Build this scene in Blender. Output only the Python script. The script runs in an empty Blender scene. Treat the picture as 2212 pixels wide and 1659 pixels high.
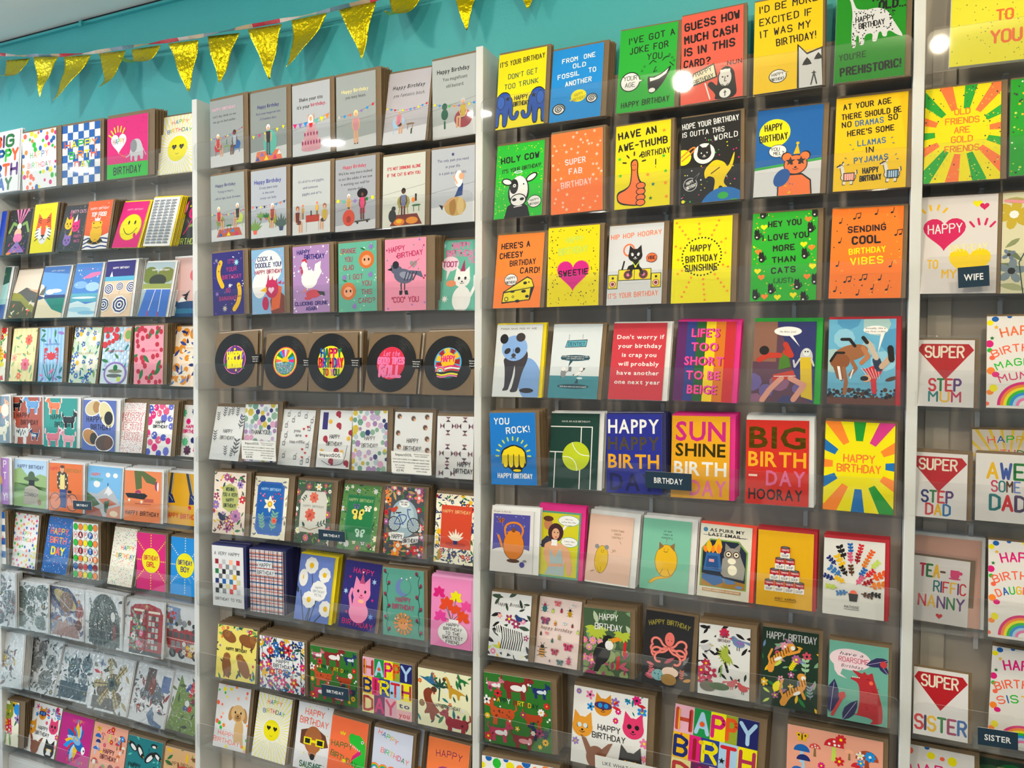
import bpy, math, random
from math import sin, cos, pi, radians
from mathutils import Vector, Matrix

S = bpy.context.scene
COL = S.collection
# ------------------------------------------------------------------ camera, light, exposure
cam_d = bpy.data.cameras.new('camera'); cam = bpy.data.objects.new('camera', cam_d); COL.objects.link(cam)
CX, CY, CZ, YAW, PIT, ROL = 1.92781, -1.78557, 1.55, 0.430455, -0.028034, 0.0065068
f_ = Vector((-sin(YAW)*cos(PIT), cos(YAW)*cos(PIT), sin(PIT)))
r_ = Vector((cos(YAW), sin(YAW), 0)); u_ = r_.cross(f_)
r2 = r_*cos(ROL)+u_*sin(ROL); u2 = -r_*sin(ROL)+u_*cos(ROL)
cam.matrix_world = Matrix(((r2.x, u2.x, -f_.x, CX), (r2.y, u2.y, -f_.y, CY), (r2.z, u2.z, -f_.z, CZ), (0, 0, 0, 1)))
cam_d.sensor_width = 36; cam_d.lens = 1660/2212*36; cam_d.clip_start = .02
S.camera = cam
S.view_settings.view_transform = 'Standard'; S.view_settings.look = 'None'
S.view_settings.gamma = 1; S.view_settings.use_curve_mapping = False
S.view_settings.exposure = -0.18
S.cycles.max_bounces = 8; S.cycles.transparent_max_bounces = 24; S.cycles.caustics_reflective = False
S.cycles.use_denoising = True
w = bpy.data.worlds.new('world'); S.world = w; w.use_nodes = True
w.node_tree.nodes['Background'].inputs[0].default_value = (.80, .88, 1, 1)
w.node_tree.nodes['Background'].inputs[1].default_value = .42
def area(name, loc, tgt, sx, sy, power, col):
    d = bpy.data.lights.new(name, 'AREA'); d.shape = 'RECTANGLE'; d.size = sx; d.size_y = sy; d.energy = power; d.color = col
    o = bpy.data.objects.new(name, d); COL.objects.link(o); o.location = loc
    o.rotation_euler = (Vector(tgt)-Vector(loc)).to_track_quat('-Z', 'Y').to_euler(); return o
# daylight from the shop front on the left, and the rows of ceiling lamps
area('shopfront_daylight', (-5.95, -1.3, 1.55), (0, -.9, 1.2), 2.2, 2.2, 250, (.80, .90, 1))

LAMPS = [(-3.4, -2.2, 1.1), (-1.28, -2.45, 1.3), (-.1, -2.25, 1.0), (1.15, -1.83, .75), (2.176, -1.83, .75), (3.4, -2.2, .7), (-2.0, -.85, .9), (-.75, -.8, .8), (.45, -.8, .75), (1.55, -.8, .6), (2.6, -.8, .7), (-2, -4, 1.1), (0, -4, .8), (2, -4, .5)]
GLOBE = [0, 0, 0, 1, 1]+[0]*9
for k_, (lx, ly, pw) in enumerate(LAMPS):
    t_ = min(1, max(0, (lx+1.2)/3)); d = bpy.data.lights.new('downlight', 'POINT' if GLOBE[k_] else 'AREA')
    if GLOBE[k_]: d.shadow_soft_size = .04 if k_ == 3 else .024; d.energy = 34*pw
    else: d.shape = 'DISK'; d.size = .13; d.energy = 12.5*pw
    d.color = (1, .96-.1*t_, .93-.33*t_)
    o = bpy.data.objects.new('downlight', d); COL.objects.link(o); o.location = (lx, ly, 2.655 if GLOBE[k_] else 2.748)

# ------------------------------------------------------------------ helpers
def lin(h):
    h = h.lstrip('#'); v = [int(h[i:i+2], 16)/255 for i in (0, 2, 4)]
    return tuple(x/12.92 if x <= .04045 else ((x+.055)/1.055)**2.4 for x in v)
PAL = dict(k='#1b191c', w='#f3f1f0', y='#f6e800', Y='#f2bd10', o='#ff8a2c', O='#ee5a1c', r='#d5222e', R='#9c1622', g='#27bf35', G='#1c7838',
    b='#1a93e6', B='#1862b4', n='#1d2c72', N='#2c2678', p='#f37bb2', P='#e21a7c', v='#9574c4', V='#5c2c7c', t='#5fbdac', T='#157a80', s='#aed2f2',
    e='#c6c6ca', E='#8a8e92', c='#ffb795', C='#ff6a4c', m='#f8f1da', K='#8c6a42', d='#5a3622', i='#ebb0c6', l='#c6dc58', u='#b99ccc', z='#cca868',
    D='#e3a983', F='#6e7276', q='#214b40', x='#3a3d42', a='#d9e6ee', M='#a23464', j='#7fa650')
_pc = {}
def rgb(c):
    if c not in _pc: _pc[c] = lin(c if c[0] == '#' else PAL[c])
    return _pc[c]

def mat(name, col, rough=.5, metal=0, spec=.5, noise=0, nscale=20, bump=0, bscale=60, coat=0, alpha=1):
    m = bpy.data.materials.new(name); m.use_nodes = True; nt = m.node_tree; b = nt.nodes['Principled BSDF']
    c = lin(col) if isinstance(col, str) else col
    b.inputs['Base Color'].default_value = (*c, 1); b.inputs['Roughness'].default_value = rough; b.inputs['Metallic'].default_value = metal
    b.inputs['Specular IOR Level'].default_value = spec; b.inputs['Coat Weight'].default_value = coat
    tc = nt.nodes.new('ShaderNodeTexCoord')
    if noise:
        n = nt.nodes.new('ShaderNodeTexNoise'); n.inputs['Scale'].default_value = nscale; n.inputs['Detail'].default_value = 6
        nt.links.new(tc.outputs['Object'], n.inputs['Vector'])
        r = nt.nodes.new('ShaderNodeMapRange'); r.inputs[3].default_value = 1-noise; r.inputs[4].default_value = 1+noise
        nt.links.new(n.outputs[0], r.inputs[0])
        mx = nt.nodes.new('ShaderNodeVectorMath'); mx.operation = 'SCALE'; mx.inputs[0].default_value = c
        nt.links.new(r.outputs[0], mx.inputs['Scale']); nt.links.new(mx.outputs[0], b.inputs['Base Color'])
    if bump:
        n = nt.nodes.new('ShaderNodeTexNoise'); n.inputs['Scale'].default_value = bscale; n.inputs['Detail'].default_value = 3
        nt.links.new(tc.outputs['Object'], n.inputs['Vector'])
        bp = nt.nodes.new('ShaderNodeBump'); bp.inputs['Strength'].default_value = bump; bp.inputs['Distance'].default_value = .004
        nt.links.new(n.outputs[0], bp.inputs['Height']); nt.links.new(bp.outputs[0], b.inputs['Normal'])
    return m
def print_mat(name, rough, metal, spec, bump=0):
    m = mat(name, (1, 1, 1), rough, metal, spec, bump=bump, bscale=90); nt = m.node_tree
    at = nt.nodes.new('ShaderNodeAttribute'); at.attribute_name = 'Ink'
    nt.links.new(at.outputs['Color'], nt.nodes['Principled BSDF'].inputs['Base Color']); return m
def clear_mat(name, tint, rough, film, bump=0, bscale=60, ior=1.49):
    m = bpy.data.materials.new(name); m.use_nodes = True; nt = m.node_tree; nt.nodes.remove(nt.nodes['Principled BSDF'])
    out = nt.nodes['Material Output']; tr = nt.nodes.new('ShaderNodeBsdfTransparent'); tr.inputs[0].default_value = (*tint, 1)
    gl = nt.nodes.new('ShaderNodeBsdfGlossy'); gl.inputs['Roughness'].default_value = rough
    lw = nt.nodes.new('ShaderNodeLayerWeight'); lw.inputs[0].default_value = .5
    pw = nt.nodes.new('ShaderNodeMath'); pw.operation = 'POWER'; pw.inputs[1].default_value = 5
    fr = nt.nodes.new('ShaderNodeMath'); fr.operation = 'MULTIPLY_ADD'; f0 = ((ior-1)/(ior+1))**2; fr.inputs[1].default_value = 1-f0; fr.inputs[2].default_value = f0
    nt.links.new(lw.outputs['Facing'], pw.inputs[0]); nt.links.new(pw.outputs[0], fr.inputs[0])
    df = nt.nodes.new('ShaderNodeBsdfDiffuse'); df.inputs[0].default_value = (.8, .8, .8, 1)
    m1 = nt.nodes.new('ShaderNodeMixShader'); m1.inputs[0].default_value = film
    m2 = nt.nodes.new('ShaderNodeMixShader')
    nt.links.new(tr.outputs[0], m1.inputs[1]); nt.links.new(df.outputs[0], m1.inputs[2])
    nt.links.new(fr.outputs[0], m2.inputs[0]); nt.links.new(m1.outputs[0], m2.inputs[1]); nt.links.new(gl.outputs[0], m2.inputs[2])
    nt.links.new(m2.outputs[0], out.inputs[0])
    if bump:
        tc = nt.nodes.new('ShaderNodeTexCoord'); n = nt.nodes.new('ShaderNodeTexNoise'); n.inputs['Scale'].default_value = bscale
        n.inputs['Distortion'].default_value = 1.5
        nt.links.new(tc.outputs['Object'], n.inputs['Vector'])
        bp = nt.nodes.new('ShaderNodeBump'); bp.inputs['Strength'].default_value = bump; bp.inputs['Distance'].default_value = .01
        nt.links.new(n.outputs[0], bp.inputs['Height']); nt.links.new(bp.outputs[0], gl.inputs['Normal']); nt.links.new(bp.outputs[0], lw.inputs['Normal'])
    return m

M = dict(
    ink=print_mat('printed card stock', .55, 0, .22), foil=print_mat('foil print', .28, .9, .5, bump=.3), silver=print_mat('glossy die cut print', .22, .15, .8, bump=.8),
    post=mat('painted board upright', '#dcdcda', .5, noise=.05, nscale=9, bump=.15, bscale=25),
    back=mat('greige back panel', '#bdb2a6', .45, noise=.03, nscale=4, bump=.05),
    rail=mat('batten laminate', '#c9bdae', .45, noise=.03, nscale=6),
    teal=mat('teal wall paint', '#40aeb2', .55, noise=.03, nscale=2, bump=.1, bscale=140),
    ceil=mat('ceiling paint', '#efede8', .7, noise=.03, nscale=2),
    floor=mat('tiled floor', '#8d7b66', .3),
    gap=mat('dark gap', '#141414', .9),
    gold=mat('gold foil', '#dcc40c', .26, .9, bump=1.0, bscale=75),
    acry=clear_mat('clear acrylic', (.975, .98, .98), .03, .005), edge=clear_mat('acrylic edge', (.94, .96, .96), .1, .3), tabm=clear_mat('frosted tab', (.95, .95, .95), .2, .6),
    cello=clear_mat('cellophane', (.985, .985, .985), .05, .008, bump=.12, bscale=24, ior=1.25), crinkle=clear_mat('crinkled cellophane', (.98, .98, .98), .06, .01, bump=.5, bscale=30, ior=1.4),
    steel=mat('zinc screw', '#cfc9a8', .3, .8), sign=mat('slate sign card', '#22394c', .45),
    stock=mat('white card stock', '#eeecea', .6), vinyl=mat('black record sheen', '#141516', .3, bump=0))
ENVC = dict(k='#7c6549', w='#e9e9ea', y='#f0d800', r='#b81c2a', o='#ff5038', g='#15a030', p='#e8248c', n='#232560', c='#f07040', l='#f0a0d0', i='#f6c8e4', d='#84664a')
for k_, c_ in ENVC.items(): M['env'+k_] = mat('envelope paper '+k_, c_, .7, noise=.05, nscale=60, bump=.06, bscale=200)

nt_ = M['floor'].node_tree; ck = nt_.nodes.new('ShaderNodeTexChecker'); ck.inputs['Scale'].default_value = 1/.4; ck.inputs[1].default_value = (.8, .8, .78, 1); ck.inputs[2].default_value = (.06, .06, .065, 1)
tc_ = nt_.nodes.new('ShaderNodeTexCoord'); nt_.links.new(tc_.outputs['Object'], ck.inputs[0]); nt_.links.new(ck.outputs[0], nt_.nodes['Principled BSDF'].inputs['Base Color'])
def mesh_obj(name, V, Fc, mats, mi=None, parent=None, cols=None, smooth=False):
    me = bpy.data.meshes.new(name); me.from_pydata(V, [], Fc)
    for m in mats: me.materials.append(m)
    if mi: me.polygons.foreach_set('material_index', mi)
    if cols:
        at = me.attributes.new('Ink', 'FLOAT_COLOR', 'FACE'); fl = []
        for c in cols: fl += [*c, 1.0]
        at.data.foreach_set('color', fl)
    if smooth: me.polygons.foreach_set('use_smooth', [True]*len(Fc))
    me.update()
    o = bpy.data.objects.new(name, me); COL.objects.link(o)
    if parent: o.parent = parent
    return o
def tag(o, label=None, cat=None, group=None, kind=None):
    for k, v in (('label', label), ('category', cat), ('group', group), ('kind', kind)):
        if v: o[k] = v
    return o
BF = [(0, 3, 2, 1), (4, 5, 6, 7), (0, 1, 5, 4), (1, 2, 6, 5), (2, 3, 7, 6), (3, 0, 4, 7)]
def boxv(x0, y0, z0, x1, y1, z1):
    return [(x0, y0, z0), (x1, y0, z0), (x1, y1, z0), (x0, y1, z0), (x0, y0, z1), (x1, y0, z1), (x1, y1, z1), (x0, y1, z1)]
class MB:
    def __init__(s): s.V = []; s.F = []; s.mi = []
    def add(s, V, F, mi=0):
        n = len(s.V); s.V += [tuple(v) for v in V]; s.F += [tuple(i+n for i in f) for f in F]; s.mi += [mi]*len(F); return s
    def box(s, *a, mi=0): return s.add(boxv(*a), BF, mi)
    def build(s, name, mats, parent=None, smooth=False):
        return mesh_obj(name, s.V, s.F, mats if isinstance(mats, list) else [mats], s.mi, parent, smooth=smooth)

# ------------------------------------------------------------------ lettering
STK = dict(A='002640|1232', B='00062645443303|3342413000', C='4536160501103041', D='00062645412000', E='46060040|0333', F='460600|0333',
    G='45361605011030414323', H='0006|4046|0343', I='0006', J='3631201001', K='0006|460340', L='060040', M='0006234640', N='00064046',
    O='103041453616050110', P='00063645443303', Q='103041453616050110|2240', R='00063645443303|2340', S='453616050413334241301001', T='0646|2620',
    U='060110304146', V='062046', W='0610243046', X='0046|0640', Y='062346|2320', Z='06460040', a='')
STK.update({'!': '0602|0000', '.': '0000', "'": '0604', '-': '0333', '?': '0516364544232 2'.replace(' ', '')+'|2020', '"': '0604|1614', '(': '160501 10'.replace(' ', ''), ')': '06151100', ',': '1100',
    '2': '05163645440040', '8': '133616051413'+'|133342301 0011233'.replace(' ', ''), '&': '40051636350110303 2'.replace(' ', ''), '*': '0646|2620'})
GL = {}
def font_glyph(ch, bold, slant):
    k = (ch, bold, slant)
    if k in GL: return GL[k]
    cu = bpy.data.curves.new('glyph', 'FONT'); cu.body = ch; cu.size = 1; cu.resolution_u = 2; cu.offset = .022 if bold else 0; cu.shear = .3 if slant else 0
    ob = bpy.data.objects.new('glyph', cu); COL.objects.link(ob)
    dg = bpy.context.evaluated_depsgraph_get(); me = ob.evaluated_get(dg).to_mesh()
    vs = [(v.co.x, v.co.y) for v in me.vertices]; ps = [[vs[i] for i in p.vertices] for p in me.polygons]
    x0 = min([v[0] for v in vs], default=0); x1 = max([v[0] for v in vs], default=.3)
    ps = [[((x-x0)/.73, y/.73) for x, y in p] for p in ps]
    GL[k] = (ps, (x1-x0)/.73)
    ob.evaluated_get(dg).to_mesh_clear(); bpy.data.objects.remove(ob); bpy.data.curves.remove(cu)
    return GL[k]

def clip(P, X, Y):
    for ax, lim, sg in ((0, 0, 1), (0, X, -1), (1, 0, 1), (1, Y, -1)):
        out = []
        for i in range(len(P)):
            a, b = P[i-1], P[i]; da = (a[ax]-lim)*sg; db = (b[ax]-lim)*sg
            if (da < 0) != (db < 0):
                t = da/(da-db); out.append((a[0]+(b[0]-a[0])*t, a[1]+(b[1]-a[1])*t))
            if db >= 0: out.append(b)
        P = out
        if len(P) < 3: return None
    return P

class Art:
    """Flat printing on a card: x and y in percent of the card's width and height, radii in percent of the width."""
    def __init__(s, w, h, seed=1):
        s.w, s.h, s.U = w, h, w/100; s.P = []; s.z = 0; s.rn = random.Random(seed); s.asp = h/w; s.sil = False
    def X(s, x, y): return (x*s.U, y*s.h/100)
    def put(s, pts, c):          # pts in metres
        foil = 1 if c[0] == '*' else 0
        if foil: c = c[1:]
        xs = [p[0] for p in pts]; ys = [p[1] for p in pts]
        if min(xs) < 0 or max(xs) > s.w or min(ys) < 0 or max(ys) > s.h:
            pts = clip(pts, s.w, s.h)
            if not pts: return
        s.P.append((pts, rgb(c), s.z+(len(s.P) % 7)*.13, foil))
    def nz(s): s.z += 1
    def bg(s, c): s.nz(); s.put([(0, 0), (s.w, 0), (s.w, s.h), (0, s.h)], c)
    def r(s, x0, y0, x1, y1, c): s.nz(); s.put([s.X(x0, y0), s.X(x1, y0), s.X(x1, y1), s.X(x0, y1)], c)
    def p(s, c, *v, nz=1):
        if nz: s.nz()
        q = [s.X(v[i], v[i+1]) for i in range(0, len(v), 2)]
        if len(q) >= 9:          # organic outlines are rounded
            for _ in range(2): q = [((1-t)*q[i][0]+t*q[(i+1) % len(q)][0], (1-t)*q[i][1]+t*q[(i+1) % len(q)][1]) for i in range(len(q)) for t in (.22, .78)]
        s.put(q, c)
    def ell(s, cx, cy, rx, ry, c, rot=0, n=18, a0=0, a1=360):
        q = []; cr, sr = cos(radians(rot)), sin(radians(rot)); full = a1-a0 >= 360
        for i in range(n + (0 if full else 1)):
            t = radians(a0+(a1-a0)*i/n); x, y = rx*cos(t), ry*sin(t); q.append((cx+x*cr-y*sr, cy+x*sr+y*cr))
        s.put(q, c)
    def c(s, x, y, r, c, ry=None, rot=0, n=18, nz=1, a0=0, a1=360):
        if nz: s.nz()
        X, Y = s.X(x, y); s.ell(X, Y, r*s.U, (ry or r)*s.U, c, rot, 32 if r > 9 and n == 18 else n, a0, a1)
    def ln(s, pts, w, c, cap=True):    # metres
        h = w/2
        for a, b in zip(pts, pts[1:]):
            dx, dy = b[0]-a[0], b[1]-a[1]; L = math.hypot(dx, dy) or 1e-9; nx, ny = -dy/L*h, dx/L*h
            s.put([(a[0]+nx, a[1]+ny), (a[0]-nx, a[1]-ny), (b[0]-nx, b[1]-ny), (b[0]+nx, b[1]+ny)], c)
        if cap:
            for a in pts: s.ell(a[0], a[1], h, h, c, n=6)
    def l(s, c, w, *v, nz=1):
        if nz: s.nz()
        q = [s.X(v[i], v[i+1]) for i in range(0, len(v), 2)]
        if len(q) >= 4:
            for _ in range(2): q = [q[0]]+[((1-t)*q[i][0]+t*q[i+1][0], (1-t)*q[i][1]+t*q[i+1][1]) for i in range(len(q)-1) for t in (.25, .75)]+[q[-1]]
        s.ln(q, w*s.U, c)
    def s_(s, x, y, r, c, n=5, k=.42, rot=90, nz=1):
        if nz: s.nz()
        X, Y = s.X(x, y); r *= s.U
        s.put([(X+(r if i % 2 == 0 else r*k)*cos(radians(rot+180*i/n)), Y+(r if i % 2 == 0 else r*k)*sin(radians(rot+180*i/n))) for i in range(2*n)], c)
    def hh(s, x, y, r, c, nz=1, rot=0):
        if nz: s.nz()
        X, Y = s.X(x, y); q = []; cr, sr = cos(radians(rot)), sin(radians(rot))
        for i in range(32):
            t = 2*pi*i/32; u, v = 16*sin(t)**3/16*r*s.U, (13*cos(t)-5*cos(2*t)-2*cos(3*t)-cos(4*t))/16*r*s.U
            q.append((X+u*cr-v*sr, Y+u*sr+v*cr))
        s.put(q, c)
    def lf(s, x, y, L, ang, c, w=.32, nz=1):
        if nz: s.nz()
        X, Y = s.X(x, y); L *= s.U; ca, sa = cos(radians(ang)), sin(radians(ang)); q = []
        for t, v in ((0, 0), (.2, .7), (.45, 1), (.75, .65), (1, 0), (.75, -.65), (.45, -1), (.2, -.7)):
            u, v = t*L, v*w*L/2; q.append((X+u*ca-v*sa, Y+u*sa+v*ca))
        s.put(q, c)
    def f(s, x, y, r, c, c2='y', n=6, nz=1, k=1.0):
        if nz: s.nz()
        X, Y = s.X(x, y)
        for i in range(n):
            t = 2*pi*i/n+x; s.ell(X+cos(t)*r*.6*s.U, Y+sin(t)*r*.6*s.U, r*.45*s.U, r*.3*s.U*k, c, math.degrees(t), 8)
        s.nz(); s.ell(X, Y, r*.28*s.U, r*.28*s.U, c2, n=8)
        if not nz: s.z -= 1
    def sp(s, x, y, L, ang, c, n=4, w=.4, c2=None):
        s.nz(); X, Y = s.X(x, y); ca, sa = cos(radians(ang)), sin(radians(ang)); U = s.U
        s.ln([(X, Y), (X+ca*L*U, Y+sa*L*U)], L*.05*U, c, False)
        for i in range(n):
            t = (i+.6)/n*L*U; px, py = X+ca*t, Y+sa*t; xx, yy = px/U, py/s.h*100
            for sg in (-1, 1): s.lf(xx, yy, L*.36, ang+sg*50, c2 or c, w, nz=0)
    def sc(s, kind, n, cols, r, box=(2, 2, 98, 98), ex=None, seed=3, jr=.35):
        R = random.Random(seed); s.nz(); done = []; k = 0
        for tries in range(n*12):
            if k >= n: break
            x, y = R.uniform(box[0], box[2]), R.uniform(box[1], box[3])
            if ex and any(e[0] < x < e[2] and e[1] < y < e[3] for e in ex): continue
            if any((x-a)**2+((y-b)*s.asp)**2 < (r*1.7)**2 for a, b in done): continue
            done.append((x, y)); c = cols[k % len(cols)]; rr = r*(1+R.uniform(-jr, jr)); k += 1; rot = R.uniform(0, 360)
            if kind == 'c': s.c(x, y, rr, c, rr*R.uniform(.85, 1.1), n=9, nz=0)
            elif kind == 's': s.s_(x, y, rr, c, rot=rot, nz=0)
            elif kind == 'h': s.hh(x, y, rr, c, nz=0, rot=R.uniform(-25, 25))
            elif kind == 'f': s.f(x, y, rr, c, R.choice('ywkY'), R.choice((5, 6, 8)), nz=0)
            elif kind == 'l': s.lf(x, y, rr*2, rot, c, nz=0)
            elif kind == 'g': s.c(x, y, rr, c, n=6, nz=0, rot=rot)
            elif kind == 'd': s.c(x, y, rr, c, rr*.45, rot=rot, n=6, nz=0)
    def fl(s, n, fc, lc, r, ex=None, seed=5, box=(0, 0, 100, 100)):
        R = random.Random(seed); s.sc('l', n*2, lc, r*.95, box, ex, seed+1); s.sc('l', n*2, lc, r*.7, box, ex, seed+3); s.sc('f', n, fc, r, box, ex, seed); s.z += 1
        s.sc('c', n, fc, r*.22, box, ex, seed+2)
    def t(s, txt, x, y, H, c, W=0, wt=.15, rot=0, arc=0, j=0, f='s', dy=1.5, al='c', sx=1, under=0):
        cols = c if isinstance(c, (list, tuple)) else [c]; ci = 0; SPC = .36 if j >= .3 else .24; y += H*.05 if j >= .3 else 0; H *= .88 if j >= .3 else 1; dy /= .88 if j >= .3 else 1; Hm = H*s.h/100; lines = txt.split('|'); lay = []
        for L in lines:
            cur = 0; g = []
            for ch in L:
                if ch == ' ': cur += .6 if f == 's' else .42; continue
                if f == 's':
                    st = STK.get(ch.upper(), '0006'); pl = [[(int(q[i])/4*.6, int(q[i+1])/6) for i in range(0, len(q)-1, 2)] for q in st.split('|') if q]
                    wd = max([p_[0] for q in pl for p_ in q], default=0); g.append((ch, cur, pl, wd)); cur += wd+SPC
                else:
                    ps, wd = font_glyph(ch, 'B' in f, 'i' in f); g.append((ch, cur, ps, wd)); cur += wd+.13
            lay.append((g, max(cur-(SPC if f == 's' else .13), .01)))
        mx = max(l_[1] for l_ in lay); k = (W*s.U)/(mx*Hm) if W else sx
        s.nz(); X0, Y0 = s.X(x, y); cr, sr = cos(radians(rot)), sin(radians(rot))
        for li, (g, wd) in enumerate(lay):
            off = dict(c=-wd/2, l=0, r=-wd)[al]*k*Hm
            for ch, cur, geo, gw in g:
                col = cols[ci % len(cols)]; ci += 1
                gx = off+cur*k*Hm; gy = -li*dy*Hm; mid = gx+gw*k*Hm/2
                tt = 0
                if arc: tt = -arc*mid/(50*s.U); gy += -abs(arc)/arc*(mid**2)*abs(radians(arc))/(2*50*s.U)
                ja = s.rn.uniform(-j, j)*9; jy = s.rn.uniform(-j, j)*.1*Hm; a_ = radians(tt+ja); ca, sa = cos(a_), sin(a_)
                def T(px, py):
                    u, v = (px-gw/2)*k*Hm, py*Hm; u, v = u*ca-v*sa, u*sa+v*ca; u += mid; v += gy+jy
                    return (X0+u*cr-v*sr, Y0+u*sr+v*cr)
                if f == 's':
                    for q in geo: s.ln([T(*p_) for p_ in (q if len(q) > 1 else [q[0], (q[0][0]+.01, q[0][1])])], wt*Hm, col)
                else:
                    for q in geo: s.put([T(*p_) for p_ in q], col)
    # ---- motifs
    def bub(s, x, y, rx, ry, tx, ty, c='w', oc='k', ow=1.2):
        for cc, o in ((oc, ow), (c, 0)):
            s.nz(); s.c(x, y, rx+o, cc, ry+o, nz=0, n=24)
            a = math.atan2((ty-y)*s.asp, tx-x); r = min(rx, ry)*.45; e = o
            s.put([s.X(x+cos(a+1.57)*r, y+sin(a+1.57)*r/s.asp), s.X(x-cos(a+1.57)*r, y-sin(a+1.57)*r/s.asp), s.X(tx+cos(a)*e*1.5, ty+sin(a)*e*1.5/s.asp)], cc)
    def rays(s, x, y, r0, r1, n, cols, wf=.5, off=0, taper=0):
        s.nz(); X, Y = s.X(x, y); U = s.U
        for i in range(n):
            a = 2*pi*i/n+radians(off); d = pi/n*wf; d0 = d*(r1/r0)*taper if taper else d
            s.put([(X+r0*U*cos(a-d0), Y+r0*U*sin(a-d0)), (X+r1*U*cos(a-d), Y+r1*U*sin(a-d)), (X+r1*U*cos(a+d), Y+r1*U*sin(a+d)), (X+r0*U*cos(a+d0), Y+r0*U*sin(a+d0))], cols[i % len(cols)])
    def rb(s, x, y, r, cols='Poygbsp', w=None):
        w = w or r/(len(cols)+2)
        for i, c in enumerate(cols): s.c(x, y, r-i*w, c, n=18, a0=0, a1=180)
        s.c(x, y, r-len(cols)*w, 'w', n=12, a0=0, a1=180)
    def arms(s, x, y, r, cols, n, w=1.5, a0=0, a1=360, r0=.6):
        s.nz(); X, Y = s.X(x, y)
        for i in range(n):
            a = radians(a0+(a1-a0)*i/max(n-1, 1)) if a1-a0 < 360 else 2*pi*i/n
            s.ln([(X+cos(a)*r*r0*s.U, Y+sin(a)*r*r0*s.U), (X+cos(a)*r*s.U, Y+sin(a)*r*s.U)], w*s.U, cols[i % len(cols)])
    def face(s, x, y, r, c, ears='c', c2='w', ec='k', ew=.16, nose='k', snout=0):
        s.nz(); A = s.asp
        if ears == 'c':
            for g in (-1, 1): s.p(c, x+g*r*.95, y+r*.2/A, x+g*r*.8, y+r*1.45/A, x+g*r*.15, y+r*.8/A, nz=0)
        if ears == 'd':
            for g in (-1, 1): s.c(x+g*r*.95, y-.1*r/A, r*.38, c2, r*.8, rot=g*15, nz=0)
        if ears == 'm':
            for g in (-1, 1): s.c(x+g*r*.8, y+r*.8/A, r*.42, c2, nz=0)
        if ears == 'r':
            for g in (-1, 1): s.c(x+g*r*.75, y+r*1.3/A, r*.3, c, r*.95, rot=-g*25, nz=0)
        s.c(x, y, r, c, r*.92)
        if snout: s.c(x, y-r*.4/A, r*.5, c2, r*.42)
        s.nz()
        for g in (-1, 1): s.c(x+g*r*.4, y+r*.1/A, r*ew, ec, r*ew*1.2, nz=0, n=8)
        s.c(x, y-r*.28/A, r*.13, nose, r*.1, nz=0, n=8); s.l(nose, r*.06, x-r*.25, y-r*.42/A, x, y-r*.52/A, x+r*.25, y-r*.42/A, nz=0)
    def beast(s, x, y, z, c, fl=1, c2=None, spots=None, tail=1, head=.24, neck=.3, leg=.34, L=.5):
        A = s.asp; s.nz(); P = lambda u, v: (x+fl*u*z, y+v*z/A)
        for u in (-.36, -.26, .26, .36):
            a, b = P(u*L*2, -.05), P(u*L*2+.03, -leg-.12); s.l(c, z*.1, *a, *b, nz=0)
        a = P(0, 0); s.c(*a, z*L, c, z*.2, nz=0); a = P(L*.7, .03); s.c(*a, z*.19, c, z*.22, nz=0); a = P(-L*.7, .01); s.c(*a, z*.19, c, z*.21, nz=0)
        a, b = P(L*.8, .1), P(L*.8+.12, neck); s.l(c, z*.2, *a, *b, nz=0)
        h = P(L*.8+.16, neck+.05); s.c(*h, z*head*.72, c, z*head*.6, nz=0); m_ = P(L*.8+.3, neck); s.c(*m_, z*head*.5, c, z*head*.34, nz=0)
        e = P(L*.8+.05, neck+.12); s.lf(e[0], e[1], z*.2, 100 if fl > 0 else 80, c, .6, nz=0)
        if tail: a, b, d_ = P(-L*.9, .1), P(-L-.12, .22), P(-L-.1, .42); s.l(c, z*.07, *a, *b, *d_, nz=0)
        if c2:
            s.nz(); a = P(0.05, -.04); s.c(*a, z*L*.55, c2, z*.12, nz=0); a = P(L*.75, 0); s.c(*a, z*.1, c2, z*.16, nz=0)
        if spots:
            s.nz(); R = random.Random(int(x*7+y))
            for i in range(9): a = P(R.uniform(-.42, .42), R.uniform(-.12, .14)); s.c(*a, z*.035, spots, z*.09 if spots == 'k' else z*.04, nz=0, n=6, rot=R.uniform(-20, 20))
        e = P(L*.8+.2, neck+.08); s.c(*e, z*.03, 'k', n=6)
    def bird(s, x, y, z, c, fl=1, wc=None, beak='Y', leg='k'):
        A = s.asp; s.nz(); P = lambda u, v: (x+fl*u*z, y+v*z/A)
        for u in (-.05, .1): s.l(leg, z*.05, *P(u, -.1), *P(u, -.5), nz=0)
        s.nz(); s.c(*P(0, 0), z*.42, c, z*.27, rot=fl*12, nz=0); s.c(*P(.36, .28), z*.19, c, nz=0); s.p(c, *P(-.3, .12), *P(-.85, -.1), *P(-.75, .15), *P(-.25, .2), nz=0)
        s.c(*P(.22, .12), z*.2, c, z*.26, nz=0)
        s.nz(); s.p(beak, *P(.5, .34), *P(.72, .26), *P(.5, .2), nz=0)
        if wc: s.c(*P(-.1, .02), z*.28, wc, z*.13, rot=fl*15)
        s.c(*P(.4, .32), z*.035, 'k', n=6)
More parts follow.
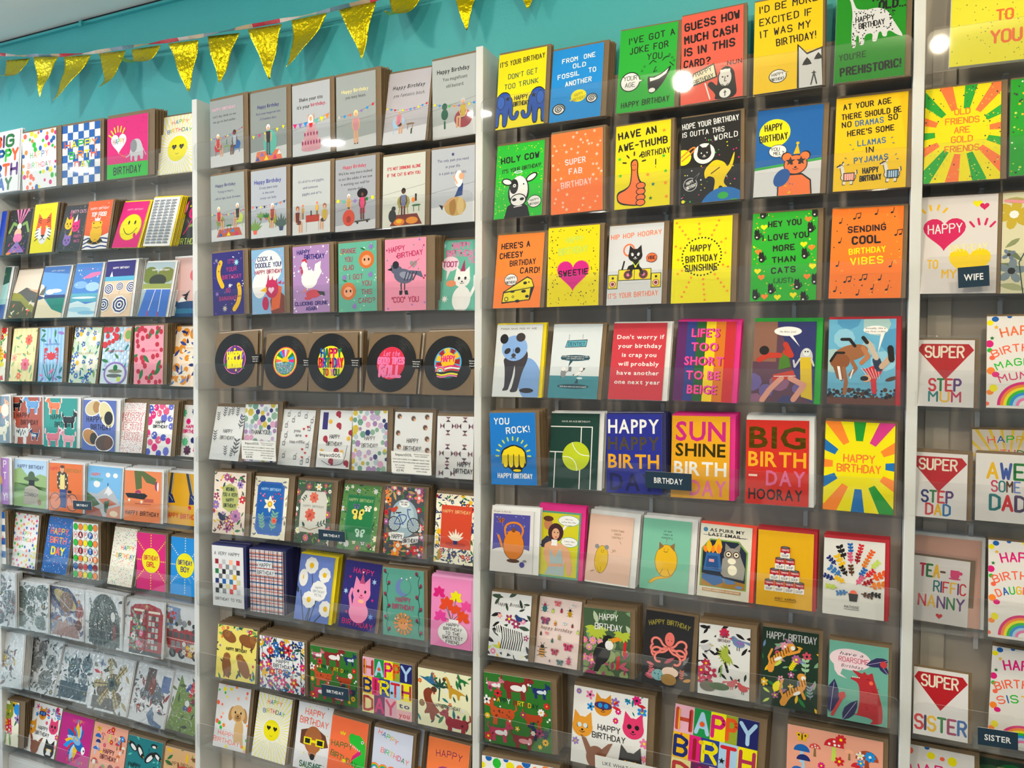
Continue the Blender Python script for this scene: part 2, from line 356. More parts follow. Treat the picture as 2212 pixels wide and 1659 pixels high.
    def fly(s, x, y, z, c, c2='k', rot=0):
        s.nz()
        for g in (-1, 1):
            s.c(x+g*z*.5, y+z*.3/s.asp, z*.5, c, z*.36, rot=g*30+rot, nz=0, n=10); s.c(x+g*z*.35, y-z*.3/s.asp, z*.36, c, z*.28, rot=-g*30, nz=0, n=10)
        s.nz(); s.c(x, y, z*.1, c2, z*.5, nz=0, n=8)
        for g in (-1, 1): s.c(x+g*z*.5, y+z*.3/s.asp, z*.16, c2, nz=0, n=8); s.l(c2, z*.05, x, y+z*.4/s.asp, x+g*z*.2, y+z*.8/s.asp, nz=0)
    def bug(s, x, y, z, c, c2='k', st=None):
        s.nz(); A = s.asp
        for g in (-1, 1):
            for v in (-.5, 0, .5): s.l('x', z*.1, x, y+v*z/A, x+g*z*.85, y+(v*1.5)*z/A, nz=0)
            s.l('x', z*.07, x, y+z*.9/A, x+g*z*.35, y+z*1.5/A, nz=0)
        s.c(x, y-.1*z/A, z*.58, c, z*.85); s.c(x, y+.8*z/A, z*.36, c2, z*.3)
        if st:
            for v in (-.5, -.1, .3): s.r(x-z*.5, y+(v-.07)*z/A, x+z*.5, y+(v+.09)*z/A, st)
        else: s.l(c2, z*.07, x, y-.9*z/A, x, y+.6*z/A)
    def sh(s, x, y, z, c, st='m', dots=None):
        A = s.asp; s.nz(); s.p(st, x-z*.16, y-z*.9/A, x+z*.16, y-z*.9/A, x+z*.1, y, x-z*.1, y, nz=0); s.c(x, y, z*.62, c, z*.55, nz=0, a0=0, a1=180, n=12)
        if dots:
            s.nz()
            for u, v in ((-.3, .15), (0, .35), (.3, .15), (.05, .12)): s.c(x+u*z, y+v*z/A, z*.09, dots, nz=0, n=6)
    def doll(s, x, y, H, hair, top, leg, skin='D', sit=0, dress=0):
        """toy doll printed at x,y (feet), H percent of the card height"""
        a = H*s.asp; s.nz(); w_ = a*.09          # a: height in width percent
        Y = lambda v: y+v*H
        if sit:
            for g in (-1, 1): s.l(skin, w_*.8, x+g*w_*.5, Y(.42), x+g*w_*.6+sit*a*.2, Y(.4), x+g*w_*.6+sit*a*.22, Y(.06), nz=0)
            s.l(leg, w_*1.7, x, Y(.42), x+sit*a*.17, Y(.4), nz=0)
        else:
            for g in (-1, 1): s.l(leg if not dress else skin, w_*.8, x+g*w_*.5, Y(.5), x+g*w_*.55, Y(.04), nz=0)
        if dress: s.p(top, x-w_, Y(.8), x+w_, Y(.8), x+w_*1.3, Y(.22), x-w_*1.3, Y(.22), nz=0)
        for g in (-1, 1): s.l(skin, w_*.55, x+g*w_*1.05, Y(.76), x+g*w_*1.5, Y(.58), x+g*w_*1.0, Y(.46), nz=0)
        s.nz(); s.p(top, x-w_*1.1, Y(.8), x+w_*1.1, Y(.8), x+w_*.8, Y(.42), x-w_*.8, Y(.42), nz=0)
        s.nz(); s.c(x, Y(.94), w_*.95, hair, w_*1.15, nz=0); s.nz(); s.c(x, Y(.9), w_*.62, skin, w_*.75, nz=0)
        s.c(x-.4*w_, Y(.02), w_*.35, 'k', w_*.22, nz=0, n=6) if not sit else None; s.c(x+.6*w_, Y(.02), w_*.35, 'k', w_*.22, nz=0, n=6) if not sit else None
    def room(s, wall='#9ba1a3', floor='#d4d6d8', fy=17, line=1):
        s.bg(wall); s.p(floor, 0, 0, 100, 0, 100, fy+5, 0, fy)
        if line: s.l('#6c7174', .6, 0, fy+20, 100, fy+30)
    def strg(s, y0, y1, y2, cols, n, kind='c', r=1.8):
        s.nz(); Q = [(100*i/(n*2), (1-i/(n*2))**2*y0+2*(i/(n*2))*(1-i/(n*2))*y1+(i/(n*2))**2*y2) for i in range(n*2+1)]
        s.ln([s.X(*q) for q in Q], .5*s.U, '#4a4a50', False); s.nz()
        for i in range(n):
            x, y = Q[2*i+1]; c = cols[i % len(cols)]
            if kind == 'c': s.c(x, y-.6, r, c, nz=0, n=8)
            else: s.p(c, x-r, y, x+r, y, x, y-r*2/s.asp, nz=0)
    def chair(s, x, y, z, c): s.nz(); s.c(x, y+z*.9/s.asp, z*.55, c, z*.5, nz=0); s.l(c, z*.08, x-z*.4, y, x-z*.3, y+z*.6/s.asp, nz=0); s.l(c, z*.08, x+z*.4, y, x+z*.3, y+z*.6/s.asp, nz=0); s.r(x-z*.45, y+z*.45/s.asp, x+z*.45, y+z*.65/s.asp, c)
    def table(s, x, y, z, c): s.nz(); s.c(x, y+z*.8/s.asp, z*.7, c, z*.13, nz=0); s.l(c, z*.09, x-z*.4, y, x-z*.4, y+z*.8/s.asp, nz=0); s.l(c, z*.09, x+z*.4, y, x+z*.4, y+z*.8/s.asp, nz=0)
    def plant(s, x, y, z, c='G', pot='C'):
        for i in range(7): s.lf(x, y+z*.3/s.asp, z*(1.0+.2*(i % 2)), 30+20*i, c, .22)
        s.nz(); s.p(pot, x-z*.25, y+z*.35/s.asp, x+z*.25, y+z*.35/s.asp, x+z*.18, y, x-z*.18, y, nz=0)
    def note(s, x, y, z, c='k', two=0):
        s.nz(); A = s.asp; s.c(x, y, z*.3, c, z*.22, rot=20, nz=0, n=8); s.l(c, z*.13, x+z*.25, y, x+z*.4, y+z*1.1/A, nz=0)
        if two: s.c(x+z*.9, y+z*.15/A, z*.3, c, z*.22, rot=20, nz=0, n=8); s.l(c, z*.13, x+z*1.15, y+z*.15/A, x+z*1.3, y+z*1.25/A, nz=0); s.l(c, z*.18, x+z*.4, y+z*1.1/A, x+z*1.3, y+z*1.25/A, nz=0)
    def tree(s, x, y, z, c, ang=90, pot=None):
        s.sp(x, y, z, ang, c, 4, .5)
    # ---- out
    def build(s, name, mats, thick=.0011, extra=None):
        V = boxv(0, 0, 0, s.w, thick, s.h); F = list(BF); mi = [2]*6; cols = [(.85, .85, .85)]*6
        for pts, c, z, foil in s.P:
            n = len(V); y = -.0001-.00003*z; V += [(p_[0], y, p_[1]) for p_ in pts]; F.append(tuple(range(n, n+len(pts))))
            mi.append(foil); cols.append(c)
        return mesh_obj(name, V, F, mats, mi, None, cols)
# ------------------------------------------------------------------ the cards: id, envelope, copies behind, label, printing
CARDS = []
def D(i, env, n, lab, art): CARDS.append((i, env, n, lab, art))
MC = ['C', 'B', 'g', 'Y', 'C', 'P', 'G']; MD = ['r', 'G', 'Y', 'n', 'P', 'T']
HB = 'HAPPY|BIRTHDAY'
def confetti(a, r=4.5, n=26, ex=None, cols=('o', 'y', 'g', 'B', 'P', 'C'), seed=4): a.sc('c', n, cols, r, (0, 0, 100, 100), ex, seed)
def sunny(a, cy=45, tx=90, r=24):
    a.bg('w'); a.rays(50, cy, r+3, 90, 44, ['#f8ee60'], .28); a.t('HAPPY', 50, tx-6, 6, MC, 42, arc=14, wt=.17); a.t('BIRTHDAY', 50, tx-20, 6, MC[1:], 62, arc=16, wt=.17)
    a.c(50, cy, r, 'y', r*.97); a.hh(41, cy+3, 6, 'k'); a.hh(60, cy+3, 6, 'k'); a.l('K', 1, 46, cy-8, 50, cy-9.5, 54, cy-8)
# ---- bay 1 (left edge of the wall)
D('1.1a', 'w4,2', 1, 'large white card reading BIG HAPPY BIRTHDAY in fat coloured letters, beside polka dots', lambda a: (a.bg('w'), a.t('BIG', 62, 76, 17, ['C', 'V', 'G'], 46, wt=.3), a.t('HAPPY', 58, 52, 17, ['n', 'r', 'B', 'g', 'O'], 76, wt=.3), a.t('BIRTH', 58, 28, 17, ['g', 'r', 'B', 'O', 'V'], 76, wt=.3), a.t('DAY', 60, 5, 17, ['P', 'B', 'G'], 46, wt=.3), a.rays(99, 50, 1, 1.5, 8, 'k')))
D('1.1b', 'k14,3', 3, 'white square birthday card covered in neon confetti dots', lambda a: (a.bg('w'), confetti(a, 4.4, 46, [(12, 35, 92, 68)]), a.t('HAPPY', 50, 54, 11, ['g', 'C', 'y', 'B', 'C'], 52, wt=.13, j=.4), a.t('BIRTHDAY', 50, 37, 9, MC, 68, wt=.14, j=.4)))
D('1.1c', 'k8,4', 2, 'blue and white chequered birthday card with neon letters, top shelf', lambda a: (a.bg('w'), [a.r(i*14.3, j*12.5, i*14.3+14.3, j*12.5+12.5, 'B') for i in range(7) for j in range(8) if (i+j) % 2], a.t('HAPPY', 50, 61, 11, ['C', 'y', 'g', 'y', 'o'], 84, wt=.2), a.t('BIRTH', 55, 43, 11, ['g', 'w', 'o', 'y', 'C'], 70, wt=.2), a.t('DAY', 55, 26, 11, ['C', 'y', 'g'], 42, wt=.2)))
D('1.1d', 'k15,6', 6, 'hot pink card with a grey elephant holding a white heart balloon', lambda a: (a.bg('P'), a.sc('c', 40, ['M'], 1, seed=2), a.r(0, 0, 100, 24, 'g'), a.t('BIRTHDAY', 50, 6, 13, 'k', 66, wt=.17, j=.3), a.arms(28, 60, 27, ['y'], 6, 2.6, 55, 150, .66), a.hh(29, 59, 19, 'w'), a.t('HAPPY', 29, 57, 8, MC, 28, wt=.14), a.l('C', 1.5, 30, 43, 34, 38, 48, 33, 56, 36, 60, 48),
    a.p('e', 58, 26, 58, 50, 64, 61, 80, 61, 88, 48, 90, 27, 82, 27, 81, 34, 76, 34, 75, 25, 68, 25, 67, 34, 63, 34, 62, 26), a.l('e', 2.2, 60, 46, 56, 36, 48, 33), a.c(66, 50, 8, 'E', 11), a.l('e', 1.4, 88, 45, 96, 33)))
D('1.1e', 'k4,3', 5, 'white card with a yellow sun wearing heart glasses, beside the first upright', lambda a: sunny(a, 43, 92, 26))
D('1.2a', 'k5,2', 2, 'royal blue card with small pink lettering at the left edge of the wall', lambda a: (a.bg('#2048c0'), a.t('HAPPY', 60, 80, 5, 'P', 40), a.sc('s', 10, ['p', 'y'], 2, (0, 30, 90, 75))))
D('1.2b', 'k6,2', 2, 'black card with pink light beams and a pink fortune teller scene', lambda a: (a.bg('k'), [a.p('p', 50, 62, 25+i*17, 100, 34+i*17, 100) for i in range(4)], a.sc('s', 24, ['w'], 1.3), a.l('j', 9, 8, 50, 22, 70, 35, 66), a.l('j', 9, 94, 50, 80, 70, 66, 66), a.c(50, 62, 10, 'm'), a.c(48, 46, 16, 'c'), a.c(50, 36, 20, 'p', 14), a.p('v', 10, 4, 50, 30, 90, 4), a.sc('l', 14, ['P', 'o', 'V'], 8, (5, 2, 95, 22)), a.sc('s', 14, ['Y'], 1.8, (15, 10, 85, 40))))
D('1.2c', 'k5,2', 4, 'bright yellow card with an orange tiger face', lambda a: (a.bg('y'), a.t('HAPPY BIRTHDAY', 50, 86, 4, 'Y', 55, arc=18), a.face(50, 48, 34, 'O', 'c', 'w', 'y'), a.c(30, 40, 16, 'w'), a.c(70, 40, 16, 'w'), a.c(50, 29, 17, 'w'), a.c(50, 48, 11, 'O', 22), [a.l('k', 2, 50+g*12, 60+v*5, 50+g*(26-v), 64+v*3) for g in (-1, 1) for v in range(3)], [a.l('k', 2.4, 50+g*22, 48-v*6, 50+g*34, 46-v*7) for g in (-1, 1) for v in range(4)], [a.c(50+g*13, 52, 4.5, 'l', 3) for g in (-1, 1)], a.p('k', 40, 36, 60, 36, 50, 30), a.l('k', 1.5, 40, 26, 50, 30, 60, 26)))
D('1.2d', 'k3,2', 2, 'black card with party cats in pointed hats', lambda a: (a.bg('x'), a.sc('d', 40, ['w', 'p'], 1.2), a.t('PARTY CATS', 62, 82, 7, 'i', 66, wt=.12), a.face(30, 58, 17, 'Y', 'c'), a.face(62, 52, 17, 'P', 'c'), a.p('P', 30, 70, 40, 70, 32, 88), a.p('w', 52, 62, 66, 64, 62, 80), a.face(36, 22, 17, 'v', 'c'), a.p('Y', 38, 32, 52, 34, 50, 52), a.t('IN|PARTY|HATS', 80, 38, 6, 'p', 30, wt=.12, dy=1.7)))
D('1.2e', 'k7,2', 8, 'orange card reading TOP FROG with a crowned yellow frog', lambda a: (a.bg('#f0602c'), a.sc('d', 26, ['w'], 1, (4, 40, 96, 95)), a.p('w', 0, 0, 100, 0, 100, 32, 60, 24, 0, 30), [a.l('n', 4, 0, 3+8*k, 20, 8+8*k, 45, 2+8*k, 70, 7+8*k, 100, 4+8*k) for k in range(3)], a.t('HAPPY BIRTHDAY', 50, 82, 4.5, 'w', 76, wt=.14), a.t('TOP FROG!', 50, 68, 8, 'w', 60, wt=.2), a.c(48, 16, 32, 'k', 9), a.c(48, 33, 24, 'Y', 26), a.c(48, 48, 21, 'Y', 13), a.c(33, 53, 7, 'Y'), a.c(63, 53, 7, 'Y'), a.c(34, 54, 2.5, 'k'), a.c(62, 54, 2.5, 'k'), a.l('k', 1.2, 34, 46, 48, 43, 62, 46), a.p('w', 38, 58, 36, 66, 44, 62, 48, 68, 52, 62, 60, 66, 58, 58), a.l('#c09010', 2, 22, 14, 38, 10, 44, 20, 54, 20, 60, 10, 76, 14)))
D('1.2f', 'y7,3', 4, 'hot pink card with a big yellow smiling face sticking its tongue out', lambda a: (a.bg('P'), a.t('HAPPY BIRTHDAY', 52, 81, 3.6, 'i', 60), a.c(52, 44, 41, '#d0b010', 39), a.c(52, 44, 39, 'y', 37.5), a.c(42, 54, 3.5, 'k', 6), a.c(66, 54, 3.5, 'k', 6), a.l('k', 2, 26, 42, 36, 32, 52, 27, 68, 32, 78, 42), a.c(76, 26, 5, 'P', 8, rot=30)))
D('1.2g', 'y5,3', 4, 'white card printed with rows of tiny text, next to a pink smiley card', lambda a: (a.bg('w'), [a.r(6+c*22, 92-r*6.2, 24+c*22, 95-r*6.2, 'E') for r in range(15) for c in range(4)], [a.r(6+c*22, 90-r*6.2, 20+c*22, 91.3-r*6.2, '#a8b8d0') for r in range(14) for c in range(4)]))
D('1.2h', 'k4,2', 1, 'black card with a magenta rose and pale birthday lettering beside the first upright', lambda a: (a.bg('x'), a.s_(35, 82, 5, 'y', 4), a.sc('l', 14, ['P', 'p', 'M'], 15, (5, 55, 95, 95), seed=8), a.c(50, 68, 18, 'P'), a.c(50, 68, 10, 'M'), a.l('P', 4, 50, 55, 35, 34, 25, 25), a.t('BIRTHDAY', 50, 4, 13, 'l', 96, wt=.14, j=.5), a.lf(40, 40, 30, 20, 'j')))
D('1.3a', 'm5,2' if 0 else 'w6,2', 2, 'dark green seascape card at the left edge of the wall', lambda a: (a.bg('#2c5a50'), a.p('#a0d0d0', 0, 0, 100, 20, 100, 70, 60, 60, 30, 40, 0, 45), a.p('#3050a0', 0, 0, 100, 0, 100, 28, 0, 22), a.t('HAPPY BIRTHDAY', 60, 84, 3, 'l', 50)))
D('1.3b', 'k4,3', 2, 'countryside card with rolling olive and brown hills under a pale sky', lambda a: (a.bg('#ecdcc8'), a.p('#5c5c58', 15, 50, 50, 62, 70, 58, 100, 50, 100, 30, 0, 40), a.p('c', 60, 58, 100, 56, 100, 50), a.p('#98963c', 0, 52, 30, 50, 60, 38, 100, 22, 100, 0, 0, 0), a.p('#54502c', 0, 36, 40, 34, 70, 20, 100, 10, 100, 0, 0, 0), a.sc('l', 16, ['m', 'd', 'C', 'z'], 7, (5, 3, 90, 26))))
D('1.3c', 'w6,2', 4, 'beach card with a green bay, sand and a pale cliff', lambda a: (a.bg('#6aa6e4'), a.p('#4878c0', 0, 100, 100, 100, 100, 84, 0, 90), a.c(60, 52, 24, 'w', 5), a.c(40, 50, 16, 'w', 7), a.r(0, 36, 100, 44, '#28407c'), a.p('m', 0, 44, 0, 66, 12, 64, 22, 44, 22, 40), a.p('#1c8878', 26, 37, 100, 38, 100, 8, 60, 16), a.p('#eadcb8', 0, 0, 100, 0, 100, 8, 60, 16, 34, 30, 22, 38, 0, 34), a.p('#6a6a60', 8, 54, 22, 62, 20, 44, 0, 44), a.t('HAPPY BIRTHDAY', 55, 90, 2.6, 'a', 50)))
D('1.3d', 'w6,2', 5, 'blue card of breaking waves with a pink cloud', lambda a: (a.bg('#4c88d4'), a.p('p', 30, 72, 62, 82, 98, 84, 96, 78, 60, 72), a.c(30, 60, 26, '#88b8ec', 10), a.c(76, 56, 26, '#a8d0f0', 12), a.r(0, 28, 100, 44, '#5cb0c8'), a.p('#d8eef4', 0, 0, 100, 0, 100, 28, 60, 24, 30, 30, 0, 26), a.c(50, 36, 46, '#e8f4f8', 3), a.c(40, 14, 44, '#a8d8ec', 7), a.c(70, 8, 34, '#8cc4e4', 5), a.t('HAPPY BIRTHDAY', 55, 88, 2.6, 'v', 50), a.sc('c', 14, ['w'], 1.4, (10, 60, 90, 92))))
def umb(a, x, y, r):
    for k, c in enumerate(('w', 'n', 'w', 'n', 'w', 'n')): a.c(x, y, r*(1-k*.17), c, r*.82*(1-k*.17), n=9)
D('1.3e', 'w8,3', 6, 'beach card with striped navy and white parasols on sand', lambda a: (a.bg('#eacdae'), a.r(0, 70, 100, 100, 'N'), a.r(0, 64, 100, 72, '#58b4d8'), a.p('w', 16, 72, 27, 72, 22, 82), a.t('HAPPY BIRTHDAY', 52, 86, 3.2, 'w', 56, wt=.2), [a.l('K', 1, x, y-14, x, y) for x, y in ((18, 50), (55, 54), (94, 52), (10, 24), (62, 20))], umb(a, 18, 50, 18), umb(a, 55, 54, 14), umb(a, 94, 52, 18), umb(a, 6, 22, 22), umb(a, 62, 21, 28)))
D('1.3f', 'w6,3', 4, 'outdoor swimming pool card with white lane ropes below green trees', lambda a: (a.bg('#a4b8c0'), a.c(20, 76, 26, '#6c7c30', 22), a.c(76, 76, 30, '#747c34', 20), a.c(50, 66, 30, '#30382c', 16), a.p('#94a050', 0, 50, 100, 50, 100, 60, 0, 60), a.p('#4070c8', 0, 0, 100, 0, 100, 50, 16, 50), a.l('w', 1.6, 6, 50, 16, 50, 100, 50), a.l('w', 1.8, 32, 0, 48, 50), a.l('w', 1.8, 70, 0, 70, 50), a.l('r', 3, 32, 0, 35, 10), a.l('r', 3, 70, 0, 70, 8), a.t('HAPPY BIRTHDAY', 55, 84, 3, 'w', 60, wt=.2)))
D('1.3g', 'w4,0', 2, 'tall dusty pink card with a whale tail and a red sun', lambda a: (a.bg('#dcb4b0'), a.r(0, 97, 100, 100, 'w'), a.r(0, 0, 100, 26, '#284878'), a.r(0, 6, 100, 14, '#3878a0'), a.c(74, 68, 16, '#d8646c'), a.p('k', 38, 26, 46, 34, 32, 36, 48, 38, 62, 44, 54, 34, 52, 26), a.p('w', 20, 24, 34, 34, 52, 26)))
FB = [(6, 40, 94, 60)]
def cursive(a, y, c, H=4.5, W=62): a.t('happy birthday', 52, y, H, c, W, f='bi')
D('1.4a', 'k14,2', 3, 'card with red cherries and lemons at the left edge of the wall', lambda a: (a.bg('m'), a.fl(12, 'rrY', 'Gg', 9, seed=3), a.sc('c', 20, 'ry', 6)))
D('1.4b', 'k10,2', 4, 'pale yellow floral card with coral roses and soft green leaves', lambda a: (a.bg('#f8ecb0'), [a.p('#f8e49c', x, 0, x+8, 0, x+8, 100, x, 100) for x in (10, 30, 50, 70, 90)], a.sc('l', 26, ['j', '#b0c880', '#7cae8c'], 10, seed=2), a.f(68, 78, 15, 'C', 'r', 8), a.f(14, 44, 12, 'c', 'C'), a.f(62, 32, 18, '#f0708c', 'r', 8), a.f(40, 10, 10, 'C'), cursive(a, 50, 'z')))
D('1.4c', 'k14,2', 6, 'blue striped card with a red crab and seaweed', lambda a: (a.bg('s'), [a.r(x, 0, x+7, 100, '#8cc0ee') for x in range(0, 100, 14)], a.sc('l', 18, ['G', 'T', 'v'], 12, (0, 78, 100, 100)), [a.l('T', 3, 50, 2, 30+i*9, 14, 20+i*14, 32) for i in range(5)], a.c(50, 48, 17, 'r', 11), [a.l('r', 2.6, 50+g*14, 48+v*3, 50+g*28, 50+v*7, 50+g*26, 42+v*8) for g in (-1, 1) for v in (-1, 0, 1)], a.c(28, 60, 7, 'r', 5), a.c(72, 60, 7, 'r', 5), a.c(44, 54, 2, 'w'), a.c(56, 54, 2, 'w'), cursive(a, 68, 'B'), a.sc('l', 12, ['v', 'p', 'T'], 10, (0, 0, 100, 16))))
D('1.4d', 'k6,2', 4, 'pale card of white daisies with small blue flowers', lambda a: (a.bg('#cfe0c8'), a.sc('l', 40, ['T', 'G', 'j', 'B'], 9, seed=6), [a.f(x, y, r, '#fbf3df', 'Y', 9) for x, y, r in ((25, 88, 24), (76, 80, 22), (24, 36, 24), (76, 38, 22), (46, 60, 12))], a.sc('f', 18, ['B', '#4a78c8'], 8, seed=9), cursive(a, 52, 'z')))
D('1.4e', 'k4,2', 3, 'light blue chequered card with cherries and a plate of fish', lambda a: (a.bg('#d4e6f2'), [a.r(i*10, 30+j*7, i*10+10, 37+j*7, '#b4d2ec') for i in range(10) for j in range(10) if (i+j) % 2], a.sc('l', 14, ['G', 'T'], 10, (0, 20, 100, 100)), a.sc('c', 10, ['r'], 8, (5, 68, 50, 98)), a.c(92, 86, 18, 'c'), a.c(92, 86, 12, 'j'), a.c(55, 18, 42, 'v', 30), a.c(55, 18, 36, 'a', 25), a.c(55, 22, 26, '#8c8a70', 5), a.c(52, 14, 28, '#6c7070', 5), a.c(55, 28, 8, 'G'), a.c(70, 8, 7, 'l'), cursive(a, 56, 'r')))
D('1.4f', 'k12,3', 7, 'pink card with dark cherries on green leafy stems', lambda a: (a.bg('#f49cae'), a.sc('c', 50, ['w'], .8), [a.lf(x, y, 30, an, 'G', .4) for x, y, an in ((20, 98, 200), (60, 96, 250), (90, 98, 230), (12, 52, 220), (30, 50, -40), (92, 42, 240), (30, 26, 250), (70, 16, 40), (50, 4, 60))], a.sc('c', 30, ['#c01838'], 6.5, seed=6, jr=.12), a.sc('d', 22, ['k'], 1, seed=11), cursive(a, 56, 'P')))
D('1.4g', 'k4,2', 2, 'cream card with oranges and blue leaves beside the first upright', lambda a: (a.bg('#fbe6d0'), a.sc('c', 16, ['#e8952c'], 11, seed=4), a.sc('l', 30, ['#34489c', '#6a8cd0', 'n'], 11, seed=5), a.sc('f', 8, ['w'], 7, seed=6), cursive(a, 62, 'z')))
def stick(a, *b): [a.beast(*x[:3], 'w', *x[4:]) for x in b if 0]
D('1.5a', 'w6,3', 3, 'grey blue card with pale cats at the left edge of the wall', lambda a: (a.bg('#8498ac'), a.beast(70, 72, 40, 'c'), a.beast(70, 26, 44, 'm'), a.c(88, 70, 14, 'm')))
def pets(bg, *q): return lambda a: (a.bg(bg), [(a.beast(x, y, z*.92, 'w', fl), a.beast(x, y, z*.82, c, fl, c2, sp)) for x, y, z, c, fl, c2, sp in q], a.t('HAPPY', 40, 56, 11, 'k', 40, wt=.14, j=.3), a.t('BIRTHDAY', 60, 41, 11, 'k', 54, wt=.14, j=.3))
D('1.5b', 'w4,3', 5, 'rust red card with a dalmatian and three other dogs', pets('#b4523c', (18, 82, 30, 'k', 1, None, None), (70, 84, 44, '#6aa4dc', -1, None, None), (32, 24, 52, 'w', -1, None, 'k'), (78, 20, 26, 'n', -1, 'a', None)))
D('1.5c', 'w9,3', 7, 'teal card with four cats in orange, black and pink', pets('#2c9c94', (30, 84, 40, '#f08050', -1, None, None), (76, 56, 40, 'k', 1, None, None), (28, 20, 44, '#e87890', 1, None, None), (76, 18, 38, '#f4a8b8', -1, None, None)))
D('1.5d', 'w11,3', 6, 'periwinkle blue card with four guinea pigs', lambda a: (a.bg('#5c70bc'), [(a.c(x, y, r*1.08, 'w', r*.7, rot=ro), a.c(x, y, r, c, r*.6, rot=ro), a.c(x+r*.4*cos(radians(ro)), y+r*.3*sin(radians(ro)), r*.45, c2, r*.5)) for x, y, r, ro, c, c2 in ((32, 84, 24, 15, '#dcc898', '#b88850'), (72, 72, 28, -55, '#e8dca8', 'k'), (26, 26, 24, -20, '#c88c50', '#403430'), (68, 16, 26, 5, '#604840', '#704c40'))], a.t('HAPPY', 36, 56, 12, 'k', 46, wt=.14, j=.3), a.t('BIRTHDAY', 56, 41, 11, 'k', 60, wt=.14, j=.3)))
D('1.5e', 'k14,7', 4, 'narrow white card covered in tiny red squiggles with bold white lettering', lambda a: (a.bg('w'), a.sc('d', 420, ['#d84850'], 2.1, (0, 0, 100, 100), seed=2), a.t('HAPPY|BIRTH|DAY!', 50, 66, 12, '#d84850', 78, wt=.42, dy=1.6), a.t('HAPPY|BIRTH|DAY!', 50, 66, 12, 'w', 76, wt=.25, dy=1.6)))
D('1.5f', 'k15,8', 4, 'narrow white card with smiling pink and blue balloons', lambda a: (a.bg('w'), a.sc('c', 26, ['P', '#4a58c0', '#e85888', '#6a70d0'], 12, (0, 0, 100, 100), [(8, 46, 90, 72)], 7, .15), a.sc('c', 36, ['w'], 2.4, (4, 4, 96, 96), [(8, 46, 90, 72)], 8), a.t('HAPPY|BIRTHDAY', 50, 62, 5.5, 'k', 58, wt=.26)))
D('1.5g', 'k10,8', 3, 'narrow white card with smiling flowers in green and pink', lambda a: (a.bg('w'), [a.f(x, y, r, c, c, 8) for x, y, r, c in ((18, 84, 13, '#5cc890'), (60, 88, 10, 'n'), (40, 68, 9, 'P'), (14, 60, 7, 'M'), (80, 74, 10, 'B'), (34, 28, 12, '#5cc890'), (64, 32, 9, 'n'), (46, 12, 14, '#5c2c50'), (14, 12, 8, '#5cc890'), (78, 14, 10, 'P'), (14, 34, 9, 'n'))], a.t('HAPPY|BIRTHDAY', 54, 55, 6, 'P', 60, wt=.24)))
D('1.6a', 'w8,2', 3, 'lilac card with big white letters at the left edge of the wall', lambda a: (a.bg('#b07cc4'), a.t('P', 88, 80, 14, 'w', 8), a.t('T', 88, 55, 14, 'w', 8), a.t('Y!', 88, 10, 14, 'w', 12), a.c(60, 50, 20, 'Y'), a.c(62, 34, 18, 'B')))
D('1.6b', 'w4,3', 8, 'green landscape card with a cowboy seen from behind', lambda a: (a.bg('#b8d4ee'), a.p('#98b878', 0, 78, 20, 84, 50, 60, 80, 72, 100, 68, 100, 0, 0, 0), a.p('#6c9058', 0, 30, 100, 44, 100, 36, 60, 50, 0, 50), a.c(54, 60, 24, '#4c6440', 5), a.c(54, 64, 11, '#4c6440', 12), a.r(46, 46, 64, 58, 'k'), a.p('#b8b0a4', 30, 6, 80, 6, 76, 40, 60, 46, 48, 46, 34, 40), a.c(80, 12, 6, '#a08060'), a.t('HAPPY BIRTHDAY', 50, 82, 8, 'n', 80, wt=.16, j=.3), a.t('COWBOY', 55, 24, 6, '#3a4048', 42, wt=.16)))
D('1.6c', 'w5,3', 6, 'orange card with a man in a chequered jacket holding a bicycle', lambda a: (a.bg('#ea7434'), a.t('HAPPY', 18, 84, 8, 'r', 28, wt=.15, j=.3), a.t('BIRTHDAY', 73, 82, 8, '#8c7c28', 44, wt=.15, j=.3), a.p('#34488c', 34, 8, 52, 8, 54, 48, 32, 48), [(a.c(x, 20, 17, '#344050', 17), a.c(x, 20, 15.4, '#f08c60', 15.4)) for x in (20, 70)], a.l('#344050', 1.4, 20, 20, 40, 36, 62, 36, 70, 20), a.p('#3c3c2c', 26, 46, 24, 80, 34, 84, 44, 84, 56, 78, 58, 44, 50, 46, 48, 70, 34, 70, 32, 46), [a.r(25+i*5, 50+j*8, 27.5+i*5, 54+j*8, 'm') for i in range(7) for j in range(4) if (i+j) % 2], a.r(34, 46, 48, 76, '#f0e090'), a.c(40, 88, 6, 'D', 8), a.c(40, 93, 6, 'd', 3), a.c(62, 42, 6, 'k', 3)))
D('1.6d', 'w4,3', 4, 'mountain landscape card with a hiker on a rocky peak', lambda a: (a.bg('#7cbcec'), a.c(60, 84, 7, 'w', 5), a.c(82, 84, 7, 'w', 5), a.c(28, 64, 10, 'w', 7), a.p('#b8bcc4', 0, 46, 30, 44, 62, 62, 78, 52, 96, 32, 100, 26, 100, 0, 0, 0), a.p('#e8e8ec', 62, 62, 50, 44, 58, 48, 64, 42, 76, 50), a.p('#4c6c48', 0, 46, 24, 36, 40, 24, 0, 10), a.p('#c46848', 34, 34, 60, 38, 90, 28, 60, 20), a.p('#3c5c40', 52, 30, 68, 34, 62, 6, 54, 10), a.p('#b05840', 0, 22, 40, 14, 50, 0, 0, 0), a.p('#d08060', 62, 16, 100, 26, 100, 0, 60, 0), a.c(82, 8, 12, '#e8d0b0', 6), a.r(60, 62, 62, 68, 'k'), a.t('HAPPY', 24, 80, 6, 'C', 26, wt=.18), a.t('BIRTHDAY', 26, 70, 6, 't', 38, wt=.18)))
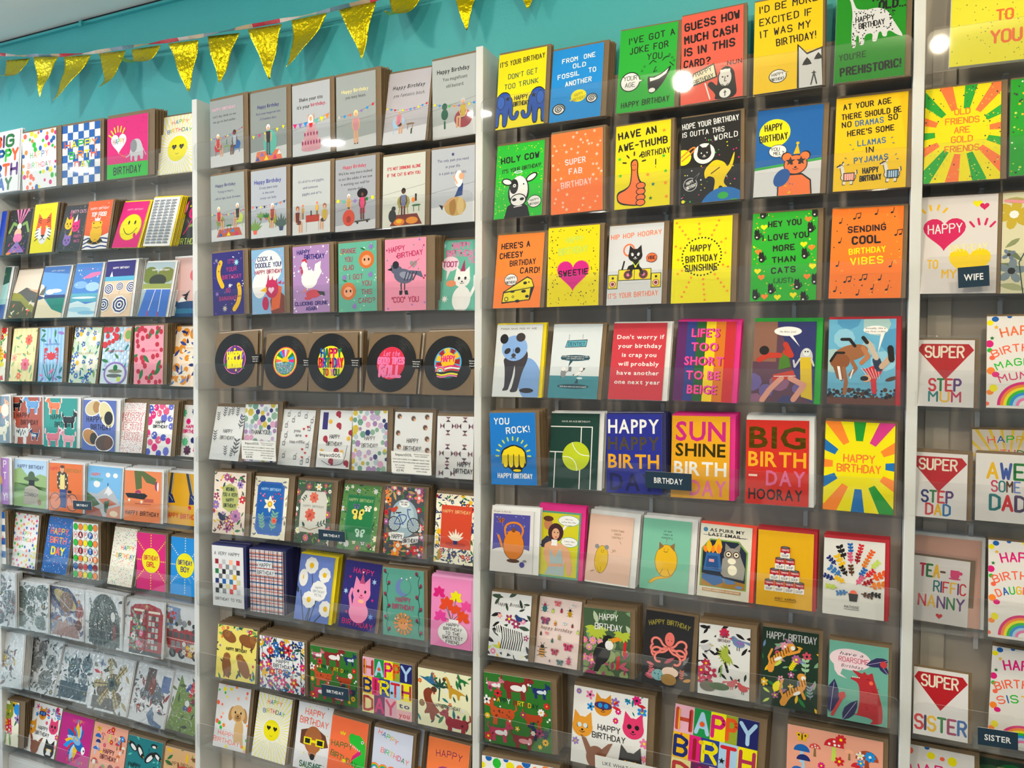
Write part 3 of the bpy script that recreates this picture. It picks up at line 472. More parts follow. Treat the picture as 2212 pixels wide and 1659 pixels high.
D('1.6e', 'w5,4', 7, 'orange card with legs of a skateboarder on a black board', lambda a: (a.bg('#ee8650'), a.r(30, 34, 74, 36, '#c05c48'), a.r(54, 39, 80, 46, '#c05c48'), a.p('#5c6a38', 26, 100, 46, 100, 48, 66, 32, 62), a.p('#5c6a38', 44, 100, 52, 100, 86, 86, 84, 74, 60, 78, 46, 92), a.c(38, 57, 8, 'M', 5), a.c(40, 53, 11, 'w', 3), a.c(88, 72, 5, 'M', 9), a.c(91, 71, 2.5, 'w', 9), a.p('k', 2, 54, 10, 46, 54, 44, 64, 52, 56, 56, 12, 55), a.c(14, 41, 3, 'm'), a.c(48, 39, 3, 'm'), a.t('HAPPY BIRTHDAY', 50, 12, 9, 'k', 90, wt=.17, j=.3)))
D('1.6f', 'w4,4', 5, 'mustard card with legs wearing roller skates beside the first upright', lambda a: (a.bg('#e4a81c'), [(a.l('x', 9, x0, 100, x1, 56), a.l('w', 1, x0+3, 100, x1+3, 58), a.p('n', x1-6, 60, x1+6, 58, x1+14, 42, x1-8, 40), a.c(x1-6, 34, 4, 'r'), a.c(x1+10, 32, 4, 'z'), a.l('l', 1, x1-2, 56, x1+7, 46)) for x0, x1 in ((22, 16), (62, 74))], a.t('HAPPY BIRTHDAY', 50, 12, 10, 'r', 90, wt=.16, j=.3)))
D('1.7a', 'k12,2', 3, 'blue and white chequered card lower down at the left edge of the wall', lambda a: (a.bg('w'), [a.r(i*20, j*12.5, i*20+20, j*12.5+12.5, 'B') for i in range(5) for j in range(8) if (i+j) % 2], a.t('Y', 80, 76, 9, 'C', 10), a.t('H', 86, 45, 9, 'r', 10), a.t('Y', 80, 20, 9, 'y', 10)))
D('1.7b', 'k7,2', 8, 'white card covered in coloured stars with happy birthday lettering', lambda a: (a.bg('#f0eeee'), a.sc('s', 60, ['C', 'g', 'y', 'B', 'P', 'o'], 6, (0, 0, 100, 100), [(14, 44, 88, 68)], 3, .12), a.t(HB, 50, 60, 7.5, MC, 72, wt=.2, j=.3, dy=1.5)))
D('1.7c', 'k3,2', 4, 'blue speckled card reading HAPPY BIRTH DAY in neon letters', lambda a: (a.bg('B'), a.sc('c', 150, ['b', 'w', 'p', 's'], 1.3), a.t('HAPPY', 50, 70, 10, ['C', 'Y'], 70, wt=.2), a.t('BIRTH', 50, 54, 10, ['C', 'Y'], 64, wt=.2), a.t('DAY', 54, 34, 12, ['y', 'C', 'y'], 50, wt=.28)))
def circ(a):
    a.bg('w'); L = ['     ', 'HAPPY', '     ', 'BIRTH', ' DAY ', '     ', '     ']; CC = ['g', 'r', 'o', 'B', 'y', 'R']
    L = ['     ', 'HAPPY', '     ', 'BIRTH', '  DAY', '     ', '     ']
    for j in range(7):
        for i in range(5):
            x, y = 11+i*19.5, 92-j*14.2; t = L[j][i]; c = CC[(i*2+j*3) % 6]
            a.c(x, y, 9.6, 'k', 9.6, n=12); a.c(x, y, 8.6, c if t == ' ' else ('w' if (i+j) % 2 else c), 8.8, n=12)
            if t != ' ': a.t(t, x, y-3.5, 7, 'r' if (i+j) % 2 else 'w', 0, wt=.2)
D('1.7d', 'k8,3', 11, 'white card with a grid of coloured circles spelling happy birthday', circ)
D('1.7e', 'k2,3', 5, 'white card with multicoloured confetti dashes behind the birthday girl card', lambda a: (a.bg('#f6f0e0'), a.sc('d', 220, ['B', 'C', 'Y', 'n', 'g', 'P'], 2, (0, 0, 100, 100), [(26, 48, 98, 70)]), a.t('HAPPY', 64, 62, 7, MC, 52, wt=.18), a.t('BIRTHDAY', 58, 48, 7, ['Y', 'B', 'G', 'Y', 'C'], 74, wt=.18)))
def bgirl(bg, t2, tc):
    def g(a):
        a.bg(bg); X0, Y0 = 50, 52
        for k in range(8):
            an = pi/4*k+pi/2
            for m_ in range(8):
                R_ = 36+m_*6.6; x, y = 50+cos(an)*R_, Y0+sin(an)*R_/a.asp
                if 0 < x < 100 and 0 < y < 100: a.s_(x, y, 2.6, 'y' if tc == 'r' else 'm', nz=m_ == 0)
        a.c(50, Y0, 31, 'y', 31, n=26); a.t('BIRTHDAY', 50, Y0+1, 7.5, tc, 48, wt=.17); a.t(t2, 50, Y0-11, 8, tc, 28, wt=.2)
    return g
D('1.7f', 'k7,3', 9, 'hot pink card with a yellow circle reading BIRTHDAY GIRL', bgirl('P', 'GIRL', 'r'))
D('1.7g', 'k4,3', 6, 'bright blue card with a yellow circle reading BIRTHDAY BOY', bgirl('b', 'BOY', 'n'))
# silver die-cut cards in crinkly wrappers
def cut(base, cols, seed, n=70, r=8, box=(6, 6, 94, 92)):
    def g(a):
        a.bg('#ecedf0'); a.sc('c', 12, [base], 18, (box[0]+10, box[1]+10, box[2]-10, box[3]-10), seed=seed); a.sc('l', n, cols, r, box, seed=seed+1); a.sc('l', n, cols, r*.6, box, seed=seed+2); a.sc('d', n, ['w', 'E', '#dfe6ea'], 1.6, box, seed=seed+3); a.sc('f', 8, cols, r*.6, box, seed=seed+4)
    return g
GR = ['#4c5c54', '#6c7c74', '#8c9894', '#3c4440', '#a4aca8']
D('1.8a', 'wX', 3, 'wrapped die cut card with grey and red flowers at the left edge of the wall', cut('#70787c', ['#484c54', '#8c4c54', '#a8aab0', '#5c4c58', '#c0c0c4'], 3))
D('1.8b', 'wX', 6, 'wrapped die cut card of dense silvery green leaves', cut('#586860', GR, 9))
def planet(a):
    cut('#8088a8', ['#5c6c9c', '#9094ac', '#c8a08c', '#b07868', '#c8ccd8'], 12)(a); a.c(42, 80, 44, '#3c4870', 22, rot=-25); a.c(46, 76, 36, '#c8b070', 13, rot=-25); a.c(50, 72, 20, '#8c6a54'); a.c(88, 56, 11, '#a04c48'); a.c(86, 30, 10, '#7c4c44'); a.l('e', 1.6, 20, 84, 60, 58, 96, 60); a.p('#b88c84', 10, 4, 90, 4, 80, 26, 30, 34)
D('1.8c', 'wX', 6, 'wrapped die cut card with ringed planets', planet)
D('1.8d', 'wX', 4, 'wrapped die cut card of a dark forest with an arched top', lambda a: (a.bg('#ecedf0'), a.c(52, 40, 42, '#56605c', 60), a.r(10, 4, 94, 40, '#4c5654'), a.sc('l', 90, GR, 8, (12, 40, 92, 90), seed=4), a.sc('d', 80, ['#a0aaa4', 'w'], 2, (12, 20, 92, 88)), [a.l('#39413e', 3, 20+i*12, 6, 22+i*12, 50) for i in range(6)], a.l('#60706c', 4, 8, 12, 92, 14), a.c(80, 30, 6, '#8c5450', 16), a.c(76, 60, 6, 'w', 9)))
def booth(a):
    a.bg('#ecedf0'); a.sc('l', 20, ['#7888a8', '#a8b0c0', 'E'], 8, (0, 40, 24, 96)); R1, R2_ = '#b41c28', '#7c1018'
    a.p(R1, 14, 6, 98, 0, 98, 78, 90, 90, 60, 96, 24, 92, 14, 84); a.r(14, 2, 98, 9, '#2c2c30'); a.r(22, 80, 50, 84, 'm'); a.r(60, 79, 90, 83, 'm'); a.r(52, 8, 57, 84, R2_); a.s_(55, 90, 6, 'z')
    for x0 in (22, 62):
        for j in range(6):
            for i in range(3): a.r(x0+i*9, 14+j*10.5, x0+7+i*9, 22+j*10.5, '#c4ccc8' if (i+j) % 3 else '#605050')
    a.sc('f', 10, ['#789880', 'w', 'p'], 5, (16, 12, 50, 74)); a.sc('l', 14, ['#5c7c60', '#8ca08c'], 6, (16, 12, 50, 74))
D('1.8e', 'wX', 5, 'wrapped die cut card of a red telephone box', booth)
def bus(a):
    a.bg('#ecedf0'); a.p('#7c9cd0', 0, 60, 36, 66, 40, 96, 0, 98); a.sc('c', 14, ['r', 'w', 'E'], 4, (2, 70, 36, 94)); R1 = '#b8202c'
    a.p(R1, 4, 24, 4, 56, 60, 60, 100, 56, 100, 6, 20, 16); [a.r(8+i*15, 42, 20+i*15, 52, '#504c50') for i in range(6)]; [a.r(16+i*14, 24, 27+i*14, 36, '#888c90') for i in range(6)]
    for x in (20, 44, 80): a.c(x, 14, 9, 'k'); a.c(x, 14, 4, 'E')
    a.sc('c', 14, ['k', 'E', 'w', 'd'], 5, (10, 58, 96, 74)); a.sc('f', 8, ['Y', 'w', 'm'], 6, (50, 16, 90, 36)); a.l('m', 1, 4, 40, 100, 38)
D('1.8f', 'wX', 4, 'wrapped die cut card of a red double decker bus', bus)
D('1.9a', 'wX', 4, 'wrapped die cut card of small street figures at the left edge of the wall', cut('#c8c8c8', ['#585c60', '#b8a040', '#8c8c90', '#7c3438'], 21, 40, 7, (8, 10, 80, 70)))
D('1.9b', 'wX', 5, 'wrapped die cut card of a silvery grey tree', cut('#84888a', ['#5c6062', '#9ca0a0', '#c8cccc', '#74786c', '#3c4044'], 31, 80))
D('1.9c', 'wX', 4, 'wrapped die cut card of blue grey wolves beside a windmill card', lambda a: (cut('#607078', ['#405058', '#8098a0', '#b8ccd4', '#303c44'], 41, 70)(a), a.r(8, 4, 92, 36, '#4c606c')))
def mill(a):
    a.bg('#ecedf0'); a.sc('l', 20, ['#6c84b0', 'r', '#a0a8b8'], 8, (0, 70, 30, 98)); a.sc('c', 8, ['#7c7468'], 16, (14, 14, 80, 60)); a.sc('l', 50, ['#4c4a42', '#8c8468', '#a89c70', '#5c6450', '#b8a878'], 8, (8, 4, 84, 84), seed=6); a.r(8, 4, 70, 26, '#5c5450')
    for an in (48, 110, 185, 235, 300):
        u, v = cos(radians(an)), sin(radians(an)); x, y = 52+u*44, 52+v*44/a.asp; nx, ny = -v*7, u*7/a.asp
        a.p('#c8b888', 52+nx*.3, 52+ny*.3, x+nx, y+ny, x-nx, y-ny, 52-nx*.3, 52-ny*.3); [a.l('#6c5c40', 1.2, 52+u*k+nx, 52+v*k/a.asp+ny, 52+u*k-nx, 52+v*k/a.asp-ny) for k in (16, 24, 32, 40)]; a.l('#5c4c38', 1.6, 52, 52, x, y)
    a.c(52, 52, 11, '#5c6c68'); a.c(52, 52, 6, '#303838')
D('1.9d', 'wX', 4, 'wrapped die cut card of a golden windmill with lattice sails', mill)
D('1.9e', 'wX', 5, 'wrapped die cut card of kittens with a brown tower', lambda a: (cut('#787c84', ['#5c6070', '#943c3c', '#8890a0', '#c8ccd4', '#4c4440'], 51, 60, 8, (6, 20, 94, 80))(a), a.r(30, 56, 54, 96, '#6c5c58'), a.c(50, 66, 9, '#8c4c40', 18), a.r(74, 60, 96, 88, '#6c80b0'), a.p('#6c84a8', 48, 16, 60, 32, 70, 10, 94, 4, 90, -4, 60, 2)))
D('1.9f', 'wX', 4, 'wrapped die cut card of a green garden with red flowers', lambda a: (a.bg('#ecedf0'), a.p('#7c9844', 0, 0, 20, 96, 40, 70, 100, 60, 100, 0), a.sc('l', 110, ['#4c5c3c', '#6c7c50', '#8c9870', '#3c4438'], 8, (6, 4, 96, 84), seed=6), a.sc('c', 18, ['r', '#4c5c9c', 'w', '#903040'], 5, (40, 40, 96, 84)), a.sc('d', 80, ['#d0d8c8'], 1.6, (8, 4, 96, 84))))
D('1.Aa', 'k14,5', 8, 'cream card with a green cat in a red dress at the left edge', lambda a: (a.bg('m'), a.sc('f', 12, ['r', 'v', 'B', 'Y'], 8, (0, 10, 100, 96), [(50, 4, 94, 90)], 4), a.sc('l', 14, ['G', 'T'], 7, (0, 5, 100, 96), [(50, 4, 94, 90)], 6), a.p('r', 62, 26, 84, 26, 80, 66, 68, 66), a.sc('c', 16, ['Y', 'w', 'p'], 1.8, (64, 28, 82, 62)), a.l('j', 5, 68, 26, 66, 4), a.l('j', 5, 78, 26, 80, 4), a.face(73, 76, 13, '#8c9c30', 'c', 'w', 'Y'), a.c(96, 84, 9, 'b'), a.t('BIRTHDAY', 40, 4, 6, 'z', 60)))
def catcard(a):
    a.bg('w'); a.sc('f', 12, ['p', 'P', 'b', 'v'], 5, (2, 4, 98, 98), [(26, 54, 56, 98), (0, 34, 28, 66), (66, 44, 98, 80), (10, 0, 96, 40), (28, 30, 82, 56)], 4); a.sc('l', 8, ['r', 'T'], 5, (50, 78, 98, 98))
    a.face(41, 78, 12, '#e09020', 'c', 'w', 'b'); a.c(41, 80, 12, '#4a3060', 5); a.c(37, 80, 3, 'b'); a.c(45, 80, 3, 'b'); a.face(14, 48, 14, '#eda030', 'c'); a.face(82, 58, 14, '#e83870', 'c'); a.c(10, 50, 3, 'a'); a.c(18, 50, 3, 'a'); a.c(77, 60, 3, 'k'); a.c(87, 60, 3, 'k')
    a.t('HAPPY|BIRTHDAY', 50, 48, 7, 'k', 44, wt=.15, dy=1.55, j=.2)
    a.p('#8c5030', 12, 38, 20, 34, 30, 18, 22, 14); a.p('#8c5030', 56, 34, 50, 32, 36, 18, 46, 12); a.c(34, 12, 13, '#8c5030', 14); a.face(80, 12, 16, 'k', 'c', 'w', 'Y'); a.p('w', 76, 16, 84, 16, 88, 4, 72, 4)
D('1.Ab', 'k7,5', 7, 'white card with painted cat and deer faces near the bottom left corner', catcard)
D('1.Ac', 'k4,2', 4, 'magenta card with a blue and yellow fighting fish', lambda a: (a.bg('#c01c84'), a.t('HAPPY', 54, 84, 7, ['C', 'v', 't', 'Y', 'C'], 36, wt=.14), a.sc('l', 1, ['b'], 1), [a.lf(56, 46, 34+(i % 3)*4, 60+i*17, ['B', 's', 'Y', 'b', 'r'][i % 5], .4) for i in range(13)], a.c(64, 42, 17, 'B', 10, rot=-25), a.c(56, 50, 13, '#7cb0e0', 8, rot=-20), a.l('Y', 2, 44, 58, 60, 50), a.c(79, 34, 6, 'w', 8), a.c(81, 34, 2, 'k'), a.t('BIRTHDAY', 58, 6, 6, ['C', 'v', 't', 'Y'], 50, wt=.14)))
def shrooms(a):
    a.bg('#f0a890'); [a.sh(x, y, z, c, s, d) for x, y, z, c, s, d in ((50, 84, 17, 'r', 'l', 'w'), (30, 78, 10, '#e05048', 'K', 'w'), (16, 72, 14, 'B', 's', None), (18, 62, 12, 'n', 's', None), (12, 48, 11, '#2868c0', 's', None), (66, 80, 8, 'c', 'K', None), (84, 76, 19, '#b04828', '#a04020', None), (74, 66, 10, 'r', 'K', None), (92, 62, 9, 'm', 'K', None), (14, 22, 18, '#b84838', 'z', None), (40, 18, 10, 'j', 'K', None), (84, 20, 16, 'r', 'm', None), (62, 20, 13, '#8c4030', 'z', None), (30, 44, 8, 'Y', 'm', None), (80, 44, 9, '#d07030', 'm', None))]
    a.fly(16, 88, 7, 'Y'); a.sc('f', 10, ['w', 'b', 'r', 'P'], 4.5, (4, 6, 96, 96), [(24, 26, 80, 52)], 6); a.t(HB, 52, 46, 8, '#6c2c34', 46, wt=.17, dy=1.5)
D('1.Ad', 'k4,3', 6, 'peach card with painted toadstools near the bottom of the first bay', shrooms)
D('1.Ae', 'k5,5', 11, 'teal card with swimming penguins', lambda a: (a.bg('#187c84'), a.sc('l', 30, ['T', '#0c5c68', 't'], 6), [(a.c(x, y, r, 'k', r*.5, rot=ro), a.c(x+1, y-1.5, r*.7, 'w', r*.28, rot=ro), a.c(x+r*.8*cos(radians(ro)), y+r*.7*sin(radians(ro)), r*.3, 'k'), a.l('Y', 1.5, x+r*cos(radians(ro)), y+r*.8*sin(radians(ro)), x+r*1.2*cos(radians(ro)), y+r*sin(radians(ro)))) for x, y, r, ro in ((16, 80, 14, 150), (38, 74, 15, -50), (66, 66, 16, 40), (88, 72, 12, -30), (60, 36, 16, 10), (90, 44, 12, 160), (76, 90, 9, 0))], a.t('HAPPY', 26, 40, 8, 'k', 34, wt=.16)))
D('1.Af', 'k4,5', 9, 'autumn coloured card with green leaves and a red hedgehog shape', lambda a: (a.bg('#dcae7c'), a.sc('l', 22, ['G', 'j', '#a04830', 'Y'], 11, (0, 70, 100, 100)), a.t('HAPPY BIRTHDAY', 52, 68, 7, 'd', 84, wt=.14, arc=14), a.c(60, 34, 36, '#c83c38', 36), a.c(60, 34, 26, '#e05848')))
# ---- bay 2
BU = ['y', 'b', 'P', 'g', 'o', 'v', 'r']
def dolls(a): pass
def d21a(a):
    a.room(); a.t('HAPPY BIRTHDAY', 42, 84, 4, 'i', 70, wt=.16); a.t("Let's day drink so we|can go to bed earlier.", 44, 74, 3.6, 'k', 70, f='b', dy=2.2); a.strg(44, 40, 54, BU, 14)
    a.table(50, 22, 14, 'j'); a.r(49, 32, 51, 39, 'G'); a.chair(24, 17, 20, 'r'); a.chair(80, 18, 20, 'B'); a.doll(24, 14, 34, 'm', '#c03040', 'F', sit=.9); a.doll(74, 14, 36, '#3a2018', '#a8b8c8', 'x', '#6a4030', sit=-.7)
D('2.1a', 'k14,4', 4, 'grey card with two toy dolls seated at a green table, reading day drink', d21a)
D('2.1b', 'k12,4', 5, 'grey card with a white haired doll on a colourful rug, reading hangovers', lambda a: (a.room('#8f9796', '#cfd2d2', 14), a.t('Happy Birthday', 50, 76, 5, 'N', 60, f='B'), a.t('Now your hangovers last|3-5 business days.', 50, 67, 3.4, 'N', 68, f='b', dy=2.3), a.strg(38, 40, 48, ['y', 'P', 'y', 'v', 'y'], 6, 'p', 4), a.p('#e87848', 12, 0, 88, 0, 82, 14, 18, 14), [a.p(c, 14+i*12, 1+(i % 2)*6, 26+i*12, 1+(i % 2)*6, 20+i*12, 8+(i % 2)*6) for i, c in enumerate('BvybPw')], a.c(55, 26, 19, 't', 26), a.doll(50, 8, 42, 'w', 'k', '#4c5860', 'D')))
D('2.1c', 'k11,4', 3, 'pale grey card with a doll rising from a pink tiered cake', lambda a: (a.room('#b8bcc2', '#d2d4da'), a.t('Shake your tits', 50, 76, 5, 'k', 62, f='B'), a.t("it's your", 30, 66, 5, 'k', 34, f='B'), a.t('birthday.', 70, 67, 5, '#c02850', 40, f='B'), a.strg(46, 44, 54, ['P', 'v', 'b', 'E', 't', 'y', 'o'], 7, 'p', 5.5),
    a.c(50, 10, 28, 'e', 8), [(a.r(50-w_, y, 50+w_, y+12, '#dda0ac'), a.c(50, y+12, w_, '#e8b4be', w_*.2), a.c(50, y, w_, '#d498a6', w_*.2)) for w_, y in ((25, 8), (18, 20), (11, 31))], [a.c(50+(i-3)*7.5, 17, 2.4, 'M', 4.5) for i in range(7)], [a.c(50+(i-2)*8, 29, 2, 'M', 4) for i in range(5)], a.l('D', 2.5, 42, 56, 44, 46, 50, 42), a.l('D', 2.5, 58, 56, 56, 46, 50, 42), a.c(50, 48, 7, 'w', 11), a.c(50, 50, 4, 'D', 5), a.p('r', 45, 44, 55, 44, 53, 38, 47, 38)))
D('2.1d', 'k13,4', 6, 'grey card with a toy doll in pink swimwear, reading sexy beast', lambda a: (a.room('#a2a8a8', '#cfd1d3', 12), a.t('Happy Birthday', 48, 76, 5, '#f0e49c', 68, f='B'), a.t('you sexy beast.', 50, 68, 4.5, 'k', 52, f='b'), a.strg(46, 44, 58, ['e', 'b', 'C', 'y', 'v', 'b', 'r'], 7, r=3), a.doll(50, 6, 44, '#e8d8a0', '#d8909c', 'D', 'D')))
D('2.1e', 'k4,3', 4, 'pale lilac grey card with a grey haired doll in an armchair and champagne', lambda a: (a.room('#bdb9c2', '#dcdce4'), a.t('Happy Birthday', 50, 76, 5.5, 'k', 76, f='Bi'), a.t('you fantastic bitch.', 52, 65, 5, 'k', 74, f='bi'), a.strg(52, 40, 52, ['y', 'b', 'r', 'g', 'y', 'p', 'b', 'v'], 11, r=2.4), a.chair(34, 14, 26, 's'), a.doll(34, 12, 34, 'e', '#e080a0', '#505060', sit=.6), a.table(62, 18, 14, 'K'), a.l('#3c4c28', 3.4, 66, 12, 66, 18)))
D('2.1f', 'k3,3', 2, 'tall pale grey card reading Happy Birthday you magnificent old bastard', lambda a: (a.room('#b4babb', '#d8dadc'), a.t('Happy Birthday', 48, 82, 5.5, 'k', 74, f='B'), a.t('You magnificent|old bastard.', 52, 72, 4.6, 'k', 56, f='b', dy=1.9), a.strg(46, 36, 40, BU, 9, r=2.6), a.c(28, 30, 8, '#206048', 11), a.r(26, 12, 30, 22, '#206048'), a.c(28, 40, 6, '#206048', 7), a.c(70, 22, 20, '#a03c48', 18), a.doll(70, 10, 36, 'e', '#c8b030', '#344038', sit=-.9)))
D('2.2a', 'k9,3', 3, 'grey card reading Young at heart, old at hips, back and knees', lambda a: (a.room('#a3abab', '#d6d8da', 18), a.t('Happy Birthday', 45, 82, 4.6, 'n', 60, f='B'), a.t('Young at heart...', 46, 73, 3.6, 'n', 50, f='b'), a.t('...old at hips, back & knees.', 50, 63, 3.6, 'n', 80, f='b'), a.strg(42, 36, 44, BU, 14), a.p('#c86040', 16, 6, 92, 6, 84, 18, 24, 18), [a.p(c, 22+i*12, 7+(i % 2)*5, 34+i*12, 7+(i % 2)*5, 28+i*12, 13+(i % 2)*5) for i, c in enumerate('BvybP')], a.chair(28, 17, 22, '#8c9c40'), a.doll(24, 15, 36, 'm', '#c03040', 'F', sit=.9), a.chair(84, 19, 22, 'l'), a.doll(80, 17, 36, 'w', '#2c3440', '#404860', sit=-.7), a.table(54, 16, 12, 'G')))
D('2.2b', 'k10,3', 3, 'pale grey card reading Crazy plant lady is the new crazy cat lady', lambda a: (a.room('#b3b9c4', '#d8dce0', 20), a.t('Happy Birthday', 48, 80, 6, '#20309c', 76, f='B'), a.t('Crazy plant lady|is the new|crazy cat lady.', 50, 72, 3.6, 'n', 52, f='b', dy=2.1), a.strg(48, 44, 52, ['C', 'n', 'y', 'k', 'i', 'e', 'b'], 9, 'p', 3), a.plant(12, 6, 24, 'j', 'C'), a.plant(86, 8, 26, '#506860', '#3c4c70'), a.plant(28, 26, 14, 'j', 'K'), a.plant(44, 26, 12), a.chair(62, 14, 22, '#a0a030'), a.doll(62, 12, 36, 'w', '#a04038', '#403838', sit=-.2)))
D('2.2c', 'k10,3', 3, 'white grey card with four dolls around a red table', lambda a: (a.room('#c2c6c8', '#dcdcdc', 20, 0), a.t("It's all sh*ts and giggles,", 50, 74, 3.8, 'n', 68, f='b'), a.t('until someone', 48, 65, 3.8, 'n', 40, f='b'), a.t('giggles and sh*ts', 52, 56, 3.8, 'n', 52, f='b'), a.r(36, 17, 72, 27, '#c03c24'), a.l('E', 1, 38, 4, 38, 18), a.l('E', 1, 70, 4, 70, 18), a.doll(28, 22, 20, 'C', '#c8a060', 'K'), a.doll(66, 24, 20, 'C', 'Y', 'K'), a.doll(14, 2, 38, '#a05838', '#6c2820', '#5c2820', sit=.7), a.doll(86, 4, 36, '#a05838', '#c8b030', 'x', sit=-.7), a.r(49, 26, 52, 33, 'k')))
D('2.2d', 'k9,3', 4, 'grey card with a doll on a space hopper and a doll on a skateboard', lambda a: (a.room('#a9adb6', '#cdced4', 8), a.t('Happy Birthday', 48, 86, 5, '#d0304c', 58, f='B'), a.t("We'd be way more inclined|to act like adults if we saw|it working out well for|anyone else!", 50, 78, 4, 'k', 84, f='b', dy=1.85), a.strg(44, 38, 44, ['y', 't', 'P', 'v', 'y', 'G'], 7, r=4), a.doll(34, 20, 30, 'w', '#c8a050', 'x', sit=.2), a.c(34, 18, 15, '#d84c30', 17), a.c(34, 16, 6, '#a83020', 7), a.c(68, 50, 13, '#1c1414', 10), a.doll(68, 14, 38, '#1c1414', '#e04078', 'P', '#6a4030', dress=1), a.l('#504c3c', 3, 50, 12, 86, 13), a.c(56, 10, 2.4, 'k'), a.c(80, 11, 2.4, 'k')))
D('2.2e', 'k10,3', 4, "cream card reading IT'S NOT DRINKING ALONE IF THE CAT IS WITH YOU", lambda a: (a.room('#d2d4cc', '#d8d8cc', 26), a.t("IT'S NOT DRINKING ALONE", 50, 80, 3.8, '#c82838', 78, wt=.2), a.t('IF THE CAT IS WITH YOU.', 50, 71, 3.8, '#c82838', 78, wt=.2), a.p('#7c3020', 18, 2, 94, 2, 82, 17, 30, 17), a.c(40, 7, 13, '#e88020', 7), a.c(70, 8, 14, '#e89024', 7), a.c(40, 8, 7, 'Y', 4), a.chair(50, 18, 27, '#a09850'), a.doll(50, 12, 40, 'k', '#7078a0', '#d890a0', '#5a3424', sit=-.05), a.table(80, 20, 15, '#2c7040'), a.r(77, 34, 81, 44, 'k'), a.c(73, 36, 4, 'o', 5), a.c(24, 16, 9, '#2c302c', 13), a.c(27, 26, 5, '#2c302c')))
D('2.2f', 'k3,3', 2, 'pale grey card of a white haired doll riding a pastry', lambda a: (a.room('#babec8', '#dadce2', 22), a.s_(50, 91, 4.5, 'n'), a.t('The only pain you need|in your life|is a pain au chocolat.', 50, 82, 4, 'n', 72, f='b', dy=2.1), a.c(56, 22, 25, '#cda760', 19), a.c(50, 22, 8, '#b08038', 18), a.c(68, 22, 8, '#dfc080', 18), a.l('D', 3, 66, 38, 44, 30, 26, 22), a.p('k', 18, 26, 28, 24, 26, 18), a.p('#2a4480', 54, 34, 72, 36, 74, 52, 66, 50), a.c(64, 58, 9, 'w', 17), a.c(70, 61, 6, 'D', 7), a.l('D', 3, 60, 52, 52, 62)))
ST = ['w', '#8890d8']
D('2.3a', 'k14,3', 5, "navy card reading IT'S YOUR BIRTHDAY GO BANANAS with two smiling bananas", lambda a: (a.bg('N'), a.sc('c', 26, ['w', 'v'], 1.3), [a.s_(x, y, r, c, 8) for x, y, r, c in ((78, 82, 9, '#a0e0f0'), (14, 88, 6, 'E'), (56, 46, 6, 'w'), (14, 34, 7, 'v'), (38, 10, 9, '#c8c0b0'))], a.t("IT'S|YOUR|BIRTHDAY", 62, 81, 7, '#c83c78', 60, wt=.15, dy=1.75, j=.3), a.t('GO|BANANAS!', 50, 35, 7, '#c83c78', 58, wt=.15, dy=1.75, j=.3), a.l('Y', 13, 28, 84, 20, 74, 20, 60, 32, 46), a.c(21, 70, 1.6, 'k'), a.c(28, 70, 1.6, 'k'), a.l('Y', 12, 84, 46, 88, 34, 82, 18, 68, 8), a.c(82, 28, 1.6, 'k'), a.c(88, 28, 1.6, 'k'), a.c(24, 82, 3, '#9c6c50')))
D('2.3b', 'k14,3', 4, 'light blue card with a cockerel in heart glasses, reading COCK A DOODLE YOU', lambda a: (a.bg('#88b4dc'), a.sc('c', 30, ['w', 'i', 'v'], 1.5), a.c(52, 72, 42, 'w', 40), a.c(24, 44, 22, 'w', 30), a.t('COCK A', 42, 82, 6, 'n', 44, wt=.2), a.t('DOODLE YOU!', 52, 72, 6.5, 'n', 78, wt=.2), a.t('HAPPY BIRTHDAY', 52, 62, 5.5, '#a83058', 82, wt=.2), a.p('#7c3c30', 60, 0, 100, 0, 100, 26, 74, 40, 56, 20), a.p('#e06430', 58, 4, 84, 8, 92, 40, 66, 46), a.c(62, 38, 20, '#c02458', 22), [a.p('#c8245c', 46+i*11, 46, 56+i*11, 44, 52+i*13, 62-i*4) for i in range(5)], a.c(42, 16, 10, '#c02458', 16), a.p('Y', 46, 42, 26, 36, 46, 33), a.hh(60, 36, 9, '#f0c8e0')))
D('2.3c', 'k11,3', 6, 'lilac card with a white hen, reading CLUCKING DRUNK AGAIN', lambda a: (a.bg('#b088c0'), a.sc('c', 34, ['w', 'a'], 2), a.t('HAPPY', 30, 88, 6, 'N', 34, wt=.22), a.t('BIRTHDAY', 60, 80, 6.5, 'N', 54, wt=.22), a.c(46, 50, 22, 'w', 20), a.p('w', 28, 72, 26, 54, 44, 50, 42, 68), a.c(32, 72, 8, 'w'), a.p('w', 56, 52, 62, 72, 78, 76, 76, 66, 80, 60, 70, 50, 60, 44), a.l('r', 4, 28, 78, 34, 80, 38, 76), a.p('#c03050', 25, 70, 18, 68, 25, 66), a.c(26, 62, 3, '#c03050', 6), a.l('o', 2, 38, 36, 28, 30), a.l('o', 2, 52, 36, 56, 28), a.c(56, 28, 20, '#d04858', 9), a.c(42, 22, 10, '#d04858', 4), a.p('x', 66, 32, 86, 30, 88, 24, 74, 26), a.t('CLUCKING DRUNK|AGAIN', 50, 11.5, 5, 'N', 88, wt=.22, dy=1.55)))
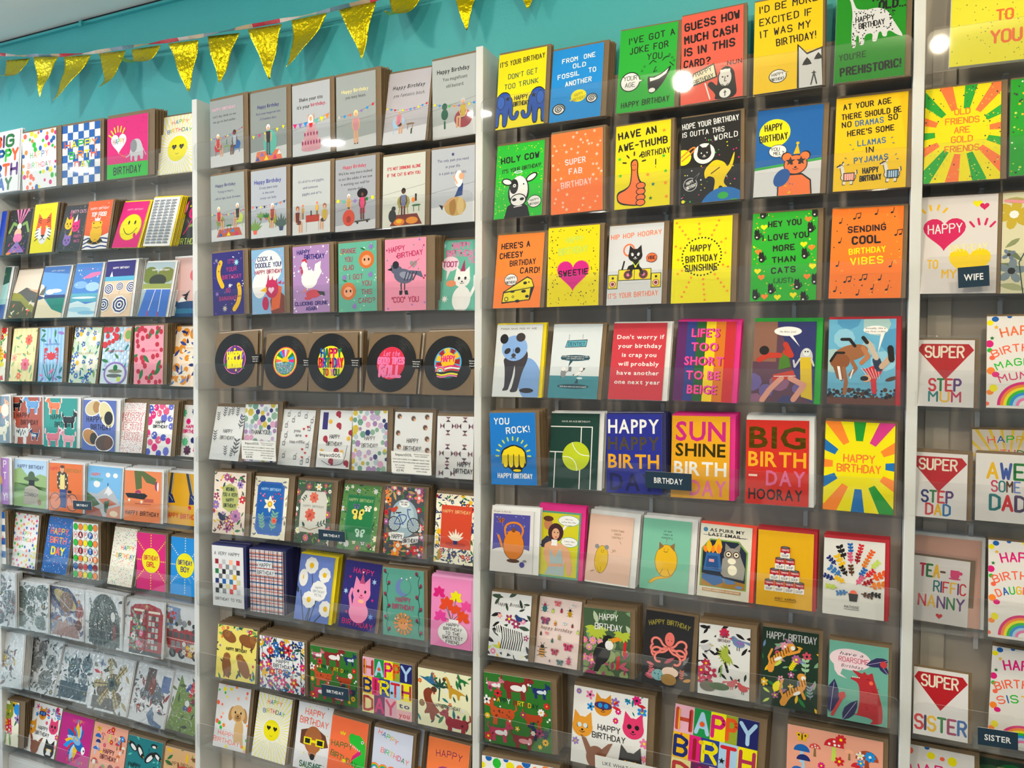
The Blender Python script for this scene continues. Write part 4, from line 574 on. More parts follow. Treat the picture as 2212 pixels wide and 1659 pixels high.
D('2.3d', 'k12,3', 5, 'teal card with two smiling oranges, reading ORANGE YOU GLAD I GOT YOU THIS CARD', lambda a: (a.bg('#62b29a'), a.sc('c', 24, ['w', 'l'], 1.2), a.t('ORANGE|YOU|GLAD', 27, 85, 6.5, '#a84058', 40, wt=.17, dy=1.85), a.t('I GOT', 47, 47, 6.5, '#a84058', 34, wt=.17), a.t('YOU|THIS|CARD?', 74, 37, 6.5, '#a84058', 42, wt=.17, dy=1.9), [(a.c(x, y, 20, '#d8702c', 19), a.c(x, y-1, 12, '#f4a880', 11), a.c(x-5, y, 2.2, 'k', 3), a.c(x+6, y, 2.2, 'k', 3), a.lf(x-3, y+14, 14, 160, 'G')) for x, y in ((74, 74), (26, 30))], [a.s_(x, y, 8, 'v', 9) for x, y in ((86, 92), (84, 52), (16, 50), (42, 8))]))
D('2.3e', 'k20,2', 8, 'pink card with a grey pigeon, reading COO YOU', lambda a: (a.bg('#f094b0'), a.sc('c', 16, ['E', 'v', 'M'], 2), a.t('HAPPY', 30, 83, 6.5, '#c02860', 38, wt=.19, rot=6), a.t('BIRTHDAY', 62, 75, 6.5, '#c02860', 60, wt=.19, rot=5), a.hh(70, 64, 9, '#989090'), a.l('#c02860', 1, 58, 58, 84, 71), a.bird(46, 48, 56, '#5c6078', -1, '#8c90a4', 'k', '#282830'), [a.l('#34384c', 2.4, 48+i*7, 42, 54+i*8, 53) for i in range(4)], a.c(27, 64, 8, '#202430'), a.p('k', 36, 28, 44, 28, 42, 22, 36, 22), a.p('k', 48, 28, 56, 28, 58, 22, 50, 22), a.t('"COO" YOU', 50, 12, 7, '#b83058', 64, wt=.17)))
D('2.3f', 'k3,3', 2, 'teal card with a white cat blowing a horn, reading TOOT', lambda a: (a.bg('#68b8a4'), a.t('HAPPY', 50, 88, 8, '#d884b0', 42, wt=.28), a.t('BIRTHDAY', 54, 77, 8, '#d884b0', 74, wt=.28), a.t('YOU', 86, 67, 8, '#d884b0', 30, wt=.28), a.bub(28, 66, 20, 15, 22, 44, '#f0d4e4', '#f0d4e4'), a.t('TOOT', 28, 62, 7, '#b05080', 34, wt=.26), a.c(62, 16, 22, 'w', 28), a.face(60, 44, 19, 'w', 'c'), a.l('w', 7, 82, 20, 92, 34, 90, 48), a.p('M', 54, 55, 66, 55, 62, 72), a.c(34, 38, 12, '#e89060', 7), a.s_(22, 16, 9, 'w', 8), a.s_(10, 92, 7, '#a8e0f0', 8)))
def rec(lc, f):
    def g(a):
        a.bg('#a88860' if 0 else 'z')
    return g
def lp_pts(a): pass
D('2.4a', 'k3,2', 2, 'record shaped card with purple flowers and yellow happy birthday lettering', lambda a: (a.c(50, 50, 26, 'p', 26), a.c(50, 50, 24.5, 'V', 24.5), a.sc('l', 12, ['G', 'v'], 7, (30, 30, 70, 70)), a.f(50, 69, 8, 'V', 'y', 5), a.f(54, 31, 8, 'V', 'y', 5), a.t('HAPPY', 50, 51, 13, 'y', 34, wt=.26), a.t('BIRTHDAY', 51, 36, 13, 'y', 34, wt=.24)))
D('2.4b', 'k3,2', 3, 'record shaped card with a sunrise over a speckled sea', lambda a: (a.c(50, 50, 27, 'C', 27), a.c(50, 50, 25, 'y', 25), a.c(50, 50, 23, 'G', 23), a.rays(50, 52, 7, 21, 20, ['P', 'b', 'G', 'y', 'C', 's'], .95), a.c(50, 50, 22, '#50949c', 22, a0=185, a1=355), a.sc('d', 120, ['w', 'p', 'T', 's'], 1.1, (33, 30, 67, 49)), a.c(50, 50, 9, 'Y', 9, a0=0, a1=180), a.c(50, 50, 1, 'k')))
D('2.4c', 'k3,2', 5, 'record shaped card with a yellow centre reading HAPPY BIRTHDAY TO YOU', lambda a: (a.c(50, 50, 27, 'y', 27), a.t('HAPPY', 50, 59, 13, ['B', 'G', 'r', 'P', 'G'], 40, wt=.28), a.t('BIRTHDAY', 50, 42, 14, ['r', 'P', 'B', 'G', 'r', 'B', 'P', 'r'], 48, wt=.28), a.t('TO YOU', 50, 28, 10, ['G', 'r', 'p', 'n', 'G'], 32, wt=.28)))
D('2.4d', 'k5,2', 3, 'record shaped card with a red centre reading Let the GOOD TIMES ROLL', lambda a: (a.c(50, 50, 27, '#d82848', 27), a.t('Let the', 50, 62, 9, 'p', 32, f='Bi'), a.t('GOOD TIMES', 50, 49, 10, 'p', 50, wt=.3), a.t('ROLL', 50, 28, 17, 'p', 40, wt=.3)))
D('2.4e', 'k3,2', 3, 'record shaped card with a psychedelic sunrise, beside the second upright', lambda a: (a.c(50, 50, 27, '#50a8d0', 27), a.rays(50, 52, 4, 24, 11, ['R', 'Y'], .8), a.c(50, 54, 14, 'Y', 14), a.t('HAPPY', 50, 52, 9, 'P', 26, wt=.2), a.c(50, 50, 26.5, '#206858', 26.5, a0=200, a1=340), [a.l(c, 2.6, 26+k, 46-k*3.4, 40, 42-k*3, 56, 46-k*3, 74-k, 44-k*3) for k, c in enumerate(('P', 'w', 'r', 'k', 'y', 'p'))], a.rb(36, 36, 10, 'pPyb')))
def imp(f, t=HB, ty=33, tx=50, W=46):
    return lambda a: (a.bg('#eef0f2'), f(a), a.t(t+'!', tx, ty+18, 6.5, 'k', W, wt=.12, dy=1.9, j=.25))
D('2.5a', 'kW14,5', 3, 'wrapped white card with thin wildflower stems, leftmost on its shelf in the second bay', imp(lambda a: ([a.sp(x, y, L, an, '#50545c', 4, .3) for x, y, L, an in ((12, 72, 22, 95), (30, 80, 24, 85), (44, 82, 18, 80), (58, 84, 20, 95), (74, 82, 22, 90), (88, 60, 34, 80), (10, 34, 26, 95), (54, 8, 24, 100), (72, 6, 22, 85), (84, 10, 40, 88))], a.lf(86, 78, 14, 80, '#6068a8'))))
HX = ['#8cb49c', '#d8c040', '#a884b8', '#b8ccd8', '#6ca08c', '#e0a8c8', '#303878', '#c8b0d8']
D('2.5b', 'kW14,5', 3, 'wrapped card with pastel hexagons reading THANKYOU', lambda a: (a.bg('#eef0f2'), a.sc('g', 46, HX, 7.5, (0, 34, 100, 100), [(24, 36, 78, 58)], 3), a.sc('g', 20, HX, 7, (0, 0, 100, 30)), a.t('THANKYOU!', 50, 48, 7, 'k', 56, wt=.17)))
D('2.5c', 'kW12,3', 2, 'wrapped white card reading you are tea-riffic with small teabags and hearts', lambda a: (a.bg('#eef0f2'), [(a.r(x-4, y-3, x+4, y+4, 'k'), a.r(x-3, y-2, x+3, y+3, '#dfe2e4'), a.l('k', .8, x, y+4, x+5, y+9)) for x, y in ((18, 90), (50, 91), (72, 88), (34, 80), (92, 80), (14, 70), (86, 66), (16, 52), (12, 38), (86, 36), (16, 16), (52, 14), (74, 6), (92, 10))], [a.hh(x, y, 3.5, 'r') for x, y in ((70, 66), (80, 54), (72, 30), (82, 24), (74, 16), (82, 70))], a.t('you', 50, 60, 6, 'k', 20, f='b'), a.t('are', 56, 52, 6, 'k', 18, f='b'), a.t('tea-riffic', 54, 40, 6, 'k', 48, f='b')))
D('2.5d', 'kW10,3', 2, 'wrapped white card with red boxing gloves and yellow stars', imp(lambda a: (a.r(10, 66, 26, 96, 'N'), [(a.c(x, y, 8, '#b02840', 7, rot=r), a.c(x+4, y-4, 4, '#b02840', 5)) for x, y, r in ((56, 94, 20), (60, 74, 0), (22, 50, 80), (98, 62, 0), (44, 12, 30), (90, 10, 0), (58, 30, 10))], [a.s_(x, y, 8, 'Y', 7, .5) for x, y in ((34, 80), (96, 86), (92, 52), (14, 28), (74, 28))], a.l('k', 1, 16, 12, 40, 4, 70, 6, 84, 12, 90, 40))))
D('2.5e', 'kW14,4', 4, 'wrapped card with pastel hexagons reading happy birthday', imp(lambda a: (a.sc('g', 60, HX, 7.5, (0, 60, 100, 100), seed=8), a.sc('g', 50, HX, 7.5, (0, 0, 100, 32), seed=9), a.sc('g', 8, HX, 7, (0, 32, 16, 60)), a.sc('g', 8, HX, 7, (84, 32, 100, 60)))))
D('2.5f', 'kW8,4', 2, 'wrapped white card with little hedgehogs around the edge', imp(lambda a: [(a.s_(x, y, 7, '#6c5448', 11, .75), a.c(x+3, y-2, 3, 'D')) for x, y in ((12, 93), (50, 90), (86, 93), (82, 76), (10, 66), (88, 58), (14, 44), (90, 40))]))
def quilt(a):
    a.bg('#f0f0f4')
    for cx, cy in ((30, 84), (76, 84), (30, 40), (76, 40), (30, 8)):
        for k in range(4):
            u, v = cos(k*pi/2), sin(k*pi/2); x, y = cx+u*16, cy+v*16/a.asp*1.0
            a.p('#503c48', x-v*7-u*6, y+(u*7-v*6)/a.asp, x, y, x+v*7-u*6, y+(-u*7-v*6)/a.asp); a.p('#8c5c6c', x-v*7+u*6, y+(u*7+v*6)/a.asp, x, y, x+v*7+u*6, y+(-u*7+v*6)/a.asp)
    a.t('HAPPY', 76, 20, 7, 'k', 34, wt=.14); a.t('BIRTHDAY', 74, 9, 7, 'k', 50, wt=.14)
D('2.5g', 'kW3,4', 2, 'wrapped white card with a purple quilt star pattern', quilt)
D('2.6a', 'k14,3', 3, 'cream floral card with a pale green panel wishing a very happy birthday', lambda a: (a.bg('#f2e0d0'), a.fl(14, ['M', '#b05c90', 'r', 'v'], ['G', 'q', '#6c4858', 'Y'], 8, [(24, 34, 80, 84)], 4), a.bird(56, 88, 18, 'M', 1), a.bird(30, 26, 26, '#2c3458', -1), a.f(72, 30, 16, '#c078b0', 'V', 8), a.p('#b8bc70', 30, 76, 50, 82, 72, 76, 80, 58, 72, 40, 50, 36, 30, 42, 26, 60), a.t('WISHING|YOU A VERY|HAPPY|BIRTHDAY!', 52, 70, 5.5, '#2c3c30', 46, wt=.19, dy=1.6)))
D('2.6b', 'k17,5', 4, 'card with a blue panel and a cream daffodil on grey vines', lambda a: (a.bg('m'), a.sc('l', 70, ['E', 'F', '#b8a890'], 7, seed=5), a.p('#3c68c8', 10, 14, 20, 6, 80, 6, 90, 14, 90, 84, 80, 92, 20, 92, 10, 84), a.p('B', 14, 16, 22, 9, 78, 9, 86, 16, 86, 82, 78, 89, 22, 89, 14, 82), a.t('HAPPY BIRTHDAY', 50, 78, 4, 's', 58, wt=.16), [a.lf(50, 56, 20, 30+i*60, 'm', .5) for i in range(6)], a.c(50, 56, 7, '#d8a040'), a.c(50, 56, 3.5, 'y'), a.sp(34, 14, 34, 105, '#78b098', 5), a.sp(60, 14, 40, 80, '#78b098', 5), a.f(66, 30, 8, 'C', 'r'), a.sc('c', 12, ['r', 'p'], 2, (18, 60, 84, 74))))
D('2.6c', 'k14,4', 4, 'rose card with a grey cream panel and two coral roses', lambda a: (a.bg('#4c5c4c'), a.fl(26, ['#d87890', 'm', '#b85c6c', 'w'], ['G', 'q', 'j'], 7, None, 6), a.p('#d6d2c8', 12, 18, 24, 18, 88, 18, 88, 74, 80, 84, 24, 84, 12, 74), a.f(50, 74, 13, '#e07058', '#c04840', 8), a.f(42, 46, 15, '#d86450', '#b84038', 8), a.sp(30, 78, 18, 230, 'q', 3), a.sp(60, 30, 26, 20, 'q', 3), a.l('K', 1.5, 20, 26, 44, 22, 76, 30), a.lf(28, 26, 14, 120, 'q', .5), a.t('HAPPY BIRTHDAY', 50, 58, 3.6, 'E', 60, wt=.12)))
D('2.6d', 'k10,5', 3, 'green card with butterflies on a dark green panel', lambda a: (a.bg('#5c8c4c'), a.fl(16, ['w', '#b05060', '#d8d8e8', 'm'], ['G', 'q', 'j'], 6, [(16, 14, 84, 86)], 8), a.r(14, 14, 86, 84, '#2c7c50'), a.r(17, 16, 83, 82, '#1c7844'), a.t('HAPPY BIRTHDAY', 50, 74, 4.4, '#b0c080', 64, wt=.16), a.fly(46, 54, 18, '#e8d860', 'k', 20), a.fly(70, 64, 10, 'm', 'K'), a.fly(56, 26, 14, '#b8dcc8', '#406850'), a.fly(40, 66, 9, '#5c6890')))
def bike(a):
    a.bg('#4c5058'); a.c(50, 55, 34, '#9cb4c0', 40); a.c(50, 60, 24, '#b8ccd4', 28); a.fl(22, ['r', '#f07870', '#a85890', 'o'], ['G', 'K', 'z', 'F'], 9, [(18, 22, 84, 84)], 3); a.sc('f', 18, ['w'], 4, ex=[(18, 22, 84, 84)]); a.c(50, 76, 13, 'w', 8); a.t('MANY HAPPY|RETURNS', 50, 77, 2.2, 'k', 20, wt=.16)
    for x in (26, 74): a.c(x, 46, 16, 'k', 16); a.c(x, 46, 14.4, '#a8b8c0', 14.4); a.rays(x, 46, 1, 14.5, 12, 'k', .1)
    a.l('#3c5ca0', 2, 26, 46, 36, 60, 60, 60, 48, 46, 26, 46); a.l('#3c5ca0', 2, 48, 46, 36, 62); a.l('#3c5ca0', 2, 60, 60, 58, 68, 66, 68); a.l('#3c5ca0', 2, 60, 60, 74, 46); a.l('#3c4040', 2.4, 30, 62, 42, 63); a.bird(24, 66, 18, '#c84430', 1)
    a.p('w', 16, 22, 50, 22, 52, 34, 20, 34); a.p('w', 46, 16, 86, 22, 88, 32, 50, 26); a.t('HAPPY', 34, 25, 6, '#34343c', 26, wt=.17); a.t('BIRTHDAY', 68, 21, 5.5, '#34343c', 36, wt=.17, rot=5)
D('2.6e', 'k8,2', 5, 'dark floral card with a blue bicycle and a red bird', bike)
D('2.6f', 'k3,4', 3, 'floral bordered card with a red orange panel and a gold title', lambda a: (a.bg('m'), a.fl(26, ['#284878', 'r', 'Y', 'n'], ['n', 'G', '#403838'], 6, [(16, 22, 92, 84)], 2), a.p('#b8901c', 10, 18, 18, 18, 16, 4, 8, 4), a.r(15, 22, 93, 84, '#d84828'), a.t('HAPPY BIRTHDAY', 54, 73, 4.4, '#f0c080', 70, wt=.16), a.c(54, 28, 26, '#b83820', 5), a.plant(54, 28, 24, '#f4ead8', 'n')))
def sw(a):
    a.bg('#e9e9eb'); a.t('A VERY HAPPY', 48, 85, 5, 'k', 80, wt=.16); a.t('BIRTHDAY TO YOU', 50, 10, 4.4, 'k', 82, wt=.16); C_ = ['R', 'e', 'c', 'r', '#d8909c', 'E', '#b8b4b0', 'G', 'k', 'E', 'x', 'F', '#b8b8b8', 'Y', 'n', 'B', '#3c78a8', '#d8d0a0', 'k', '#d8d090', 'O', 'x', 'E', 'r', 'e', '#c07888', 'k', 'x', '#5c6068', 'K']
    k = 0
    for j in range(7):
        for i in range(7):
            if (i+j) % 2 == 0: a.r(10+i*11.3, 70-j*8, 21+i*11.3, 78-j*8, C_[k % len(C_)]); k += 1
D('2.7a', 'n8,3', 4, 'white card with a chequer of muted colour swatches, A VERY HAPPY BIRTHDAY TO YOU', sw)
D('2.7b', 'n4,3', 11, 'tartan card of navy, red and blue lines with happy birthday labels', lambda a: (a.bg('#e8e4e8'), [a.r(x, 0, x+5, 100, '#d8b8bc') for x in range(8, 100, 18)], [a.r(0, y, 100, y+1.4, c) for y, c in zip(range(4, 100, 6), ['#e08060', '#4898c8', '#d06058']*7)], [a.l('#e09070', .9, x, 0, x, 100) for x in range(3, 100, 12)], [a.l('#2c2c58', 1.5, x, 0, x, 100) for x in range(6, 100, 13)], [a.l('#2c2c58', 1.3, 0, y, 100, y) for y in range(3, 100, 9)], a.r(26, 72, 68, 82, '#e8e8ec'), a.r(20, 60, 76, 70, '#e8e8ec'), a.t('HAPPY', 47, 73.5, 6, 'x', 34, wt=.15), a.t('BIRTHDAY', 48, 61.5, 6, 'x', 50, wt=.15)))
D('2.7c', 'y9,2', 3, 'periwinkle blue card with white daisies on dark stems', lambda a: (a.bg('#6c84cc'), [a.l('#445064', 2.6, *v) for v in ((28, 0, 12, 44), (40, 0, 48, 40, 40, 70), (46, 0, 60, 36, 76, 60), (34, 0, 50, 40), (60, 0, 90, 22))], a.lf(6, 40, 22, 115, '#34485c', .4), a.lf(74, 60, 22, 50, '#34485c', .4), [(a.f(x, y, r, 'w', 'w', 9, k=1.5), a.c(x, y, r*.34, 'Y')) for x, y, r in ((36, 84, 19), (76, 72, 17), (38, 32, 19), (88, 22, 18))], a.c(16, 64, 13, 'w', 20), a.r(14, 62, 17, 68, 'Y'), a.f(64, 47, 23, 'w', 'w', 10, k=1.5), a.t('HAPPY|BIRTHDAY|PETAL', 64, 50, 3.4, '#8c98a8', 32, wt=.16, dy=1.6)))
D('2.7d', 'k7,3', 2, 'navy card with a pink cat in a party hat among blue stars', lambda a: (a.bg('N'), a.t('HAPPY', 52, 82, 8, '#e02c70', 54, wt=.18, rot=-2, j=.3), a.t('BIRTHDAY', 50, 5, 8, '#d02868', 82, wt=.18, rot=-3, j=.3), a.c(50, 26, 26, '#f08cb8', 24), a.c(50, 40, 18, '#f08cb8', 24), a.l('#f08cb8', 7, 28, 34, 22, 48, 26, 58), a.face(53, 55, 24, '#f08cb8', 'c', 'w', 'k', .13, '#c03060'), a.p('#c04878', 45, 68, 60, 68, 52, 84), a.c(52, 85, 2, 'w'), [a.s_(x, y, r, c, 6) for x, y, r, c in ((84, 73, 7, 's'), (10, 54, 7, 's'), (84, 22, 8, '#6c9ce0'), (18, 76, 4, 'P'), (84, 46, 4, 'P'), (18, 24, 4, 'P'))], a.c(54, 42, 8, 'c', 4)))
D('2.7e', 'k8,2', 7, 'teal card with a crescent moon, a sun and dark tulip vines', lambda a: (a.bg('#5ca494'), [(a.l('q', 1.2, *[q for k in range(9) for q in (x+3*(-1)**k, 4+k*11)]), [(a.c(x+g*5, 10+k*17, 3.4, '#9c2c50', 4.4), a.lf(x, 6+k*17, 9, 90-g*50, 'q', .4)) for k, g in ((0, 1), (1, -1), (2, 1), (3, -1), (4, 1), (5, -1))]) for x in (11, 88)], a.c(48, 73, 16, '#6c84bc', 18), a.c(56, 75, 13, '#5ca494', 15), a.t(HB, 50, 52, 6.5, '#b04468', 52, wt=.18, dy=1.65), a.rays(50, 20, 10, 23, 14, ['#e08c48'], .7, taper=.3), a.c(50, 20, 12, '#e89850'), a.c(46, 21, 1.4, 'd'), a.c(54, 21, 1.4, 'd'), a.sc('s', 10, ['w'], 2, (24, 8, 76, 92), [(26, 34, 74, 86)])))
D('2.7f', 'l4,3', 3, 'pink card with a vase of bright flowers for the sweetest friend', lambda a: (a.bg('#f48cc4'), [a.l('#3c6848', 1.6, 52, 38, x, y) for x, y in ((24, 78), (64, 76), (40, 62), (92, 62), (84, 46), (26, 44))], [[a.lf(x, y, r, an, c, .7) for an in (40, 90, 140, 200, 340)] for x, y, r, c in ((20, 76, 17, 'P'), (62, 72, 17, 'y'), (40, 60, 21, '#e8481c'), (88, 60, 16, '#f04898'), (80, 44, 18, '#e84c1c'), (24, 42, 17, '#e83c9c'), (64, 54, 14, '#e84c1c'))], a.c(56, 21, 37, 'w', 25), a.r(46, 36, 70, 41, 'w'), a.t('HAPPY|BIRTHDAY|TO THE|SWEETEST|FRIEND', 56, 31, 4.1, 'k', 50, wt=.19, dy=1.5)))
D('2.8a', 'k4,4', 9, 'yellow card with four brown capybaras', lambda a: (a.bg('#f2e070'), a.sc('l', 16, ['G', 'q', 'j'], 8, (0, 84, 100, 100)), a.sc('l', 14, ['G', 'q'], 8, (0, 0, 100, 100), [(12, 10, 90, 90)], 7), a.sc('f', 14, ['b', 'r', 'o', 'v'], 3.6, (4, 4, 96, 96), [(14, 12, 88, 88)]), [(a.c(x, y, r, '#8c5424', r*.55, rot=ro), a.c(x+dx*r*.8, y+dy*r, r*.42, '#9c6430', r*.36), a.c(x+dx*r*1.0, y+dy*r*1.15, r*.05, 'k')) for x, y, r, ro, dx, dy in ((30, 80, 19, -20, -.3, .25), (76, 76, 21, -12, .9, .2), (27, 24, 21, 100, 0, .85), (70, 26, 22, -55, -.6, .75))], [a.l('#6c3c18', 3, x, y, x, y-9) for x, y in ((64, 70), (88, 66), (22, 12), (34, 12), (60, 20), (88, 16))], a.t('HAPPY BIRTHDAY', 50, 54, 5.5, 'k', 52, wt=.18)))
D('2.8b', 'k5,4', 12, 'white card packed with folk art flowers in pink, red and blue', lambda a: (a.bg('#f0f0f2'), [a.l('#1c5860', 1.4, x, 0, x, 100) for x in (6, 22, 38, 56, 74, 92)], a.fl(40, ['#d0386c', 'r', 'B', '#a8589c', 'Y', 'n', 'P'], ['T', 'n', 'q', '#284878'], 7.5, [(28, 42, 74, 60)], 9), a.r(28, 42, 74, 61, '#f0f0f2'), a.t(HB, 52, 53, 6.5, 'k', 42, wt=.18, dy=1.4)))
def dogs(a):
    a.bg('#2e7426')
    a.beast(48, 85, 34, '#8c2424', 1, 'w'); a.beast(16, 84, 19, '#d87890', 1, 'w'); a.beast(84, 84, 20, 'n', 1, 'a'); a.beast(28, 45, 34, '#c85020', -1, None, 'd'); a.beast(76, 44, 34, '#b0401c', 1, leg=.2) if 0 else a.beast(74, 45, 25, '#b0401c', 1)
    a.beast(22, 18, 27, '#c03058', 1, 'w'); a.beast(58, 12, 28, '#8c2c34', 1, '#e8a0a8'); a.beast(84, 26, 23, '#182850', -1)
    a.t('HAPPY BIRTHDAY', 48, 60, 6, ['#9c4020', 'Y', '#0c4030', '#0c4030', 'w', '#8c3018', '#8c3018', 'Y', 'y'], 66, wt=.18, j=.2, rot=-2); a.sc('f', 13, ['Y', 'w', '#a03060', 'r'], 5, (4, 4, 96, 96), [(14, 56, 84, 70), (30, 72, 66, 98), (8, 30, 44, 54), (62, 34, 90, 54), (6, 8, 36, 28), (44, 4, 72, 22)], 12); a.sc('c', 12, ['w'], 1.4)
D('2.8c', 'k4,4', 13, 'green card covered in dogs, in the second bay behind a BIRTHDAY sign', dogs)
def bold(a):
    a.bg('w'); G_ = [('H', 0, 24, 66, 100, 'i', '#c84830'), ('A', 24, 44, 66, 100, '#189048', 's'), ('P', 44, 62, 66, 100, 'y', 'P'), ('P', 62, 76, 66, 100, '#98a828', 'O'), ('Y', 76, 100, 66, 100, '#1c2068', 's'),
        ('B', 0, 20, 34, 66, 'Y', 'n'), ('I', 20, 34, 34, 66, 'P', 'R'), ('R', 34, 56, 34, 66, '#2c3c90', 'y'), ('T', 56, 78, 34, 66, 's', 'r'), ('H', 78, 100, 34, 66, 'y', '#b03058'),
        ('D', 0, 24, 0, 34, '#f4e8a0', '#c83838'), ('A', 24, 46, 0, 34, '#6c1c5c', 'P'), ('Y', 46, 70, 0, 34, 'i', '#d83868'), ('to', 70, 100, 17, 34, '#f0e8c0', 'n'), ('you', 70, 100, 0, 17, '#f4b8c0', 'r')]
    for t_, x0, x1, y0, y1, c, c2 in G_:
        a.r(x0, y0, x1, y1, c); w_ = (x1-x0)*.7
        if len(t_) == 1: a.t(t_, (x0+x1)/2, y0+(y1-y0)*.14, (y1-y0)*.7, c2, w_ if t_ != 'I' else 0, wt=.2)
        else: a.t(t_, (x0+x1)/2, y0+4, 9, c2, w_, f='B')
    a.l('#f0b030', 2, 6, 70, 6, 94); a.l('#a02020', 2, 19, 70, 19, 94); a.s_(10, 64, 2, 'r'); a.s_(60, 44, 4, 'k'); a.c(34, 82, 3, 'O'); a.c(34, 60, 2.5, 'Y')
D('2.8d', 'k5,4', 14, 'card with bold patchwork letters spelling HAPPY BIRTH DAY, in the second bay', bold)
def dino(a, x, y, z, c, fl=1):
    a.nz(); P = lambda u, v: (x+fl*u*z, y+v*z/a.asp); a.p(c, *P(-.9, -.1), *P(-.4, .15), *P(0, .28), *P(.25, .3), *P(.45, .8), *P(.62, .98), *P(.82, .86), *P(.62, .8), *P(.52, .4), *P(.42, .05), *P(.4, -.4), *P(.26, -.4), *P(.2, -.05), *P(-.15, -.05), *P(-.2, -.4), *P(-.34, -.4), *P(-.36, -.02), nz=0)
def dinos(a):
    a.bg('#f4f0c8'); a.sc('l', 22, ['G', 'q', 'T'], 7, (2, 4, 98, 98), seed=2); a.sc('f', 12, ['r', '#a03878', 'w', 'O'], 4.5, seed=5); a.sc('c', 6, ['K', 'd'], 5, (4, 4, 96, 96), seed=9)
    a.p('#2c6c9c', 2, 86, 22, 84, 28, 98, 30, 82, 44, 66, 26, 74); a.l('q', 2.4, 40, 48, 42, 72); [a.lf(42, 72, 16, an, 'q', .3) for an in (10, 50, 90, 130, 170)]
    dino(a, 70, 66, 26, '#d09c28', -1); dino(a, 84, 88, 16, 'G', -1); a.p('#8c3c24', 10, 60, 18, 68, 30, 64, 24, 54, 30, 40, 44, 28, 34, 24, 30, 10, 24, 12, 22, 26, 14, 20, 12, 24, 18, 34, 12, 46); a.beast(74, 14, 40, '#a02838', -1)
    a.t('HAPPY BIRTHDAY', 55, 37, 5.5, 'k', 50, wt=.16)
D('2.8e', 'k4,4', 12, 'cream card covered in dinosaurs and plants', dinos)
D('2.9a', 'k9,3', 6, 'pale card with a golden puppy and neon dots', lambda a: (a.bg('#e4e2e6'), confetti(a, 4, 24, [(40, 20, 96, 76), (0, 6, 70, 28)], ['C', 'c', 'y', 'g', 'o']), a.t('HAPPY', 38, 19, 7, 'C', 50, wt=.14, rot=-3), a.t('BIRTHDAY', 40, 8, 7, 'C', 78, wt=.14, rot=-2), a.c(74, 32, 14, '#d8b078', 26), a.l('#d8b078', 9, 66, 30, 66, 14), a.l('#d8b078', 9, 82, 30, 86, 12), a.face(68, 58, 21, '#dcb47c', 'd', '#b88850', 'k', .12, 'k', 1)))
D('2.9b', 'k6,3', 2, 'white card with a yellow sun in heart glasses near the bottom of the second bay', lambda a: sunny(a, 46, 92, 24))
D('2.9c', 'k5,3', 3, 'white card with a sausage dog in yellow sunglasses', lambda a: (a.bg('#eeecf0'), a.sc('s', 30, ['C', 'G', 'y', 'c'], 2.4, seed=3), a.t('HAPPY', 48, 82, 9, 'C', 54, wt=.14, rot=-2), a.t('BIRTHDAY', 48, 68, 9, 'C', 80, wt=.14, rot=-2), a.p('#6c3c28', 14, 58, 34, 62, 30, 36, 14, 38), a.p('#6c3c28', 66, 62, 84, 56, 94, 40, 74, 36), a.c(50, 46, 25, '#b06838', 30), a.p('#b87040', 34, 40, 68, 40, 60, 22, 48, 18, 42, 22), a.c(52, 21, 7, 'k'), a.r(24, 42, 80, 46, 'y'), a.r(24, 38, 46, 49, 'y'), a.r(58, 38, 82, 49, 'y'), a.r(28, 40, 42, 47, 'k'), a.r(62, 40, 78, 47, 'k'), a.t('SAUSAGE', 50, 4, 8, '#2c7058', 62, wt=.2)))
D('2.9d', 'k5,4', 2, 'orange card with a green tyrannosaur head', lambda a: (a.bg('#ff7444'), a.p('g', 50, 74, 56, 80, 70, 78, 78, 80, 98, 70, 100, 40, 98, 8, 80, 30, 62, 32, 66, 40, 86, 52, 70, 62, 54, 64), a.p('P', 62, 38, 88, 52, 84, 58, 66, 46), a.c(88, 70, 3.4, 'w'), a.c(88, 70, 1.6, 'k'), [a.p('w', 56+i*5, 64-i*1.2, 59+i*5, 63-i*1.2, 57+i*5, 59-i) for i in range(6)], a.t('HAPPY', 34, 54, 8, 'G', 56, wt=.14), a.t('BIRTHDAY', 42, 34, 8, 'G', 74, wt=.14, rot=-12), a.arms(34, 70, 12, ['y'], 3, 3, 60, 120), a.arms(44, 42, 12, ['y'], 3, 3, -110, -70)))
D('2.9e', 'k7,4', 3, 'pale lilac card with rows of small rainbows', lambda a: (a.bg('#d8dcf0'), a.t('HAPPY', 36, 86, 7, MC, 52, wt=.14, rot=-18), a.t('BIRTHDAY', 56, 60, 7, MC, 72, wt=.14, rot=-12), [a.rb(x+(r % 2)*11, 38-r*10, 13, 'CYgbs') for r in range(5) for x in range(8, 100, 22)]))
D('2.9f', 'k4,3', 2, 'orange card with a rainbow maned unicorn, beside the second upright', lambda a: (a.bg('#ff8448'), a.t('HAPPY', 52, 76, 9, '#8c2c50', 60, wt=.13, arc=16), a.rb(44, 44, 26, ['#a84078', 'g', 'y', 'b', 'C']), a.c(62, 34, 17, 'w', 20), a.p('y', 66, 46, 86, 62, 74, 42)))
